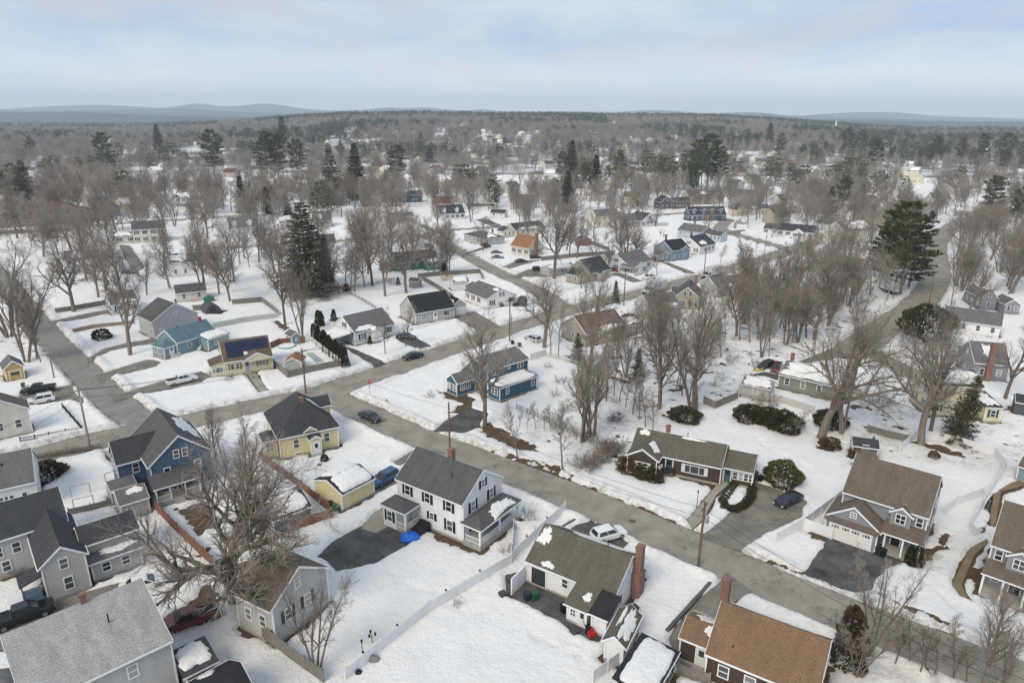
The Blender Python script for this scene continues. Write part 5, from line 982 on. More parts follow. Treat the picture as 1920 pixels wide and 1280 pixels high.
defs('thin', 3, 500, TWIG, Hh=12, first=1.0, nch=(14, 6, 7, 5), ratio=(.24, .42, .5, .55), ang=(42, 42, 42, 42), wig=(.045, .1, .15, .2), trop=(.03, .1, .06, .04), nseg=(9, 4, 3, 2, 1), start=(.3, .2, .15, .1), r0=.12)
defs('shrubby', 2, 600, TWIG, Hh=3.0, first=.9, nch=(6, 5, 4), ratio=(.5, .5, .5), ang=(40, 42, 42), wig=(.1, .14, .18, .2), trop=(.02, .04, .04, .03), nseg=(5, 4, 3, 2), start=(.1, .15, .15), stems=7, lean=.8, r0=.07)
defs('redshrub', 1, 650, TWIGR, Hh=2.6, first=.9, nch=(7, 6, 4), ratio=(.5, .5, .5), ang=(40, 42, 42), wig=(.1, .14, .18, .2), trop=(.02, .04, .04, .03), nseg=(5, 4, 3, 2), start=(.1, .15, .15), stems=8, lean=.8, r0=.06)
def greenmat(name, col, rnd=.2):
    if name in MATS: return MATS[name]
    m, n, l, b = mk(name); tcn = n.new('ShaderNodeTexCoord'); nz = n.new('ShaderNodeTexNoise'); nz.inputs['Scale'].default_value = .9; nz.inputs['Detail'].default_value = 4; l.new(tcn.outputs['Object'], nz.inputs['Vector'])
    r = n.new('ShaderNodeValToRGB'); l.new(nz.outputs['Fac'], r.inputs[0]); e = r.color_ramp.elements; e[0].position = .3; e[0].color = (*scl(col, .6), 1); e[1].position = .7; e[1].color = (col[0] * 1.55, col[1] * 1.35, col[2] * 1.1, 1)
    oi = n.new('ShaderNodeObjectInfo'); mr = n.new('ShaderNodeMapRange'); l.new(oi.outputs['Random'], mr.inputs[0]); mr.inputs[3].default_value = 1 - rnd; mr.inputs[4].default_value = 1 + rnd
    vm = n.new('ShaderNodeVectorMath'); vm.operation = 'SCALE'; l.new(r.outputs[0], vm.inputs[0]); l.new(mr.outputs[0], vm.inputs['Scale']); l.new(vm.outputs[0], b.inputs['Base Color']); b.inputs['Roughness'].default_value = .8; b.inputs['Specular IOR Level'].default_value = .2
    MATS[name] = m; return m
SPR = greenmat('needles_spruce', (.050, .072, .040)); PIN = greenmat('needles_pine', (.080, .098, .045)); ARB = greenmat('foliage_cedar', (.034, .040, .016)); HEM = greenmat('needles_hemlock', (.08, .082, .045)); RHO = greenmat('leaves_rhododendron', (.085, .092, .03)); DED = greenmat('foliage_dead', (.085, .055, .032)); YEW = greenmat('needles_yew', (.055, .055, .030)); RED = greenmat('foliage_rust', (.13, .035, .02))
def cards(C, D, U, L, Wd):
    """tapered leaf sprays at C pointing D with side vector U"""
    n = len(C); s = np.cross(D, U); s /= np.linalg.norm(s, axis=1, keepdims=True) + 1e-9
    a = C - s * Wd[:, None] * .35; b = C + D * L[:, None] * .55 - s * Wd[:, None] * .5 - U * .02; c = C + D * L[:, None]; d = C + D * L[:, None] * .55 + s * Wd[:, None] * .5; e = C + s * Wd[:, None] * .35
    V = np.stack([a, b, c, d, e], 1).reshape(-1, 3); k = (np.arange(n) * 5)[:, None]; F = np.concatenate([np.concatenate([k, k + 1, k + 3, k + 4], 1), np.concatenate([k + 1, k + 2, k + 2 + 0 * k, k + 3], 1)]); 
    T = np.concatenate([np.concatenate([k, k + 1, k + 3], 1), np.concatenate([k, k + 3, k + 4], 1), np.concatenate([k + 1, k + 2, k + 3], 1)]); return V, T
def nrm(v): return v / (np.linalg.norm(v, axis=-1, keepdims=True) + 1e-9)
def conifer(seed, Hh, R, base, mat, whorls, per, spray, pine=False, droop=-.15, gap=.0, low=False):
    rs = np.random.RandomState(seed); segs = [(np.array([0, 0, -.2]), np.array([0, 0, Hh * .5]), Hh * .016, Hh * .010), (np.array([0, 0, Hh * .5]), np.array([0, 0, Hh]), Hh * .010, .02)]; C = []; D = []; U = []; Ls = []; Ws = []
    for w in range(whorls):
        t = (w + rs.rand() * .6) / whorls; z = Hh * (base + (1 - base) * t)
        prof = (1 - t) ** .8 if not pine else (math.sin(math.pi * min(.98, .18 + t * .80)) ** .7) * (.7 + .6 * rs.rand())
        Lb = R * prof + .35; az0 = rs.rand() * 6.28
        for k in range(per):
            if rs.rand() < gap: continue
            az = az0 + k * 6.28 / per + rs.normal(0, .25); L = Lb * (.7 + .45 * rs.rand()); dz = (droop + .35 * t) if not pine else (.10 + .35 * t + rs.normal(0, .08)); d = nrm(np.array([math.cos(az), math.sin(az), dz])); p0 = np.array([0, 0, z]); p1 = p0 + d * L
            segs.append((p0, p1, .05 + .012 * L, .012)); n = max(4, int(spray * (L / R + .15)))
            tt = rs.rand(n) ** .7 if not pine else .35 + .65 * rs.rand(n) ** .6; side = rs.normal(0, 1, (n, 3)); side[:, 2] *= .45; sw = np.cross(d, [0, 0, 1.])
            lat = rs.uniform(-1, 1, n) * L * (.28 if not pine else .34) * (1.15 - tt); c = p0 + d * (tt * L)[:, None] + sw * lat[:, None] + rs.normal(0, .10 if not pine else .22, (n, 3)) * np.array([1, 1, .7])
            dd = nrm(d[None] * (.8 if not pine else .5) + sw[None] * np.sign(lat)[:, None] * .6 + side * .4 + np.array([0, 0, -.15 if not pine else .35])); C.append(c); D.append(dd); U.append(nrm(rs.normal(0, .5, (n, 3)) + np.array([0, 0, 1.]))); s_ = (1.9 if low else 1.0)
            Ls.append(rs.uniform(.35, .75, n) * s_ * (Hh / 16) ** .5); Ws.append(rs.uniform(.14, .30, n) * s_ * (Hh / 16) ** .5)
    C, D, U, Ls, Ws = map(np.concatenate, (C, D, U, Ls, Ws)); v, f = cards(C, D, U, Ls, Ws); tv, tf = tubes(segs, 5)
    return fastmesh('trunk', tv, tf, [BARK]), fastmesh('crown', v, f, [mat]), Hh
def bushy(seed, Hh, R, n, mat, prof, leaf=.22, stem=True):
    rs = np.random.RandomState(seed); t = rs.rand(n); az = rs.rand(n) * 6.28; lump = 1 + .16 * np.sin(az * 3 + t * 7 + seed) + .10 * np.sin(az * 7 - t * 13); r = R * np.array([prof(q) for q in t]) * lump * (.72 + .28 * rs.rand(n) ** .5)
    C = np.stack([np.cos(az) * r, np.sin(az) * r, t * Hh], 1); O = np.stack([np.cos(az), np.sin(az), .5 + rs.rand(n) * .6], 1); D = nrm(O + rs.normal(0, .45, (n, 3))); U = nrm(rs.normal(0, 1, (n, 3)) + O * .8); v, f = cards(C, D, U, rs.uniform(.7, 1.4, n) * leaf, rs.uniform(.45, .8, n) * leaf)
    tv, tf = tubes([(np.array([0, 0, -.2]), np.array([0, 0, Hh * .8]), .06 + .02 * R, .03)] + [(np.array([0, 0, Hh * .15]), np.array([math.cos(a) * R * .6, math.sin(a) * R * .6, Hh * .6]), .04, .015) for a in np.arange(5) * 1.26], 5)
    return fastmesh('trunk', tv, tf, [BARK]), fastmesh('foliage', v, f, [mat]), Hh
PROTO['spruce'] = [conifer(11 + i, 20, 4.6, .06, SPR, 40, 9, 40) for i in range(2)]
PROTO['hemlock'] = [conifer(15, 19, 5.6, .05, HEM, 28, 9, 40, droop=-.05, gap=.15), conifer(16, 18, 4.4, .08, SPR, 26, 8, 34, gap=.2)]
PROTO['pine'] = [conifer(21 + i, 22, 5.2, .32, PIN, 16, 7, 62, True, gap=.30) for i in range(3)]
PROTO['fullpine'] = [conifer(26 + i, 22, 5.0, .14, PIN, 20, 7, 66, True, gap=.2) for i in range(2)]
PROTO['arbor'] = [bushy(31 + i, 4.2, .75, 1500, ARB, lambda t: min(1, t * 9 + .5) * (1 - t) ** .55 + .04, .2) for i in range(2)]
PROTO['rust'] = [bushy(35, 4.0, .8, 1300, RED, lambda t: min(1, t * 9 + .5) * (1 - t) ** .55 + .04, .2)]
PROTO['deadarbor'] = [bushy(36, 6.2, 1.1, 2600, greenmat('foliage_brown', (.06, .045, .025)), lambda t: min(1, t * 9 + .5) * (1 - t) ** .4 + .04, .24)]
PROTO['round'] = [bushy(41, 1.5, 1.0, 1100, YEW, lambda t: math.sin(math.pi * (.12 + .85 * t)) ** .5, .2)]
PROTO['rhodo'] = [bushy(45, 2.4, 2.0, 2600, RHO, lambda t: math.sin(math.pi * (.16 + .83 * t)) ** .5, .26)]
PROTO['yew'] = [bushy(47, 2.0, 2.3, 3000, YEW, lambda t: math.sin(math.pi * (.14 + .84 * t)) ** .5, .28)]
PROTO['brownshrub'] = [bushy(49, 1.3, .8, 900, DED, lambda t: math.sin(math.pi * (.12 + .85 * t)) ** .5, .16)]
PROTO['umbrella'] = [bushy(51, 6.0, 5.2, 6500, YEW, lambda t: max(.03, (math.sin(math.pi * (max(0, t - .18) / .82) ** .75 * .93) ** .6) if t > .2 else .03), .42)]
_n = [0]
def plant(kind, p, h=None, top=None, label=None, group=None, cat='tree', name=None, wide=1.0, idx=None, at=None):
    loc_ = G(p) if at is None else at
    if top is not None: h = hgt(p, top)
    ps = PROTO[kind]; _n[0] += 1; tr, cr, h0 = ps[(_n[0] if idx is None else idx) % len(ps)]; k = (h or h0) / h0
    nm_ = name or {'spruce': 'spruce_tree', 'hemlock': 'hemlock_tree', 'pine': 'pine_tree', 'fullpine': 'pine_tree', 'arbor': 'arborvitae', 'shrubby': 'bare_shrub', 'redshrub': 'bare_shrub', 'round': 'evergreen_shrub', 'rhodo': 'evergreen_shrub', 'yew': 'evergreen_shrub', 'brownshrub': 'dry_shrub', 'umbrella': 'yew_tree', 'rust': 'arborvitae', 'deadarbor': 'arborvitae', 'thin': 'bare_sapling', 'multi': 'multi_stemmed_tree', 'redmaple': 'bare_maple_tree'}.get(kind, 'bare_tree')
    o = thing(nm_, label, cat, (loc_.x, loc_.y, loc_.z), random.random() * 6.28, group); o.scale = (k * wide, k * wide, k); o.rotation_euler.x = random.gauss(0, .045); o.rotation_euler.y = random.gauss(0, .045)
    ob('trunk', tr, o); ob(cr.name.split('.')[0], cr, o); return o
# ---- named trees: base, top
T_ = [('giant', (440, 1128), (410, 800), 'huge spreading bare tree with dense twigs over the brown fence', 1.0),
 ('multi', ('n2', 330, 1235), ('n2', 330, 660), 'bare multi-stemmed tree at the bottom of the grey fence', .9),
 ('maple', ('n5', 868, 452), (240, 440), 'tall dark bare tree before the light blue cottage', 1.0), ('oak', ('n5', 495, 165), (150, 430), 'broad bare tree behind the weathered street corner fence', 1.0),
 ('redmaple', ('m2', 1725, 905), (430, 425), 'rounded reddish bare tree by the arched shelter', 1.0), ('maple', ('m3', 1195, 792), (690, 385), 'bare tree with reddish haze of twigs left of the green house', 1.0),
 ('redmaple', ('m3', 1160, 700), (680, 370), 'reddish bare tree behind the hedge row', 1.0), ('maple', ('m3', 1290, 866), (715, 400), 'leaning grey bare tree on the open snowy lawn', .9), ('oak', ('m3', 1448, 842), (760, 415), 'forked pale bare tree beside the green house', .8),
 ('maple', ('m3', 540, 1080), (530, 430), 'bare tree at the fence behind the teal shed', .8), ('multi', ('n6', 452, 262), (570, 490), 'twin-stemmed bare tree beside the teal shed', 1.0),
 ('thin', ('n6', 1005, 375), (720, 575), 'small bare street tree before the white cape', 1.3), ('thin', ('n6', 1140, 328), (760, 560), 'small bare street tree beside the parked grey car', 1.3),
 ('maple', ('n7', 388, 845), (885, 575), 'tall bare tree before the dark blue house', 1.05), ('oak', ('n7', 785, 330), (1020, 500), 'dark spreading bare tree by the white parked car', 1.1), ('thin', ('n7', 828, 382), (1030, 545), 'slim bare tree at the white fence corner', 1.0),
 ('thin', ('n7', 878, 400), (1050, 560), 'slender pale bare tree behind the white fence', 1.0), ('oak', ('n7', 1090, 475), (1090, 500), 'tall crooked bare tree at the lawn edge', .8), ('maple', ('n7', 1550, 735), (1240, 520), 'thick bare tree on the wooded bank', .9),
 ('multi', ('n7', 1035, 960), (1085, 640), 'leaning group of bare stems on the snowy bank', 1.0), ('multi', ('n7', 1105, 915), (1125, 600), 'bare clump of dark stems behind the dry brush', 1.1), ('thin', ('n7', 605, 1060), ('n7', 600, 720), 'young bare roadside tree on the brown verge', 1.4),
 ('thin', ('n7', 905, 1140), ('n7', 930, 700), 'slim bare roadside sapling beside the asphalt', 1.4), ('multi', ('n8', 500, 550), (1300, 520), 'large bare cluster of tall trunks behind the shingled ranch', 1.15), ('maple', ('n8', 270, 528), (1230, 560), 'bare tree with thick bent trunk behind the shingled ranch', .8),
 ('oak', ('n8', 1345, 712), (1540, 560), 'big pale double-trunked bare tree on the back lawn', 1.15), ('multi', ('n8', 1485, 695), (1590, 560), 'leaning bare trunks beside the pale double-trunked tree', .9), ('thin', ('n8', 1170, 712), ('n8', 1150, 520), 'small crooked bare fruit tree by the dark yews', 2.0),
 ('oak', ('m1', 1020, 1195), (1735, 590), 'big bare tree beside the pale yellow house', 1.0), ('maple', ('m1', 1078, 1130), (1770, 560), 'tall bare trunk before the pale yellow house', .8), ('maple', ('m1', 1580, 885), (1890, 560), 'grey bare tree beside the red chimney', 1.0),
 ('multi', ('n4', 545, 1120), ('n4', 560, 520), 'bare tree leaning over the dead arborvitae', .8), ('thin', ('n4', 690, 1195), ('n4', 680, 900), 'slim bare sapling on the snowy roadside', 1.3), ('maple', ('n4', 1155, 1330), ('n4', 1140, 700), 'tall bare tree on the near verge', .75),
 ('multi', ('n4', 1260, 1400), ('n4', 1300, 880), 'bare forked tree at the bottom right corner', .8), ('thin', ('n4', 820, 1240), ('n4', 820, 930), 'bare sapling in the roadside thicket', 1.4), ('thin', ('n4', 1010, 1270), ('n4', 1020, 960), 'bare sapling at the end of the roadside thicket', 1.4),
 ('multi', ('n4', 480, 1250), ('n4', 470, 900), 'bare brush stems behind the tan roof', 1.1), ('maple', ('n1', 1180, 60), ('n1', 1100, -260), 'fine twigged bare tree before the blue gabled house', .9), ('multi', ('n1', 1330, 320), ('n1', 1300, -200), 'dense bare thicket tree over the small blue garage', 1.1),
 ('multi', ('n5', 180, 500), (40, 480), 'bare clump beside the golden yellow shed', 1.0), ('maple', ('n5', 250, 480), (85, 500), 'bare tree on the side street verge', .7), ('multi', ('n5', 60, 330), (20, 420), 'bare trees at the left end of the side street', 1.2), ('maple', ('n5', 275, 500), (95, 560), 'slim bare tree behind the utility pole', .6),
 ('maple', ('m2', 1540, 820), (380, 395), 'tall bare tree behind the cream garage', .9), ('maple', ('m2', 1760, 760), (440, 400), 'bare tree beside the long white raised ranch', .8),
 ('oak', ('m4', 440, 590), (830, 395), 'bare street tree at the bend by the parked blue van', .8), ('oak', ('m4', 1275, 735), (1035, 350), 'tall dark bare tree beside the black suv', .8), ('maple', ('m4', 650, 310), (880, 330), 'bare tree beside the cape with two dormers', 1.0), ('maple', ('m4', 1095, 390), (990, 360), 'bare tree before the long dark roof', .9),
 ('oak', ('m4', 1480, 810), (1085, 480), 'spreading bare tree on the corner lawn', .9), ('maple', ('m5', 215, 470), (1135, 430), 'small bare yard tree by the dark red shed', 1.0), ('oak', ('m5', 330, 425), (1175, 390), 'low spreading bare orchard tree', 1.2), ('thin', ('m5', 1225, 580), (1385, 440), 'bare round young tree by the street', 1.6), ('thin', ('m5', 1080, 615), (1350, 455), 'bare young tree near the second truck', 1.6),
 ('thin', ('m5', 1350, 535), (1418, 450), 'bare young tree near the street bend', 1.6), ('maple', ('m6', 620, 715), (1590, 400), 'bare pale tree before the barn like building', .9)]
for kd, b_, t_, lb, wd in T_: plant(kd, b_, top=t_, label=lb, wide=wd)
for kd, b_, t_, lb, wd in [('hemlock', ('m3', 715, 865), (572, 380), 'tall dark green conifer standing behind the white fence', 1.15), ('hemlock', ('m3', 640, 830), (545, 460), 'grey brown shaggy conifer against the tall dark conifer', 1.2), ('spruce', ('m3', 845, 760), (600, 440), 'smaller spruce on the right flank of the tall conifer', .9),
   ('umbrella', ('m1', 1045, 515), ('m1', 1045, 270), 'low broad umbrella shaped evergreen on snowy lawn', .72), ('hemlock', ('m1', 1255, 1165), ('m1', 1290, 700), 'sparse conifer before the pale yellow house', .8), ('spruce', ('m5', 295, 930), ('m5', 290, 745), 'small spruce beside the utility pole and truck', .8),
   ('pine', ('m6', 990, 1025), (1712, 380), 'tallest pine with thick dark trunk by the curving road', 1.0), ('pine', ('m6', 860, 900), (1660, 400), 'leaning pine at the left of the road bend', 1.0), ('fullpine', ('m6', 1050, 970), (1735, 410), 'pine overhanging the curving road', 1.1), ('pine', ('m6', 935, 1045), (1690, 450), 'slim pine nearest the snowy verge of the bend', .6), ('fullpine', ('m6', 830, 890), (1640, 425), 'small pine at the back of the pine clump', 1.1),
   ('hemlock', ('n7', 1400, 560), ('n7', 1420, 330), 'dark hemlock in the wooded strip', 1.0), ('hemlock', ('n7', 1010, 430), ('n7', 1010, 230), 'small hemlock behind the white fence', .9), ('spruce', ('m4', 455, 690), ('m4', 455, 590), 'little round spruce beside the green house', 1.5),
   ('spruce', ('m5', 1750, 560), (1515, 440), 'dark conifer at the wood edge by the street', .8)]:
    plant(kd, b_, top=t_, label=lb, wide=wd)
for i in range(11):
    f = i / 10; p = (570 + f * 75 + 17, 0); a = Vector(px(('n6', 535, 290))); b_ = Vector(px(('n6', 740, 460))); q = a.lerp(b_, f)
    plant('arbor', (q.x, q.y), h=4.4 + .5 * random.random(), label='dark green arborvitae in the tall row beside the carport', group='arborvitae row beside the carport', name='arborvitae', wide=1.0)
for p, t, lb in ((('n6', 560, 190), ('n6', 560, 78), 'pointed arborvitae, left of the pair on the snowy back lawn'), (('n6', 577, 186), ('n6', 575, 84), 'pointed arborvitae, right of the pair on the snowy back lawn'), (('n6', 663, 158), ('n6', 663, 70), 'lone pointed arborvitae behind the white cape'), (('n6', 902, 308), ('n6', 902, 248), 'small clipped cone shrub under the cape window'),
                 (('n4', 775, 630), ('n4', 770, 530), 'columnar dark arborvitae at the left of the grey house porch'), (('n4', 800, 640), ('n4', 800, 525), 'columnar brown green arborvitae at the right of the grey house porch')): plant('arbor', p, top=t, label=lb, wide=1.3)
plant('deadarbor', ('n4', 440, 1190), top=('n4', 430, 880), label='tall browned arborvitae beside the tan roofed house', wide=1.25)
for p, t, lb in ((('m3', 990, 835), ('m3', 990, 770), 'rusty brown arborvitae, left one at the wire fence'), (('m3', 1006, 832), ('m3', 1006, 765), 'rusty brown arborvitae, right one at the wire fence'), (('m3', 1388, 780), ('m3', 1388, 720), 'rusty brown arborvitae beside the grey shed')): plant('rust', p, top=t, label=lb, wide=1.3)
for kd, p, t, lb, wd in (('rhodo', ('n8', 1085, 1025), ('n8', 1085, 880), 'big round olive green rhododendron beside the glazed porch', .85), ('yew', ('n8', 870, 600), ('n8', 870, 505), 'wide dark yew at the left of the lawn bank', .8), ('yew', ('n8', 985, 620), ('n8', 985, 525), 'middle dark yew on the lawn bank', .8), ('yew', ('n8', 1095, 660), ('n8', 1095, 550), 'right dark yew on the lawn bank', .8),
   ('yew', ('n8', 1400, 640), ('n8', 1400, 540), 'dark yew behind the pale double trunk', .8), ('yew', ('n8', 440, 600), ('n8', 440, 520), 'low yew on the bank behind the ranch', 1.0), ('round', ('n8', 175, 985), ('n8', 175, 905), 'round clipped dark green shrub before the ranch', 1.0), ('brownshrub', ('n8', 70, 940), ('n8', 70, 845), 'round brown shrub at the ranch corner', 1.2), ('round', ('n8', 238, 1005), ('n8', 238, 930), 'hollow round shrub holding snow before the ranch', 1.0),
   ('brownshrub', ('n8', 335, 965), ('n8', 335, 910), 'low brown shrub beside the ranch door', 1.0), ('shrubby', ('n3', 85, 395), ('n3', 85, 310), 'round dark bare shrub inside the white fence', .9), ('shrubby', ('n6', 1305, 665), ('n6', 1305, 600), 'round bare shrub on the corner lawn', 1.1), ('redshrub', ('m1', 725, 935), ('m1', 725, 800), 'reddish bare shrub on the snow by the pale yellow house', 1.1), ('redshrub', ('n8', 985, 520), ('n8', 985, 430), 'reddish bare brush over the pale fence', 1.4),
   ('round', ('n5', 680, 345), ('n5', 680, 280), 'clipped square evergreen before the light grey cape', 1.2), ('yew', ('n1', 245, 165), ('n1', 245, 90), 'dark spreading evergreen beside the white house', 1.0), ('shrubby', ('n5', 1540, 620), ('n5', 1540, 560), 'small bare shrub before the solar panel cottage', 1.0), ('redshrub', ('n1', 90, 690), ('n1', 90, 640), 'small brown bush beside the blue porch', 1.0),
   ('shrubby', ('n2', 1090, 865), ('n2', 1090, 810), 'small bare bush against the white fence', .8), ('shrubby', ('n2', 1360, 580), ('n2', 1365, 490), 'bare bush before the columned side porch', .8), ('round', ('m4', 870, 940), ('m4', 870, 905), 'round shrub at the white ranch gable', 1.1), ('brownshrub', ('m4', 1035, 935), ('m4', 1035, 865), 'tall brown shrub beside the white ranch', .8), ('round', ('m4', 985, 940), ('m4', 985, 912), 'small round shrub at the white ranch corner', 1.0),
   ('round', ('m5', 445, 697), ('m5', 445, 668), 'dark ball shrub before the glazed porch', 1.0), ('redshrub', ('m5', 505, 680), ('m5', 505, 645), 'dark red shrub under the cape windows', 1.3), ('round', ('m5', 395, 1075), ('m5', 400, 1000), 'round dark evergreen above the brown roof', 1.2), ('shrubby', ('m3', 1345, 780), ('m3', 1345, 715), 'bare pale shrub at the hedge end', 1.0), ('brownshrub', ('n4', 900, 60), ('n4', 900, 20), 'low brown shrub by the back fence', 1.0), ('redshrub', ('n5', 1690, 600), ('n5', 1690, 585), 'tiny bush beside the cottage steps', 1.0), ('brownshrub', ('n8', 1410, 790), ('n8', 1410, 720), 'rusty low shrub beneath the pale double trunk', 1.3),
   ('brownshrub', ('m1', 580, 1270), ('m1', 580, 1210), 'small brown clipped shrub beside the dark shed', .9), ('hemlock', ('m1', 690, 1215), ('m1', 680, 1130), 'small green conifer poking above the dark shed', 1.2), ('arbor', ('n4', 1190, 345), ('n4', 1190, 260), 'thin evergreen at the fence by the gravel path', .8)):
    plant(kd, p, top=t, label=lb, wide=wd, cat='tree' if kd == 'hemlock' else 'shrub')
# hedge ring round the snowy bed
ring0 = [('n8', 770, 970), ('n8', 850, 1000), ('n8', 890, 1060), ('n8', 880, 1120), ('n8', 840, 1170), ('n8', 780, 1200), ('n8', 710, 1190), ('n8', 690, 1140), ('n8', 730, 1090), ('n8', 765, 1040)]
ring0 = [px(p) for p in ring0]; ring = [(a[0] + (b[0] - a[0]) * t, a[1] + (b[1] - a[1]) * t) for a, b in zip(ring0, ring0[1:] + ring0[:1]) for t in (0, .33, .66)]
for i, p in enumerate(ring): plant('round', p, h=.7, label='low dark hedge plant ringing the snowy driveway bed', group='hedge plants round the driveway bed', cat='shrub', wide=1.3)
def hedge(a, b, n, kind, h, label, group, wide=1.0, cat='shrub'):
    a = Vector(px(a)); b = Vector(px(b))
    for i in range(n):
        q = a.lerp(b, (i + .3 * random.random()) / max(1, n - 1)); plant(kind, (q.x, q.y), h=h * (.85 + .3 * random.random()), label=label, group=group, cat=cat, wide=wide)
hedge(('n5', 230, 1140), ('n5', 650, 1075), 13, 'redshrub', 1.0, 'low brown twiggy hedge plant along the cross street', 'brown hedge plants along the cross street', 1.0)
hedge(('n5', 740, 1060), ('n5', 890, 1030), 5, 'redshrub', 1.0, 'low brown twiggy hedge plant left of the blue gabled house', 'brown hedge plants left of the blue house', 1.0)
hedge(('m3', 860, 840), ('m3', 1330, 755), 20, 'shrubby', 1.7, 'pale bare hedge shrub in the row across the back lawns', 'bare hedge row across the back lawns', .7)
hedge(('n7', 870, 870), ('n7', 1250, 1020), 9, 'shrubby', 2.4, 'dry bare brush shrub on the wooded bank', 'dry brush on the wooded bank')
hedge(('n7', 1060, 1150), ('n7', 1260, 1010), 8, 'redshrub', 2.2, 'tan dry brush beside the shingled ranch lawn', 'tan brush beside the ranch lawn', 1.1)
hedge(('n7', 560, 850), ('n7', 880, 900), 7, 'thin', 4.5, 'thin bare sapling along the wire fence', 'saplings along the wire fence', 1.4, 'tree')
hedge(('n7', 1150, 560), ('n7', 1500, 900), 9, 'thin', 9, 'slim bare sapling in the wood behind the lawn', 'saplings behind the lawn', 1.2, 'tree')
hedge(('n4', 600, 1150), ('n4', 1060, 1290), 7, 'thin', 6, 'bare sapling in the near roadside thicket', 'saplings in the near roadside thicket', 1.5, 'tree')
# ---- scattered trees of the middle distance, grown where the place is free
OBST = []
def blocked(x, y, r):
    X = np.array([x]); Y = np.array([y])
    for c in CLEAR:
        if c[0] == 'line':
            if seg_d(X, Y, c[1])[0] < c[2] + r: return True
        elif poly_sd(X, Y, c[1])[0] < r * .5: return True
    for p in FOOT:
        if abs(p[0][0] - x) + abs(p[0][1] - y) < 45 and poly_sd(X, Y, p)[0] < r + .6: return True
    return False
def scatter(x0, y0, x1, y1, n, kinds, hr, label, group, poly=None):
    k = 0; tries = 0
    while k < n and tries < n * 12:
        tries += 1; p = (random.uniform(x0, x1), random.uniform(y0, y1)); w = G(p)
        if blocked(w.x, w.y, 1.3): continue
        kd = random.choice(kinds); plant(kd, p, h=random.uniform(*hr), label=label, group=group, wide=random.uniform(.85, 1.2)); k += 1
B3 = ['oak', 'maple', 'maple', 'redmaple', 'multi', 'oak', 'oak', 'maple']
L1 = 'leafless grey brown tree rising among the distant yards'; G1 = 'leafless trees among the distant yards'
scatter(-20, 345, 500, 420, 46, B3, (16, 23), L1, G1); scatter(-10, 425, 480, 560, 26, B3, (15, 22), L1, G1); scatter(480, 425, 860, 520, 14, B3, (13, 20), L1, G1)
scatter(480, 355, 760, 412, 26, B3, (15, 22), L1, G1); scatter(760, 345, 1200, 385, 30, B3, (13, 20), L1, G1); scatter(900, 385, 1200, 520, 24, B3, (12, 19), L1, G1)
scatter(1200, 345, 1520, 440, 22, B3, (11, 18), L1, G1); scatter(1500, 345, 1940, 400, 32, B3, (14, 20), L1, G1); scatter(1540, 400, 1740, 450, 16, B3, (13, 19), L1, G1); scatter(1790, 400, 1940, 560, 26, B3, (14, 21), L1, G1)
L2 = 'leafless woodland tree in the strip between street and curving road'; G2 = 'leafless trees of the woodland strip'
scatter(1380, 560, 1640, 650, 34, ['multi', 'maple', 'thin', 'redmaple', 'multi', 'maple', 'oak', 'maple', 'multi'], (12, 19), L2, G2); scatter(1150, 625, 1400, 700, 16, ['maple', 'thin', 'thin'], (8, 12), L2, G2); scatter(1480, 480, 1640, 545, 12, B3, (10, 15), L2, G2); scatter(1770, 520, 1840, 600, 8, ['maple', 'thin', 'multi'], (12, 17), L2, G2)
scatter(1080, 600, 1330, 770, 26, ['thin', 'thin', 'multi'], (9, 15), 'slender bare trunk in the tangle behind the shingled ranch', 'slender trunks behind the shingled ranch'); scatter(1380, 545, 1650, 690, 30, ['thin', 'thin', 'multi'], (9, 16), 'slender bare trunk on the wooded bank below the pines', 'slender trunks below the pines')
for i in range(34):
    p = (random.uniform(1000, 1420), 0); p = (p[0], random.uniform(690, 800) - max(0, p[0] - 1150) * .25); w = G(p)
    if not blocked(w.x, w.y, .6): plant('shrubby', p, h=random.uniform(1.2, 2.6), label='low tangled bare brush among the woodland trunks', group='brush among the woodland trunks', cat='shrub')
L3 = {'pine': 'tall open crowned pine above the distant bare trees', 'spruce': 'dark pointed spruce above the distant bare trees', 'hemlock': 'shaggy olive conifer above the distant bare trees'}; G3 = 'dark evergreens above the distant trees'
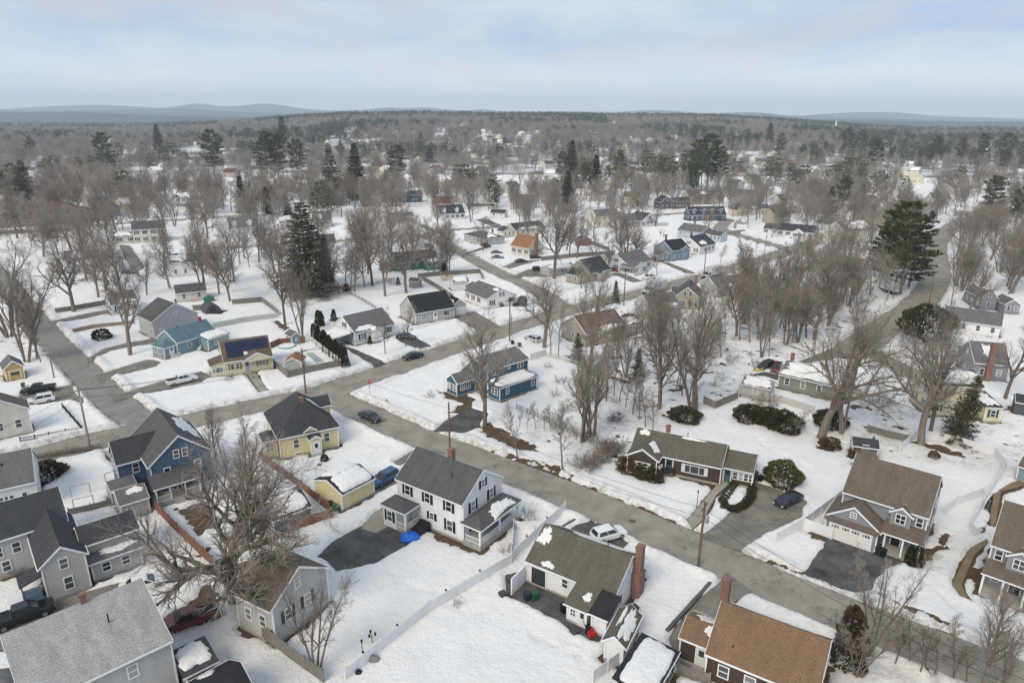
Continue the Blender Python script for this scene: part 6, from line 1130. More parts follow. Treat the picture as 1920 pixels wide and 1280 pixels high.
for p, t, kd in [((668, 374), (666, 268), 'spruce'), ((745, 356), (745, 272), 'pine'), ((405, 345), (408, 245), 'pine'), ((503, 350), (500, 247), 'pine'), ((525, 350), (525, 250), 'pine'), ((558, 344), (558, 262), 'pine'), ((460, 400), (462, 330), 'spruce'), ((505, 402), (505, 350), 'spruce'), ((540, 405), (540, 362), 'spruce'), ((625, 385), (622, 280), 'hemlock'), ((1070, 342), (1068, 262), 'spruce'), ((1052, 345), (1052, 285), 'pine'), ((1160, 345), (1162, 282), 'pine'), ((1062, 398), (1062, 320), 'spruce'), ((1118, 365), (1118, 290), 'spruce'),
      ((1300, 356), (1300, 262), 'pine'), ((1325, 356), (1330, 252), 'pine'), ((1315, 360), (1345, 270), 'pine'), ((1345, 358), (1290, 275), 'pine'), ((1850, 420), (1850, 330), 'pine'), ((1900, 430), (1905, 350), 'pine'), ((1460, 300), (1460, 250), 'pine'), ((1440, 290), (1440, 230), 'spruce'), ((1590, 300), (1590, 240), 'pine'), ((1612, 300), (1612, 245), 'pine'), ((1640, 330), (1640, 260), 'pine'), ((1750, 310), (1750, 255), 'pine'), ((1800, 315), (1800, 258), 'pine'), ((1840, 310), (1840, 250), 'pine'), ((1880, 320), (1880, 250), 'pine'), ((1910, 320), (1915, 255), 'pine'), ((1550, 420), (1555, 350), 'hemlock'), ((1580, 400), (1600, 330), 'pine'),
      ((45, 400), (40, 300), 'hemlock'), ((20, 390), (15, 320), 'hemlock'), ((200, 330), (205, 250), 'pine'), ((60, 300), (55, 255), 'pine'), ((300, 290), (300, 232), 'spruce'), ((530, 290), (520, 218), 'spruce'), ((745, 270), (740, 228), 'spruce'), ((790, 290), (785, 245), 'hemlock'), ((640, 300), (640, 262), 'hemlock'), ((840, 250), (838, 212), 'spruce'), ((820, 252), (822, 210), 'pine'), ((900, 250), (895, 212), 'pine'), ((960, 262), (958, 218), 'hemlock'), ((1045, 258), (1040, 215), 'pine'), ((1700, 470), (1735, 430), 'hemlock'), ((1880, 330), (1880, 280), 'pine')]:
    kq = plant(kd, p, top=t, label=L3[kd], group=G3, wide=.9 if kd == 'pine' else 1.0)
# ---- the far woods and the far houses
TPL = bpy.data.collections.new('distant_tree_templates')
def tpl(name, me): o = bpy.data.objects.new(name, me); TPL.objects.link(o); return o
def lowtree(seed, twig, k):
    s = grow(seed, Hh=16.5, first=.85, nch=(13, 8, 7), ratio=(.56, .48, .5), ang=(50, 46, 46), wig=(.05, .1, .15, .2), trop=(.04, .1, .06, .04), nseg=(6, 3, 2, 2), start=(.25, .15, .1), r0=.26)
    v, f = tubes(s[0] + s[1], 4); v2, f2 = tubes(s[2] + s[3], 3, .042); return fastmesh('a', np.concatenate([v, v2]), np.concatenate([np.concatenate([f[:, :3], f[:, [0, 2, 3]]]), np.concatenate([f2[:, :3], f2[:, [0, 2, 3]]]) + len(v)]), [twig])
TW2 = pm('twigs_far', (.35, .312, .278), .95, .1, .1, rnd=.25); TW3 = pm('twigs_far_red', (.35, .295, .255), .95, .1, .1, rnd=.25)
def joincon(c): 
    tr, cr, _ = c; return cr
for i in range(4): tpl('t%d' % i, lowtree(700 + i, TW2 if i < 3 else TW3, 1))
tpl('t4', joincon(conifer(81, 17, 3.8, .08, SPR, 14, 6, 7, low=True))); tpl('t5', joincon(conifer(82, 19, 4.6, .25, PIN, 11, 6, 12, True, low=True))); tpl('t6', joincon(conifer(83, 18, 4.4, .15, PIN, 12, 6, 12, True, low=True)))
def midtree(seed, twig, **k):
    s = grow(seed, **k); v, f = tubes(s[0] + s[1] + s[2], 4); v2, f2 = tubes(s[3] + s[4], 3, .013)
    return fastmesh('a', np.concatenate([v, v2]), np.concatenate([np.concatenate([f[:, :3], f[:, [0, 2, 3]]]), np.concatenate([f2[:, :3], f2[:, [0, 2, 3]]]) + len(v)]), [twig])
for i in range(3): tpl('t%d' % (7 + i), midtree(740 + i, TWIG, Hh=15, first=.88, nch=(12, 7, 6, 5), ratio=(.5, .5, .5, .7), ang=(50, 46, 46, 44), wig=(.05, .1, .14, .2), trop=(.04, .09, .06, .04), nseg=(8, 5, 3, 2, 1), start=(.25, .15, .1, .1), r0=.3))
rs = np.random.RandomState(5); N0 = 110000; yv = np.sqrt(rs.rand(N0) * (2900 ** 2 - 300 ** 2) + 300 ** 2); xv = (rs.rand(N0) * 2 - 1) * (.82 * yv + 60); 
bx = xv / yv; lim = np.where(bx < -.20, 345, np.where(bx < .12, 400, np.where(bx < .40, 460, 330))) + (fbm(xv, yv, 60, 65, 2) - .5) * 120
keepp = (yv > lim) & (rs.rand(N0) < np.where(fbm(xv, yv, 60, 61, 3) > .46, .85, .10) * np.clip(1.2 - yv / 8000, .6, 1) * np.where(yv < 1000, .50, .85))
xv, yv = xv[keepp], yv[keepp]
d_, dr_, df_, dm_ = field(xv, yv); ok = (d_ > 3) & (df_ > 4); xv, yv = xv[ok], yv[ok]
HS = []   # far houses
rh = random.Random(3)
for i in range(420):
    if len(HS) > 285: break
    yy = math.sqrt(rh.random() ** 1.5 * (1400 ** 2 - 340 ** 2) + 340 ** 2); xx = rh.uniform(-.78, .78) * yy
    if blocked(xx, yy, 10) or any(abs(xx - q[0]) < 17 and abs(yy - q[1]) < 17 for q in HS): continue
    HS.append((xx, yy))
if HS:
    HA = np.array(HS); near = np.zeros(len(xv), bool)
    for hx, hy in HS: near |= (np.abs(xv - hx) < 9) & (yv > hy - 40 - hy * .05) & (yv < hy + 9)
    xv, yv = xv[~near], yv[~near]
nm0 = 2300; ym = np.sqrt(rs.rand(nm0) * (480 ** 2 - 190 ** 2) + 190 ** 2); xm = (rs.rand(nm0) * 2 - 1) * (.8 * ym + 20); dA, dB, dC, dD = field(xm, ym); om = (dA > 3.5) & (dC > 4) & (fbm(xm, ym, 45, 77, 3) > .47); xm, ym = xm[om][:470], ym[om][:470]
nfar = len(xv); xv = np.concatenate([xv, xm]); yv = np.concatenate([yv, ym])
zc = elev(xv, yv) * (yv > 645); con = fbm(xv, yv, 170, 71, 3); ridge = (yv > 1900) & (xv / yv > -.36) & (xv / yv < .5)
pc = np.where(con > .61, .6, .03) + np.where(con > .56, .08, 0) + ridge * .42 + (xv / yv > .42) * .12; isc = rs.rand(len(xv)) < pc
idx = np.where(isc, 4 + rs.randint(0, 3, len(xv)), rs.randint(0, 4, len(xv)))
idx[nfar:] = 7 + rs.randint(0, 3, len(xv) - nfar)
me = bpy.data.meshes.new('distant_woodland'); me.vertices.add(len(xv)); me.vertices.foreach_set('co', np.stack([xv, yv, zc], 1).astype(np.float32).ravel())
for nm_, ty, arr in (('idx', 'INT', idx.astype(np.int32)), ('rot', 'FLOAT', (rs.rand(len(xv)) * 6.28).astype(np.float32)), ('scl', 'FLOAT', (rs.uniform(.7, 1.15, len(xv)) * np.where(isc, 1.0, .95)).astype(np.float32))):
    a = me.attributes.new(nm_, ty, 'POINT'); a.data.foreach_set('value', arr)
wo = struct(ob('distant_woodland', me), 'stuff'); wo['label'] = 'grey brown mass of leafless woods with dark pines to the horizon'
gt = bpy.data.node_groups.new('woodland', 'GeometryNodeTree'); gt.interface.new_socket('Geometry', in_out='INPUT', socket_type='NodeSocketGeometry'); gt.interface.new_socket('Geometry', in_out='OUTPUT', socket_type='NodeSocketGeometry')
gi = gt.nodes.new('NodeGroupInput'); go = gt.nodes.new('NodeGroupOutput'); ip = gt.nodes.new('GeometryNodeInstanceOnPoints'); ci = gt.nodes.new('GeometryNodeCollectionInfo'); ci.inputs[0].default_value = TPL; ci.inputs['Separate Children'].default_value = True; ci.inputs['Reset Children'].default_value = True
def attr(nm_, ty): a = gt.nodes.new('GeometryNodeInputNamedAttribute'); a.data_type = ty; a.inputs['Name'].default_value = nm_; return a.outputs['Attribute']
cx_ = gt.nodes.new('ShaderNodeCombineXYZ'); gt.links.new(attr('rot', 'FLOAT'), cx_.inputs[2]); er = gt.nodes.new('FunctionNodeEulerToRotation'); gt.links.new(cx_.outputs[0], er.inputs[0])
gt.links.new(gi.outputs[0], ip.inputs['Points']); gt.links.new(ci.outputs[0], ip.inputs['Instance']); ip.inputs['Pick Instance'].default_value = True; gt.links.new(attr('idx', 'INT'), ip.inputs['Instance Index']); gt.links.new(er.outputs[0], ip.inputs['Rotation']); gt.links.new(attr('scl', 'FLOAT'), ip.inputs['Scale']); gt.links.new(ip.outputs[0], go.inputs[0])
md = wo.modifiers.new('woodland', 'NODES'); md.node_group = gt
FH = []
for (wl, rf, sn, tp, lb) in (('white', 'grey', True, 'gx', 'small white far house with snow on its roof'), ('cream', 'mid', False, 'gx', 'small cream far house with dark grey roof'), ('lgrey', 'brown', False, 'gy', 'small grey far house with brown gable'), ('paley', 'grey', True, 'gy', 'small pale yellow far house with snowy gable'), ('beige', 'redbrown', False, 'gx', 'small beige far house with red brown roof')):
    h = House(lb + ' among bare trees', (960, 420), (975, 420), 5, 9, wl, rf, 'far_house', 'house', lod=1, W=11.0, group='far houses among the bare trees', trim=False); v = h.vol(0, 11, 0, 9, 4.6, tp, 3.2, foot=False); h.auto(v, 1, 'fr', None, 2.6, 2.2)
    if sn:
        for sl in ('fb' if tp == 'gx' else 'lr'): h.snow(v, sl, .02, .98, .02, .98, .2, 1, 8, .03)
    FH.append(h.root)
for i, (xx, yy) in enumerate(HS):
    z = float(elev(np.array([xx]), np.array([yy]))[0]) if yy > 645 else 0.0; r_ = FH[i % 5]
    if i < 5: r_.location = (xx, yy, z); r_.rotation_euler = (0, 0, rh.uniform(-.5, .9))
    else: dup(r_, (xx, yy, z), rh.choice((-.6, .5, .9, -.2)) + rh.uniform(-.15, .15))
# ------------------------------------------------------------------ vehicles
TYRE = pm('tyre', (.013, .013, .014), .9, .1); RIM = pm('rim', (.35, .36, .37), .35, .05, metal=.7); CGL = pm('car_glass', (.015, .02, .022), .05, .0, spec=.8); BLP = pm('black_plastic', (.015, .015, .016), .6, .1); LMP = pm('head_lamp', (.75, .76, .76), .15, .0, spec=.6); TLM = pm('tail_lamp', (.35, .01, .01), .25, .0, spec=.6); CHR = pm('plate_white', (.6, .6, .62), .5)
def loft(st, closed=True):
    b = MB(); n = len(st[0])
    for s in st: b.v += s
    for i in range(len(st) - 1):
        for k in range(n): b.f.append((i * n + k, i * n + (k + 1) % n, (i + 1) * n + (k + 1) % n, (i + 1) * n + k))
    b.f += [tuple(range(n)), tuple(range(len(b.v) - 1, len(b.v) - n - 1, -1))]; return b
_wh = {}
def wheel(par, x, y, r, w):
    if (r, w) not in _wh:
        t = MB(); n = 18
        prof = [(r * .62, -w / 2), (r * .93, -w / 2), (r, -w * .32), (r, w * .32), (r * .93, w / 2), (r * .62, w / 2)]
        for k in range(n):
            a = 2 * math.pi * k / n; t.v += [(q * math.cos(a), d, q * math.sin(a)) for q, d in prof]
        for k in range(n):
            for j in range(5): t.f.append((k * 6 + j, k * 6 + j + 1, ((k + 1) % n) * 6 + j + 1, ((k + 1) % n) * 6 + j))
        rm = MB().cyl((0, -w * .44, 0), (0, w * .44, 0), r * .63, n=14)
        for k in range(5):
            a = 2 * math.pi * k / 5; rm.cyl((r * .36 * math.cos(a), -w * .46, r * .36 * math.sin(a)), (r * .36 * math.cos(a), w * .46, r * .36 * math.sin(a)), r * .12, n=6)
        _wh[(r, w)] = (t.mesh('tyre', TYRE, smooth=True), rm.mesh('rim', RIM))
    o = ob('wheel', None, par, (x, y, r)); ob('tyre', _wh[(r, w)][0], o); ob('rim', _wh[(r, w)][1], o)
def car(label, p, q=None, ang=0.0, kind='sedan', col=(.1, .1, .1), met=.3, name='parked_car', cat='car', L=None, snow=False, z=0.02):
    """p: pixel of the rear, q: pixel of the front (ground) - only the heading and the middle are used"""
    a = G(p); 
    if q is not None: b_ = G(q); c = (a + b_) / 2; ang = math.atan2(b_.y - a.y, b_.x - a.x)
    else: c = a
    o = thing(name, label, cat, (c.x, c.y, z), ang); pt = pm('paint_%.3f_%.3f_%.3f' % col, col, .28, .03, 1, metal=met, spec=.5, coat=.6)
    if kind == 'sedan': Ln, w, zb, zr, belt = 4.75, .91, .20, 1.45, .93; prof = [(-2.37, .62, .80), (-2.25, .30, .98), (-1.5, .22, 1.0), (-.9, .2, .97), (1.0, .2, .94), (1.7, .22, .88), (2.2, .27, .76), (2.37, .42, .64)]; cab = [(-1.72, -1.02, .42, 1.18)]; wr, wx = .33, (-1.38, 1.42)
    elif kind == 'suv': Ln, w, zb, zr, belt = 4.7, .94, .26, 1.72, 1.06; prof = [(-2.33, .6, .95), (-2.25, .36, 1.08), (-1.4, .28, 1.08), (1.0, .26, 1.05), (1.7, .28, 1.0), (2.2, .32, .9), (2.35, .5, .72)]; cab = [(-2.2, -1.9, .35, 1.15)]; wr, wx = .37, (-1.35, 1.4)
    else: Ln, w, zb, zr, belt = 5.7, .99, .36, 1.88, 1.18; prof = [(-2.85, .6, 1.1), (-2.8, .45, 1.2), (-1.0, .38, 1.2), (1.2, .38, 1.17), (1.4, .38, 1.16), (2.4, .4, 1.1), (2.75, .45, 1.0), (2.85, .6, .85)]; cab = [(-.95, -.75, .75, 1.45)]; wr, wx = .40, (-1.75, 1.8)
    st = []
    for i, (x, z0, z1) in enumerate(prof):
        e = w * (1 - .10 * (i in (0, len(prof) - 1)) - .02 * (i in (1, len(prof) - 2))); ring = []
        for s, yz in ((1, [(.90, z0), (1.0, z0 + .14), (1.0, z1 - .18), (.95, z1 - .05), (.80, z1)]),): ring += [(x, e * yk, zk) for yk, zk in yz]
        ring += [(x, -yk, zk) for (_, yk, zk) in reversed(ring[:5])]; st.append(ring)
    loft(st).obj('body', pt, o, smooth=False)
    x0, x1, x2, x3 = cab[0]; wt, wb = w * .74, w * .92; bz = belt - .02
    cb = MB(); cb.v = [(x0, wb, bz), (x3, wb, bz), (x3, -wb, bz), (x0, -wb, bz), (x1, wt, zr - .05), (x2, wt, zr - .05), (x2, -wt, zr - .05), (x1, -wt, zr - .05), (x1 + .15, wt * .8, zr), (x2 - .15, wt * .8, zr), (x2 - .15, -wt * .8, zr), (x1 + .15, -wt * .8, zr)]
    cb.f = [(0, 1, 5, 4), (1, 2, 6, 5), (2, 3, 7, 6), (3, 0, 4, 7), (4, 5, 9, 8), (5, 6, 10, 9), (6, 7, 11, 10), (7, 4, 8, 11), (8, 9, 10, 11)]; cb.obj('cabin', pt, o)
    def quad(nm, pts, off, par=o, mat=CGL): q4 = MB(); q4.poly([Vector(e) + Vector(off) for e in pts]); q4.obj(nm, mat, par)
    def lerp3(a, b, t): return tuple(a[k] + (b[k] - a[k]) * t for k in range(3))
    V = cb.v
    def pane(nm, c0, c1, c2, c3, s0, s1, t0, t1, off):
        f = lambda s, t: lerp3(lerp3(c0, c1, s), lerp3(c3, c2, s), t); quad(nm, [f(s0, t0), f(s1, t0), f(s1, t1), f(s0, t1)], off)
    pane('windshield', V[1], V[2], V[6], V[5], .06, .94, .05, .95, (.012, 0, .012)); pane('rear_window', V[3], V[0], V[4], V[7], .08, .92, .1, .92, (-.012, 0, .012))
    for s, (i0, i1, i2, i3) in ((1, (0, 1, 5, 4)), (-1, (3, 2, 6, 7))):
        for k, (s0, s1) in enumerate(((.10, .49), (.52, .93))): pane('side_window', V[i0], V[i1], V[i2], V[i3], s0, s1, .12, .9, (0, .012 * s, .006))
        MB().box(x3 - .35, x3 - .2, min(s * w, s * (w + .16)), max(s * w, s * (w + .16)), belt - .02, belt + .12).obj('mirror', pt, o)
    xf, xr = prof[-1][0], prof[0][0]
    for s in (-1, 1):
        y0, y1 = sorted((s * w * .55, s * w * .9)); MB().box(xf - .14, xf + .015, y0, y1, prof[-1][2] - .14, prof[-1][2] - .01).obj('headlight', LMP, o); MB().box(xr - .015, xr + .12, y0, y1, prof[0][2] - .2, prof[0][2] - .04).obj('taillight', TLM, o)
    MB().box(xf - .1, xf + .02, -w * .5, w * .5, prof[-1][1] + .02, prof[-1][2] - .05).obj('grille', BLP, o); MB().box(xr - .025, xr + .05, -.26, .26, .62, .74).obj('licence_plate', CHR, o)
    if kind == 'pickup':
        MB().box(-2.72, -1.02, -.8, .8, 1.205, 1.215).obj('cargo_bed', BLP, o)
        for s in (-1, 1): y0, y1 = sorted((s * .82, s * .97)); MB().box(-2.8, -1.0, y0, y1, 1.17, 1.27).obj('bed_rail', pt, o)
    for x in wx:
        for s in (-1, 1): wheel(o, x, s * (w - .10), wr, .24)
    return o
car('charcoal sedan driving on the main road past the yellow house', ('n6', 840, 775), ('n6', 970, 835), None, 'sedan', (.028, .028, .033), name='sedan_car')
car('dark navy sedan driving along the cross street', ('n6', 1240, 385), ('n6', 1135, 410), None, 'sedan', (.012, .02, .045), name='sedan_car')
car('bright blue suv parked beside the yellow garage', ('n2', 740, 165), ('n2', 665, 205), None, 'suv', (.02, .075, .20), name='suv_car')
car('white suv parked at the road behind the brown roofed ranch', ('n3', 490, 500), ('n3', 560, 480), None, 'suv', (.75, .76, .77), 0, name='suv_car')
car('black sedan parked in the ranch driveway', (1487, 938), (1467, 948), None, 'sedan', (.012, .013, .018), name='sedan_car')
car('white sedan parked beside the light grey clapboard house', ('n1', 690, 790), ('n1', 880, 735), None, 'sedan', (.7, .71, .7), 0, name='sedan_car')
car('black pickup truck in the drive at the left edge', ('n1', 30, 975), ('n1', 230, 900), None, 'pickup', (.012, .013, .016), name='pickup_truck', cat='pickup truck')
car('dark red pickup truck parked on snow near the big tree', ('n1', 1120, 935), ('n1', 960, 985), None, 'pickup', (.16, .02, .018), name='pickup_truck', cat='pickup truck')
car('white pickup truck with black bed in the cottage driveway', ('n5', 1120, 655), ('n5', 1310, 612), None, 'pickup', (.75, .76, .77), 0, name='pickup_truck', cat='pickup truck')
car('white hatchback nose up beside the cream house', ('n5', 330, 755), ('n5', 215, 775), None, 'suv', (.72, .73, .74), 0, name='suv_car')
car('black pickup parked beside the white hatchback', ('n5', 320, 690), ('n5', 200, 705), None, 'pickup', (.014, .014, .017), name='pickup_truck', cat='pickup truck')
car('dark grey sedan parked between the two capes', ('n6', 1105, 262), ('n6', 1180, 270), None, 'sedan', (.05, .05, .05), name='sedan_car')
car('silver white suv parked by the dark bare tree', ('n7', 750, 300), ('n7', 665, 270), None, 'suv', (.5, .51, .52), .2, name='suv_car')
car('black suv in the driveway by the tall dark bare tree', ('m4', 1110, 675), ('m4', 1210, 670), None, 'suv', (.012, .012, .014), name='suv_car')
car('dark suv parked at the garage end beyond the driveway', ('m4', 1105, 585), ('m4', 1170, 582), None, 'suv', (.02, .018, .018), name='suv_car')
car('grey sedan, upper of two parked on the snowy lawn', ('m4', 800, 545), ('m4', 890, 543), None, 'sedan', (.10, .12, .15), name='sedan_car')
car('blue grey sedan, lower of two parked on the snowy lawn', ('m4', 800, 582), ('m4', 905, 580), None, 'sedan', (.12, .15, .19), name='sedan_car')
car('dark sedan parked beside the roadside hedge', ('m4', 995, 612), ('m4', 1060, 605), None, 'sedan', (.03, .03, .032), name='sedan_car')
car('dark blue van parked by the bend', ('m4', 310, 490), ('m4', 380, 510), None, 'suv', (.03, .04, .14), name='suv_car')
car('grey sedan parked by the cape with dormers', ('m4', 765, 312), ('m4', 825, 318), None, 'sedan', (.12, .12, .13), name='sedan_car')
car('black sports car beside the grey ranch', ('m4', 745, 490), ('m4', 785, 497), None, 'suv', (.01, .01, .01), name='suv_car')
car('white pickup parked behind the box truck', ('m5', 590, 725), ('m5', 500, 745), None, 'pickup', (.72, .73, .73), 0, name='pickup_truck', cat='pickup truck')
car('red sedan tucked beside the glazed porch cape', ('m5', 255, 672), ('m5', 290, 682), None, 'sedan', (.35, .01, .02), name='sedan_car')
car('maroon suv beside the slate blue house', ('m5', 585, 598), ('m5', 620, 605), None, 'suv', (.12, .02, .03), name='suv_car')
car('dark old jeep with yellow plough blade on the snow', ('n8', 1010, 240), ('n8', 950, 262), None, 'suv', (.03, .03, .028), name='plough_jeep')
car('dark red suv beside the snow roofed ranch', ('n8', 1065, 250), ('n8', 1035, 290), None, 'suv', (.12, .015, .02), name='suv_car')
car('dark suv half buried before the pale yellow colonial', ('m2', 1180, 452), ('m2', 1235, 450), None, 'suv', (.03, .035, .04), name='suv_car')
car('black sedan in the snow beside the white raised ranch', ('m2', 915, 690), ('m2', 1000, 700), None, 'sedan', (.02, .02, .02), name='sedan_car')
car('silver car at the screened porch', ('m1', 1310, 225), ('m1', 1400, 235), None, 'sedan', (.3, .3, .32), name='sedan_car')
pl = thing('snow_plough', 'yellow snow plough blade before the old jeep', 'plough', G(('n8', 925, 278)), .3); MB().prism([(0, 0), (.12, .2), (.1, .55), (-.05, .75), (-.1, .7), (.02, .5), (.04, .2), (-.05, .02)], -1.2, 1.2, 'x').obj('blade', pm('plough_yellow', (.75, .55, .03), .5), pl); MB().box(-.1, .1, .1, 1.2, .3, .45).obj('frame', BLP, pl)
def boxtruck(label, p, q):
    a = G(p); b_ = G(q); c = (a + b_) / 2; ang = math.atan2(b_.y - a.y, b_.x - a.x); o = thing('box_truck', label, 'truck', (c.x, c.y, .02), ang); wp = pm('truck_white', (.50, .51, .51), .4, .04)
    MB().box(-5.2, 2.0, -1.22, 1.22, 1.05, 3.75).obj('cargo_box', wp, o); MB().box(-5.2, 3.6, -.5, .5, .6, 1.04).obj('chassis', BLP, o)
    cb = MB().prism([(2.1, .6), (4.7, .6), (4.75, 1.25), (4.6, 1.5), (3.55, 1.62), (3.1, 2.5), (2.1, 2.55)], -1.08, 1.08, 'y'); cb.obj('cab', wp, o)
    MB().poly([(3.59, -.95, 1.66), (3.59, .95, 1.66), (3.16, .85, 2.45), (3.16, -.85, 2.45)]).obj('windshield', CGL, o)
    for s in (-1, 1): MB().poly([(2.25, s * 1.09, 1.6), (3.3, s * 1.09, 1.6), (3.0, s * 1.09, 2.35), (2.25, s * 1.09, 2.35)]).obj('side_window', CGL, o); MB().box(3.0, 3.1, min(s * 1.1, s * 1.35), max(s * 1.1, s * 1.35), 1.5, 1.95).obj('mirror', BLP, o)
    MB().box(4.72, 4.8, -.8, .8, .7, 1.2).obj('grille', BLP, o)
    for s in (-1, 1): MB().box(4.7, 4.79, *sorted((s * .82, s * 1.04)), .95, 1.2).obj('headlight', LMP, o)
    for x in (3.7, -3.4):
        for s in (-1, 1): wheel(o, x, s * 1.0, .48, .3)
    dk = pm('truck_emblem', (.03, .035, .045), .6)
    for s in (-1, 1):      # four lozenges set as a cross on each side of the box
        for dx, dz in ((.48, 0), (-.48, 0), (0, .48), (0, -.48)):
            m_ = MB(); cx_, cz_ = -1.6 + dx, 2.65 + dz; m_.poly([(cx_ - .32 + .08 * (dz != 0), s * 1.226, cz_), (cx_, s * 1.226, cz_ - .32 + .08 * (dx != 0)), (cx_ + .32 - .08 * (dz != 0), s * 1.226, cz_), (cx_, s * 1.226, cz_ + .32 - .08 * (dx != 0))]); m_.obj('emblem', dk, o)
        MB().poly([(-2.2, s * 1.226, 1.75), (-1.0, s * 1.226, 1.75), (-1.0, s * 1.226, 1.85), (-2.2, s * 1.226, 1.85)]).obj('lettering_strip', dk, o)
    return o
boxtruck('white box truck with dark cross emblem in the street', ('m5', 670, 815), ('m5', 490, 865)); t2 = boxtruck('white box truck with open side door parked further up the street', ('m5', 1090, 700), ('m5', 930, 745))
MB().box(-4.9, -4.1, -1.24, -1.225, 1.1, 3.5).obj('open_door', BLP, t2)
# ------------------------------------------------------------------ fences
def fence(label, pts, h, mat, name='fence', step=2.4, kind='solid', cap=False, z=.1):
    P = [G(p) for p in pts]; o = thing(name, label, 'fence', (P[0].x, P[0].y, 0))
    capm = MB().box(-.09, .09, -.09, .09, h + .08, h + .22).mesh('solar_cap', BLP) if cap else None
    for a, b_ in zip(P[:-1], P[1:]):
        L = (b_ - a).length; n = max(1, round(L / step)); w = L / n; ang = math.atan2(b_.y - a.y, b_.x - a.x)
        key = ('panel', round(w, 2), h, kind, mat.name)
        if key not in MATS:
            m_ = MB()
            if kind == 'solid':
                k = int(w / .15); prof = []
                for i in range(k): x0 = .05 + (w - .1) * i / k; x1 = .05 + (w - .1) * (i + 1) / k; prof += [(x0 + .012, -.035), (x1 - .012, -.035), (x1, -.015)]
                prof += [(w - .05, .02), (.05, .02)]; m_.prism(prof, .02, h - .06, 'z')
            elif kind == 'picket':
                m_.box(.04, w - .04, -.02, .02, .25, .33).box(.04, w - .04, -.02, .02, h - .3, h - .22); x = .1
                while x < w - .05: m_.box(x, x + .05, -.035, -.018, .08, h); x += .16
            else:
                m_.box(.02, w - .02, -.015, .015, h - .06, h - .03); x = 0.0
                while x < w: m_.box(x, x + .012, -.006, .006, .03, h - .05); x += .12
                for q in range(6): m_.box(.02, w - .02, -.006, .006, .1 + q * h / 6.5, .112 + q * h / 6.5)
            MATS[key] = m_.mesh('panel', mat); MATS[key + ('post',)] = MB().box(-.065, .065, -.065, .065, -.1, h + .02).box(-.08, .08, -.08, .08, h + .021, h + .07).mesh('post', mat)
        for i in range(n):
            t = a + (b_ - a) * (i / n); rel = t - P[0]; pn = ob('panel', MATS[key], o, (rel.x, rel.y, z + random.uniform(-.03, .03)), ang); pn.rotation_euler.x = random.gauss(0, .012)
            ps_ = ob('post', MATS[key + ('post',)], o, (rel.x, rel.y, z), ang)
            if cap and i % 2: ob('solar_cap', capm, ps_)
    rel = P[-1] - P[0]; ob('post', MATS[key + ('post',)], o, (rel.x, rel.y, z), ang)
    return o
VIN = pm('vinyl_white', (.74, .75, .76), .45, .05, 1); REDW = pm('wood_redbrown', (.21, .098, .062), .85, .3, 4, rnd=.12); GRYW = pm('wood_weathered', (.20, .185, .165), .9, .3, 4, rnd=.12); TANW = pm('wood_tan', (.30, .22, .15), .9, .3, 4, rnd=.1); IRON = pm('iron_black', (.02, .02, .02), .5); WIRE = pm('wire_grey', (.3, .3, .3), .5, metal=.6); PALE = pm('fence_pale', (.52, .52, .50), .7, .1)
fence('long white vinyl fence between the two snowy back yards', [('n2', 490, 1275), ('n2', 940, 905), ('n2', 1390, 640), ('n3', 20, 600), ('n3', 290, 350)], 1.55, VIN, cap=True)
fence('short white fence beside the columned porch', [('n2', 1390, 640), ('n3', 10, 440), ('n3', 120, 470)], 1.3, VIN)
fence('white fence at the foot of the ranch yard', [('n3', 600, 1170), ('n3', 440, 1290)], 1.6, VIN)
fence('white vinyl fence beside the grey garage drive', [('n4', 415, 270), ('n4', 190, 440), ('n4', 40, 525)], 1.6, VIN); fence('white vinyl fence stub meeting the grey garage', [('n4', 190, 440), ('n4', 345, 498)], 1.6, VIN)
fence('curved white fence between the two grey houses', [('n4', 960, 370), ('n4', 1020, 320), ('n4', 1170, 270)], 1.6, VIN); fence('white fence running down to the wreath gate', [('n4', 1290, 120), ('n4', 1190, 290), ('n4', 1095, 450), ('n4', 1120, 495), ('n4', 1175, 480)], 1.6, VIN)
fence('white fence along the back of the right hand yards', [('m1', 870, 1250), ('m1', 985, 1140), ('m1', 1250, 1190), ('m1', 1500, 1265), ('n4', 1290, 118)], 1.6, VIN)
fence('red brown wooden fence beside the blue gabled house', [('n1', 690, 160), ('n1', 800, 290), ('n1', 930, 430), ('n1', 1170, 660)], 1.7, REDW); fence('red brown wooden fence stub at the blue house corner', [('n1', 690, 155), ('n1', 778, 150)], 1.7, REDW)
fence('red brown wooden fence round the yellow house yard', [('n6', 180, 1080), ('n2', 60, 95), ('n2', 250, 230), ('n2', 395, 350), ('n2', 420, 385), ('n2', 190, 460)], 1.5, REDW)
fence('tall weathered grey board fence under the big bare tree', [('n1', 1170, 660), ('n1', 1290, 860), ('n2', 0, 1010), ('n2', 180, 1150), ('n2', 370, 1290)], 1.8, GRYW)
fence('weathered board fence round the pool on the street side', [('n6', 262, 455), ('n6', 355, 535), ('n6', 480, 505), ('n6', 712, 455)], 1.7, GRYW); fence('red brown fence behind the pool', [('n6', 235, 340), ('n6', 300, 310), ('n6', 470, 300)], 1.6, REDW); fence('pale fence between pool and arborvitae row', [('n6', 712, 455), ('n6', 500, 290)], 1.7, PALE)
fence('weathered fence enclosing the arched shelter yard', [('m2', 1450, 975), ('m2', 1590, 965)], 1.7, GRYW); fence('brown fence bending round the snowy back yard', [('m3', 145, 930), ('m3', 365, 910), ('m3', 430, 960), ('m3', 490, 1010)], 1.7, GRYW); fence('long pale fence behind the solar panel cottage', [('m3', 0, 1110), ('m3', 250, 1060), ('m3', 490, 1030)], 1.6, PALE)
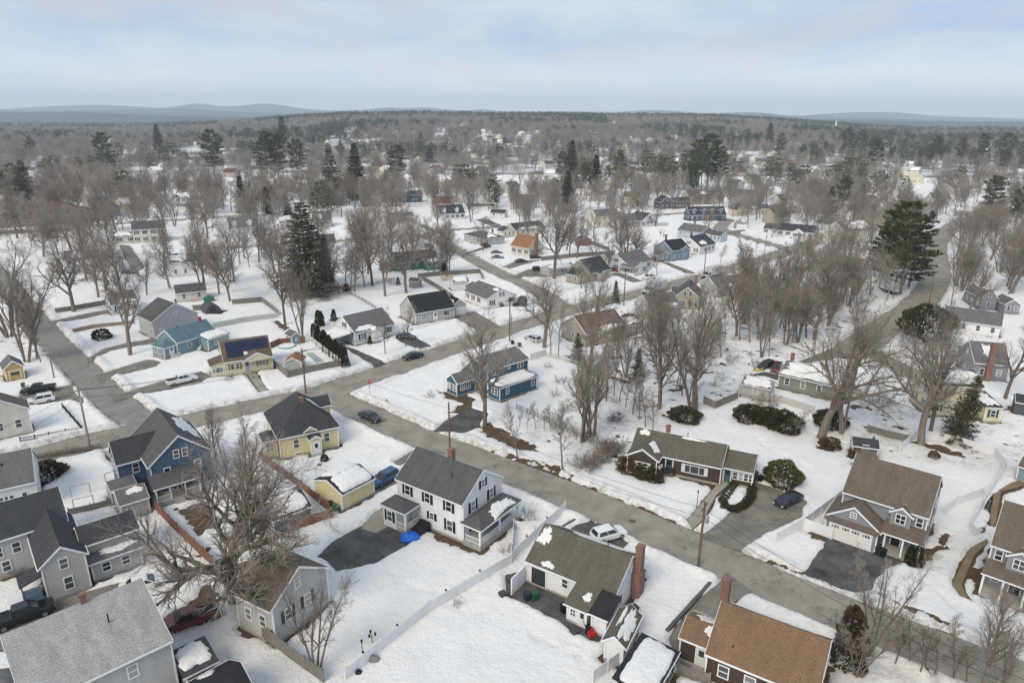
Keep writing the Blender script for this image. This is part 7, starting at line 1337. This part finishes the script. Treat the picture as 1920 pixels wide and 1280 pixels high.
fence('weathered fence beside the broad bare tree', [('n5', 375, 175), ('n5', 500, 155), ('n5', 720, 115)], 1.6, GRYW); fence('grey fence before the light grey cape', [('n5', 490, 305), ('n5', 620, 275), ('n5', 900, 245)], 1.2, TANW)
fence('black iron picket fence before the cream house', [('n5', 140, 1035), ('n5', 330, 1000), ('n5', 555, 960), ('n5', 420, 805)], 1.0, IRON, kind='picket')
fence('grey board fence round the play set yard', [('m4', 520, 890), ('m4', 380, 800), ('m4', 255, 730), ('m4', 420, 712), ('m4', 720, 695), ('m4', 740, 740)], 1.7, GRYW)
fence('long brown fence across the yards behind the grey cape', [('m4', 1180, 600), ('m4', 1480, 570), ('m4', 1730, 555)], 1.8, GRYW); fence('weathered fence running back to the dark red shed', [('m4', 1690, 530), ('m4', 1480, 450)], 1.8, GRYW)
fence('chain wire fence across the snowy back lawns', [('m3', 1015, 850), ('m3', 1120, 905), ('m3', 1220, 965)], 1.2, WIRE, kind='wire'); fence('chain wire fence along the wooded bank', [('n7', 600, 745), ('n7', 740, 800), ('n7', 860, 860)], 1.1, WIRE, kind='wire')
fence('white vinyl fence behind the dark blue house', [('n7', 690, 420), ('n7', 790, 385)], 1.7, VIN); fence('pale wire fence at the lawn edge of the dark blue house', [('n7', 795, 390), ('n7', 930, 425), ('n7', 1060, 470), ('n7', 1150, 500)], 1.2, PALE, kind='picket')
fence('weathered grey fence in the wooded corner', [('n8', 565, 490), ('n8', 640, 525), ('n8', 790, 460)], 1.6, GRYW); fence('pale grey fence along the back of the snowy lawn', [('n8', 800, 410), ('n8', 1010, 465), ('n8', 1300, 560)], 1.6, PALE)
fence('row of weathered fence panels with snow between', [('m1', 660, 1110), ('m1', 800, 1150), ('m1', 935, 1180)], 1.5, GRYW)
fence('broken pallet fence beside the dark low garage', [('n3', 900, 1235), ('n3', 980, 1265), ('n3', 1075, 1290)], 1.3, GRYW); fence('old picket fence by the clothesline yard', [('n1', 380, 375), ('n1', 500, 350), ('n1', 610, 320)], 1.2, GRYW)
fence('brown fence along the brick school building', [('m2', 0, 400), ('m2', 350, 385), ('m2', 560, 370)], 1.8, TANW, step=4); fence('fence across the far side of the cape lawns', [('m4', 620, 190), ('m4', 830, 190)], 1.8, GRYW, step=4); fence('long fence behind the cream colonial', [('m5', 330, 345), ('m5', 480, 345), ('m5', 690, 335)], 1.7, PALE, step=3.5)
STN = brickmat('wall_stone', (.14, .13, .12), (.08, .075, .07), (.05, .05, .05), .5, .25, .03)
def lowwall(label, pts, h, t=.35):
    P = [G(p) for p in pts]; o = thing('retaining_wall', label, 'wall', (P[0].x, P[0].y, 0))
    for a, b_ in zip(P[:-1], P[1:]):
        L = (b_ - a).length; n = max(1, int(L / .62)); ang = math.atan2(b_.y - a.y, b_.x - a.x)
        for c in range(3):
            for i in range(n):
                key = ('blk', i % 3); 
                if key not in MATS: MATS[key] = MB().box(.012, .60, -t / 2, t / 2, .01, .245).mesh('stone', STN, uv=True)
                q = a + (b_ - a) * (min(.995, (i + .5 * (c % 2)) / n)) - P[0]; s = ob('stone', MATS[key], o, (q.x + random.uniform(-.02, .02), q.y + random.uniform(-.02, .02), c * .25 * h / .75), ang)
                s.scale = (L / n / .62, random.uniform(.9, 1.1), h / .75)
lowwall('dark stone retaining wall beside the snowy side yard', [('n3', 840, 1010), ('n3', 960, 880), ('n3', 1080, 745)], .5); lowwall('dark stone edging along the snowy front yard', [('n3', 1080, 745), ('n3', 900, 640), ('n3', 745, 570)], .45); lowwall('short dark stone wall by the upper drive', [('n3', 150, 520), ('n3', 260, 450), ('n3', 345, 400)], .5)
# ------------------------------------------------------------------ poles and wires
WOOD = pm('pole_wood', (.16, .105, .075), .9, .3, 2); WOODG = pm('pole_grey', (.26, .245, .225), .9, .25, 2)
POLE = {}
def pole(key, p, t, label, arm=True, mat=None, trans=False, rz=None):
    h = hgt(p, t); a = G(p); o = thing('utility_pole', label, 'utility pole', (a.x, a.y, 0), rz if rz is not None else math.radians(55)); m_ = mat or WOOD
    MB().cyl((0, 0, -.2), (0, 0, h), .17, .12, 10).obj('pole', m_, o, smooth=False)
    if arm:
        c = MB().box(-1.15, 1.15, -.06, .06, h - .75, h - .62).obj('crossarm', m_, o)
        for x in (-1.0, -.45, .45, 1.0): MB().cyl((x, 0, h - .62), (x, 0, h - .45), .05, .03, 6).obj('insulator', pm('insulator', (.35, .35, .36), .3), c)
    if trans: MB().cyl((.0, -.42, h - 2.6), (.0, -.42, h - 1.7), .26, n=12).obj('transformer', pm('transformer_grey', (.33, .34, .34), .5), o)
    POLE[key] = Vector((a.x, a.y, h)); return o
pole('a', (1309, 1062), (1311, 940), 'brown utility pole with small transformer beside the main road', True, None, True); pole('b', ('n7', 155, 1040), ('n7', 140, 690), 'brown utility pole before the dark blue house', False); pole('c', ('n5', 600, 1060), ('n5', 520, 655), 'pale leaning utility pole with crossarm at the street corner', True, WOODG, True); pole('d', ('n5', 363, 605), ('n5', 347, 430), 'slim grey utility pole on the side street', False, WOODG)
pole('e', ('n6', 475, 632), ('n6', 455, 330), 'brown utility pole by the pool fence', True); pole('f', ('n7', 553, 290), ('n7', 548, -10), 'brown utility pole above the dark blue house', True); pole('g', ('n7', 565, 270), ('n7', 563, 105), 'short stub pole beside the taller utility pole', False, WOODG); pole('h', ('m5', 357, 940), ('m5', 358, 650), 'utility pole with crossarm by the small spruce', True, None, True)
pole('i', ('m5', 955, 740), ('m5', 962, 500), 'utility pole standing before the second box truck', True); pole('j', ('m5', 1410, 570), ('m5', 1412, 400), 'grey utility pole at the street bend', True, WOODG); pole('k', ('m5', 1768, 500), ('m5', 1775, 330), 'tall thin pole before the white ranch', False); pole('l', ('m4', 485, 570), ('m4', 485, 380), 'pole at the bend beside the bare street tree', False); pole('m', ('m1', 1068, 265), ('m1', 1080, 90), 'roadside pole with yellow marker at the curve', False)
def wire(a, b_, label, sag=.8, da=0.0, za=-.55, r=.022):
    A = POLE[a] + Vector((da, 0, za)); B = (POLE[b_] if isinstance(b_, str) else b_) + Vector((da, 0, za if isinstance(b_, str) else 0)); s = []
    for i in range(14):
        t0, t1 = i / 14, (i + 1) / 14; f = lambda t: np.array(A.lerp(B, t)) - np.array([0, 0, sag * 4 * t * (1 - t)]); s.append((f(t0), f(t1), r, r))
    v, f = tubes(s, 3); tag(ob('overhead_wire', fastmesh('overhead_wire', v, f, [pm('wire_black', (.02, .02, .02), .6)])), label, 'wire', 'overhead power wires')
for k, da in enumerate((-.8, 0, .8)):
    wire('c', 'e', 'black overhead wire between the leaning corner pole and the pool fence pole', 1.0, da); wire('e', 'f', 'black overhead wire from the pool fence pole along the cross street', 1.1, da); wire('f', 'h', 'black overhead wire along the cross street towards the trucks', 1.2, da); wire('h', 'i', 'black overhead wire between the poles by the trucks', .8, da)
wire('e', 'b', 'black overhead wire crossing the junction to the dark blue house', .9, 0, -.9); wire('b', 'a', 'black overhead wire along the main road', 1.3, 0, -.9); wire('b', 'a', 'lower black cable along the main road', 1.6, 0, -2.0); wire('a', G((1960, 1290), 7.5), 'black overhead wire running down the main road', 1.2, 0, -.9); wire('a', G((1960, 1310), 6.5), 'lower black cable running down the main road', 1.4, 0, -2.0); wire('c', 'd', 'overhead wire along the side street', .8, 0); wire('c', G((-60, 820), 7.0), 'black overhead wire running left from the corner pole', .8, 0); wire('c', G((-60, 850), 6.0), 'lower cable running left from the corner pole', 1.0, 0, -1.6)
wire('c', 'e', 'lower heavy cable above the snowy verge', 1.4, 0, -1.8, .03)
# ------------------------------------------------------------------ street furniture and yard things
p0 = G(('n6', 903, 640)); o = thing('stop_sign', 'red octagonal stop sign on a thin post at the corner', 'stop sign', (p0.x, p0.y, 0), math.radians(20)); h_ = 2.9
MB().cyl((0, 0, -.1), (0, 0, h_), .04, n=6).obj('post', WIRE, o)
oc = lambda r: [(r * math.cos(math.pi / 8 + k * math.pi / 4), h_ - .15 + r * math.sin(math.pi / 8 + k * math.pi / 4)) for k in range(8)]
MB().prism(oc(.50), -.05, -.07, 'y').obj('sign_border', CHR, o); pl_ = MB().prism(oc(.46), -.0705, -.085, 'y').obj('sign_plate', pm('sign_red', (.55, .03, .03), .5), o)
ft = bpy.data.curves.new('sign_lettering', 'FONT'); ft.body = 'STOP'; ft.size = .34; ft.align_x = 'CENTER'; ft.align_y = 'CENTER'; ft.extrude = .003; ft.materials.append(pm('sign_white', (.8, .8, .8), .5)); f0 = bpy.data.objects.new('tmp_text', ft); fm_ = bpy.data.meshes.new_from_object(f0); bpy.data.objects.remove(f0); fo = ob('sign_lettering', fm_, pl_); fo.location = (0, -.09, h_ - .15); fo.rotation_euler = (math.pi / 2, 0, 0)
p0 = G(('n6', 1015, 708)); o = thing('fire_hydrant', 'yellow green fire hydrant standing in the corner snow', 'hydrant', (p0.x, p0.y, .38)); HY = pm('hydrant_yellow', (.36, .40, .05), .5); HG = pm('hydrant_green', (.05, .22, .05), .5); MB().cyl((0, 0, 0), (0, 0, .62), .15, n=10).cyl((0, 0, -.0), (0, 0, .06), .2, n=10).obj('barrel', HY, o); MB().cyl((0, 0, .62), (0, 0, .82), .17, .06, 10).obj('bonnet', HG, o); MB().cyl((-.25, 0, .42), (.25, 0, .42), .075, n=8).obj('nozzle', HY, o)
def bin_(label, p, col, rz=.5, group=None):
    a = G(p); o = thing('wheeled_bin', label, 'bin', (a.x, a.y, .05), rz, group); m_ = pm('bin_%s' % str(col), col, .5); b = MB(); b.v = [(-.25, -.28, 0), (.25, -.28, 0), (.25, .28, 0), (-.25, .28, 0), (-.31, -.36, .95), (.31, -.36, .95), (.31, .36, .95), (-.31, .36, .95)]
    b.f = [(3, 2, 1, 0), (4, 5, 6, 7), (0, 1, 5, 4), (1, 2, 6, 5), (2, 3, 7, 6), (3, 0, 4, 7)]; b.obj('body', m_, o); MB().prism([(-.38, .955), (.40, .955), (.34, 1.07), (-.3, 1.05)], -.33, .33, 'x').obj('lid', m_, o)
    for s in (-1, 1): MB().cyl((s * .22, .3, .1), (s * .28, .3, .1), .11, n=10).obj('wheel', BLP, o)
GRN = (.015, .10, .045); BLU = (.02, .03, .05)
bin_('green wheeled bin beside the ranch patio door', ('n3', 122, 828), GRN); bin_('dark blue wheeled bin beside the green bin at the patio', ('n3', 82, 828), BLU); bin_('green wheeled bin behind the yellow garage', ('n2', 432, 345), GRN); bin_('black wheeled bin against the brown fence corner', ('n2', 405, 330), (.012, .012, .012)); bin_('green wheeled bin by the white parked suv', ('n7', 618, 325), GRN); bin_('black wheeled bin beside the green one at the utility pole', ('n7', 572, 310), (.012, .012, .012)); bin_('green wheeled bin beside the golden yellow shed', ('n5', 158, 668), GRN); bin_('dark green wheeled bin at the colonial porch', ('n2', 716, 395), GRN); bin_('black wheeled bin at the glazed porch of the ranch', ('n8', 945, 1010), (.012, .012, .012)); bin_('black wheeled bin at the grey garage corner', ('n4', 620, 590), (.015, .015, .016)); bin_('dark wheeled bin at the grey garage', ('n4', 600, 582), (.03, .03, .032)); bin_('black wheeled bin on the patio snow', ('n3', 282, 895), (.012, .012, .012))
def lumpy(name, label, cat, p, sx, sy, sz, mat, z=.15, seed=1):
    a = G(p); rs_ = random.Random(seed); b = MB(); n, m_ = 14, 6
    for j in range(m_ + 1):
        ph = math.pi / 2 * j / m_
        for i in range(n): th = 2 * math.pi * i / n; k = 1 + rs_.uniform(-.14, .14); b.v.append((sx * math.cos(th) * math.cos(ph) ** .6 * k, sy * math.sin(th) * math.cos(ph) ** .6 * k, sz * math.sin(ph) * (1 + rs_.uniform(-.1, .1))))
    for j in range(m_):
        for i in range(n): b.f.append((j * n + i, j * n + (i + 1) % n, (j + 1) * n + (i + 1) % n, (j + 1) * n + i))
    o = b.obj(name, mat); o.location = (a.x, a.y, z); return tag(o, label, cat)
lumpy('tarpaulin', 'crumpled bright blue tarpaulin over a machine by the colonial', 'tarp', ('n2', 840, 500), 1.3, .8, .9, pm('tarp_blue', (.01, .13, .55), .45, .2, 4), .1)
lumpy('barbecue_cover', 'black covered barbecue beside the yellow house', 'barbecue', ('n6', 600, 1088), .7, .5, 1.1, BLP); lumpy('barbecue_cover', 'small black covered lump in the snow below the barbecue', 'barbecue', ('n6', 566, 1118), .4, .3, .3, BLP); lumpy('planter_cover', 'grey covered box standing in the snowy yard', 'box', ('n2', 645, 1165), .55, .4, .6, pm('cover_grey', (.2, .2, .2), .8)); lumpy('planter_tub', 'dark round planter at the bottom of the yard', 'planter', ('n2', 560, 1235), .35, .35, .4, BLP)
lumpy('pool_cover', 'round blue covered pool seen between bare trees', 'pool', ('m5', 655, 1125), 1.7, 1.7, .5, pm('pool_blue', (.03, .16, .42), .5), .3)
for lb, p in (('black square plant tub standing in the white yard', ('n3', 338, 1020)), ('black storage tub on the patio snow', ('n2', 1345, 815)), ('dark utility box behind the ranch chimney', ('n3', 665, 890))):
    a = G(p); o = thing('storage_tub', lb, 'tub', (a.x, a.y, .12), .6); MB().box(-.36, .36, -.36, .36, 0, .5).obj('body', BLP, o); MB().box(-.4, .4, -.4, .4, .501, .58).obj('lid', pm('lid_grey', (.06, .06, .065), .5), o)
a = G(('n3', 425, 1015)); o = thing('snow_blower', 'red snow blower beside the ranch breezeway', 'snow blower', (a.x, a.y, .05), .4); MB().box(-.35, .35, -.6, 0, .1, .55).obj('auger_housing', pm('machine_red', (.45, .02, .02), .4), o); MB().box(-.25, .25, 0, .6, .3, .8).obj('engine', BLP, o); MB().cyl((0, -.2, .5), (0, -.3, 1.1), .1, n=8).obj('chute', pm('machine_red', (.45, .02, .02), .4), o)
for s in (-1, 1): MB().cyl((s * .3, .5, .6), (s * .3, 1.1, 1.0), .025, n=6).obj('handle', BLP, o); MB().cyl((s * .25, .2, .2), (s * .4, .2, .2), .2, n=10).obj('wheel', TYRE, o)
# lamp post in the yard, mailbox lamp
def lamp(label, p, t, heads):
    h = hgt(p, t); a = G(p); o = thing('lamp_post', label, 'lamp post', (a.x, a.y, 0)); MB().cyl((0, 0, 0), (0, 0, h), .045, .035, 8).obj('post', BLP, o)
    for k in range(heads):
        an = 6.28 * k / heads; x, y = (.35 * math.cos(an), .35 * math.sin(an)) if heads > 1 else (0, 0)
        if heads > 1: MB().cyl((0, 0, h - .25), (x, y, h - .1), .02, n=5).obj('arm', BLP, o)
        MB().cyl((x, y, h - .1), (x, y, h + .2), .08, .12, 6).cyl((x, y, h + .2), (x, y, h + .32), .14, .02, 6).obj('lantern', BLP, o)
lamp('black three headed lamp post by the white fence', ('n2', 635, 1075), ('n2', 633, 1015), 3); lamp('black lamp post beside the ranch walk', ('n3', 1006, 330), ('n3', 1008, 240), 1); lamp('pale lamp post at the end of the white fence', ('n2', 585, 1170), ('n2', 585, 1055), 1)
# swimming pool
a = [G(p, .32) for p in (('n6', 470, 365), ('n6', 520, 358), ('n6', 600, 420), ('n6', 545, 430))]; o = thing('swimming_pool', 'snowy in-ground pool with grey cover inside the fence', 'pool', (a[0].x, a[0].y, 0)); c4 = [e - Vector((a[0].x, a[0].y, 0)) for e in a]; cc = sum(c4, Vector()) / 4
MB().prism([(e.x, e.y) for e in c4], .2, .46, 'z').obj('coping', pm('pool_coping', (.55, .56, .56), .8), o); MB().prism([((cc + (e - cc) * .86).x, (cc + (e - cc) * .86).y) for e in c4], .461, .47, 'z').obj('cover', pm('pool_cover', (.30, .36, .38), .5, .3, 1), o)
a = G(('n6', 350, 325)); o = thing('swimming_pool', 'small round turquoise pool rim behind the pool house', 'pool', (a.x, a.y, 0)); MB().cyl((0, 0, 0), (0, 0, .55), 1.9, n=24).obj('wall', pm('pool_turq', (.10, .38, .38), .4), o); MB().cyl((0, 0, .551), (0, 0, .62), 1.75, 1.6, n=24).obj('snow_cover', snowmat(), o)
# clothesline frames, swing set, play set
def uframe(label, p, q, h):
    a, b_ = G(p), G(q); o = thing('clothes_post', label, 'clothes post', (a.x, a.y, 0)); d = b_ - a
    for e in (Vector(), d): MB().cyl((e.x, e.y, 0), (e.x, e.y, h), .05, n=6).obj('upright', WIRE, o)
    MB().cyl((0, 0, h), (d.x, d.y, h), .05, n=6).obj('bar', WIRE, o)
uframe('metal clothesline frame, upper of two in the snowy yard', ('n1', 393, 275), ('n1', 497, 250), 1.8); uframe('metal clothesline frame, lower of two by the old picket fence', ('n1', 408, 345), ('n1', 517, 320), 1.8); uframe('low metal frame beside the lean-to shed', ('n1', 578, 190), ('n1', 640, 165), 1.4); uframe('old wooden swing frame behind the yellow garage', ('n2', 255, 200), ('n2', 330, 165), 1.9)
a = G(('m4', 470, 745)); o = thing('play_set', 'yellow wooden play set inside the board fence', 'play set', (a.x, a.y, 0), .3); YW = pm('play_yellow', (.50, .36, .10), .7)
for x in (-1.6, 1.6):
    for y in (-.9, .9): MB().box(x - .08, x + .08, y - .08, y + .08, 0, 2.2).obj('post', YW, o)
MB().box(-1.7, 1.7, -1, 1, 1.1, 1.2).obj('platform', YW, o)
for z_ in (1.5, 1.9): MB().box(-1.6, 1.6, -.95, -.85, z_, z_ + .1).obj('rail', YW, o)
sl = MB(); sl.v = [(1.7, -.3, 1.15), (3.6, -.3, .25), (3.6, .3, .25), (1.7, .3, 1.15), (1.7, -.3, 1.05), (3.6, -.3, .15), (3.6, .3, .15), (1.7, .3, 1.05)]; sl.f = [(0, 1, 2, 3), (7, 6, 5, 4), (0, 4, 5, 1), (1, 5, 6, 2), (2, 6, 7, 3), (3, 7, 4, 0)]; sl.obj('slide', YW, o)
# porch flag on the ranch, manhole, chairs
a = G(('n8', 290, 985)); o = thing('flag', 'small red and white flag on a pole before the ranch', 'flag', (a.x, a.y, 0), .2); MB().cyl((0, 0, 0), (-.5, 0, 2.6), .025, n=6).obj('flagpole', WIRE, o)
for k in range(7): MB().box(-.48 + k * .09 - .28, -.48 + (k + 1) * .09 - .28, .0 + .02 * (k % 2), .02 + .02 * (k % 2), 1.1 + .12 * k, 2.2 + .04 * k).obj('stripe', pm('flag_red', (.45, .05, .06), .8) if k % 2 else pm('flag_white', (.7, .7, .7), .8), o)
a = G(('n3', 655, 397)); struct(MB().cyl((a.x, a.y, .0), (a.x, a.y, .031), .45, n=20).obj('manhole_cover', pm('iron_rust', (.11, .08, .06), .8)))
for k, (lb, p) in enumerate((('yellow traffic cone shaped post by the glazed porch', ('m1', 1528, 1035)), ('orange cone beside the second road pole', ('m1', 1065, 250)))):
    a = G(p); o = thing('traffic_cone', lb, 'cone', (a.x, a.y, .1)); MB().cyl((0, 0, .05), (0, 0, 1.3 if k == 0 else .9), .22, .06, 10).obj('cone', pm('cone_yellow', (.8, .6, .02), .5) if k == 0 else pm('cone_orange', (.8, .3, .02), .5), o); MB().box(-.3, .3, -.3, .3, 0, .049).obj('base', BLP, o)
a = G(('m2', 1570, 905)); o = thing('tarp_shelter', 'dark green tarp covered rack beside the cream garage', 'tarp', (a.x, a.y, .1), .45); MB().prism([(-1.4, 0), (1.4, 0), (1.4, 1.3), (0, 1.7), (-1.4, 1.3)], -.8, .8, 'y').obj('cover', pm('tarp_green', (.02, .16, .11), .5), o)
a = G(('n4', 1150, 480)); o = thing('wreath', 'dark round wreath hanging on the white fence gate', 'wreath', (a.x, a.y - .25, 1.1)); t = MB()
for k in range(14):
    for j in range(6): an, ph = 6.28 * k / 14, 6.28 * j / 6; t.v.append(((.3 + .09 * math.cos(ph)) * math.cos(an), .09 * math.sin(ph), (.3 + .09 * math.cos(ph)) * math.sin(an)))
for k in range(14):
    for j in range(6): t.f.append((k * 6 + j, k * 6 + (j + 1) % 6, ((k + 1) % 14) * 6 + (j + 1) % 6, ((k + 1) % 14) * 6 + j))
t.obj('ring', YEW, o)
# steeple far off
p = Vector(ray((1565, 250))); t_ = 1900 / p.y; o = thing('church_steeple', 'thin white church steeple far beyond the pines', 'steeple', (p.x * t_, 1900, 20)); MB().box(-3, 3, -3, 3, 0, 16).obj('tower', WM('white'), o, uv=True); MB().cyl((0, 0, 16), (0, 0, 34), 3.2, .1, 8).obj('spire', TRIM(), o)
# ------------------------------------------------------------------ haze
hm = bpy.data.materials.new('haze_air'); hm.use_nodes = True; hn = hm.node_tree; hn.nodes.clear(); ho = hn.nodes.new('ShaderNodeOutputMaterial'); hv = hn.nodes.new('ShaderNodeVolumePrincipled'); hv.inputs['Color'].default_value = (.76, .88, 1.0, 1); hv.inputs['Density'].default_value = 1.25e-4; hv.inputs['Anisotropy'].default_value = .0; hn.links.new(hv.outputs[0], ho.inputs['Volume'])
hb = MB().box(-20000, 20000, -300, 13600, -20, 400).obj('haze', hm); struct(hb, 'stuff')
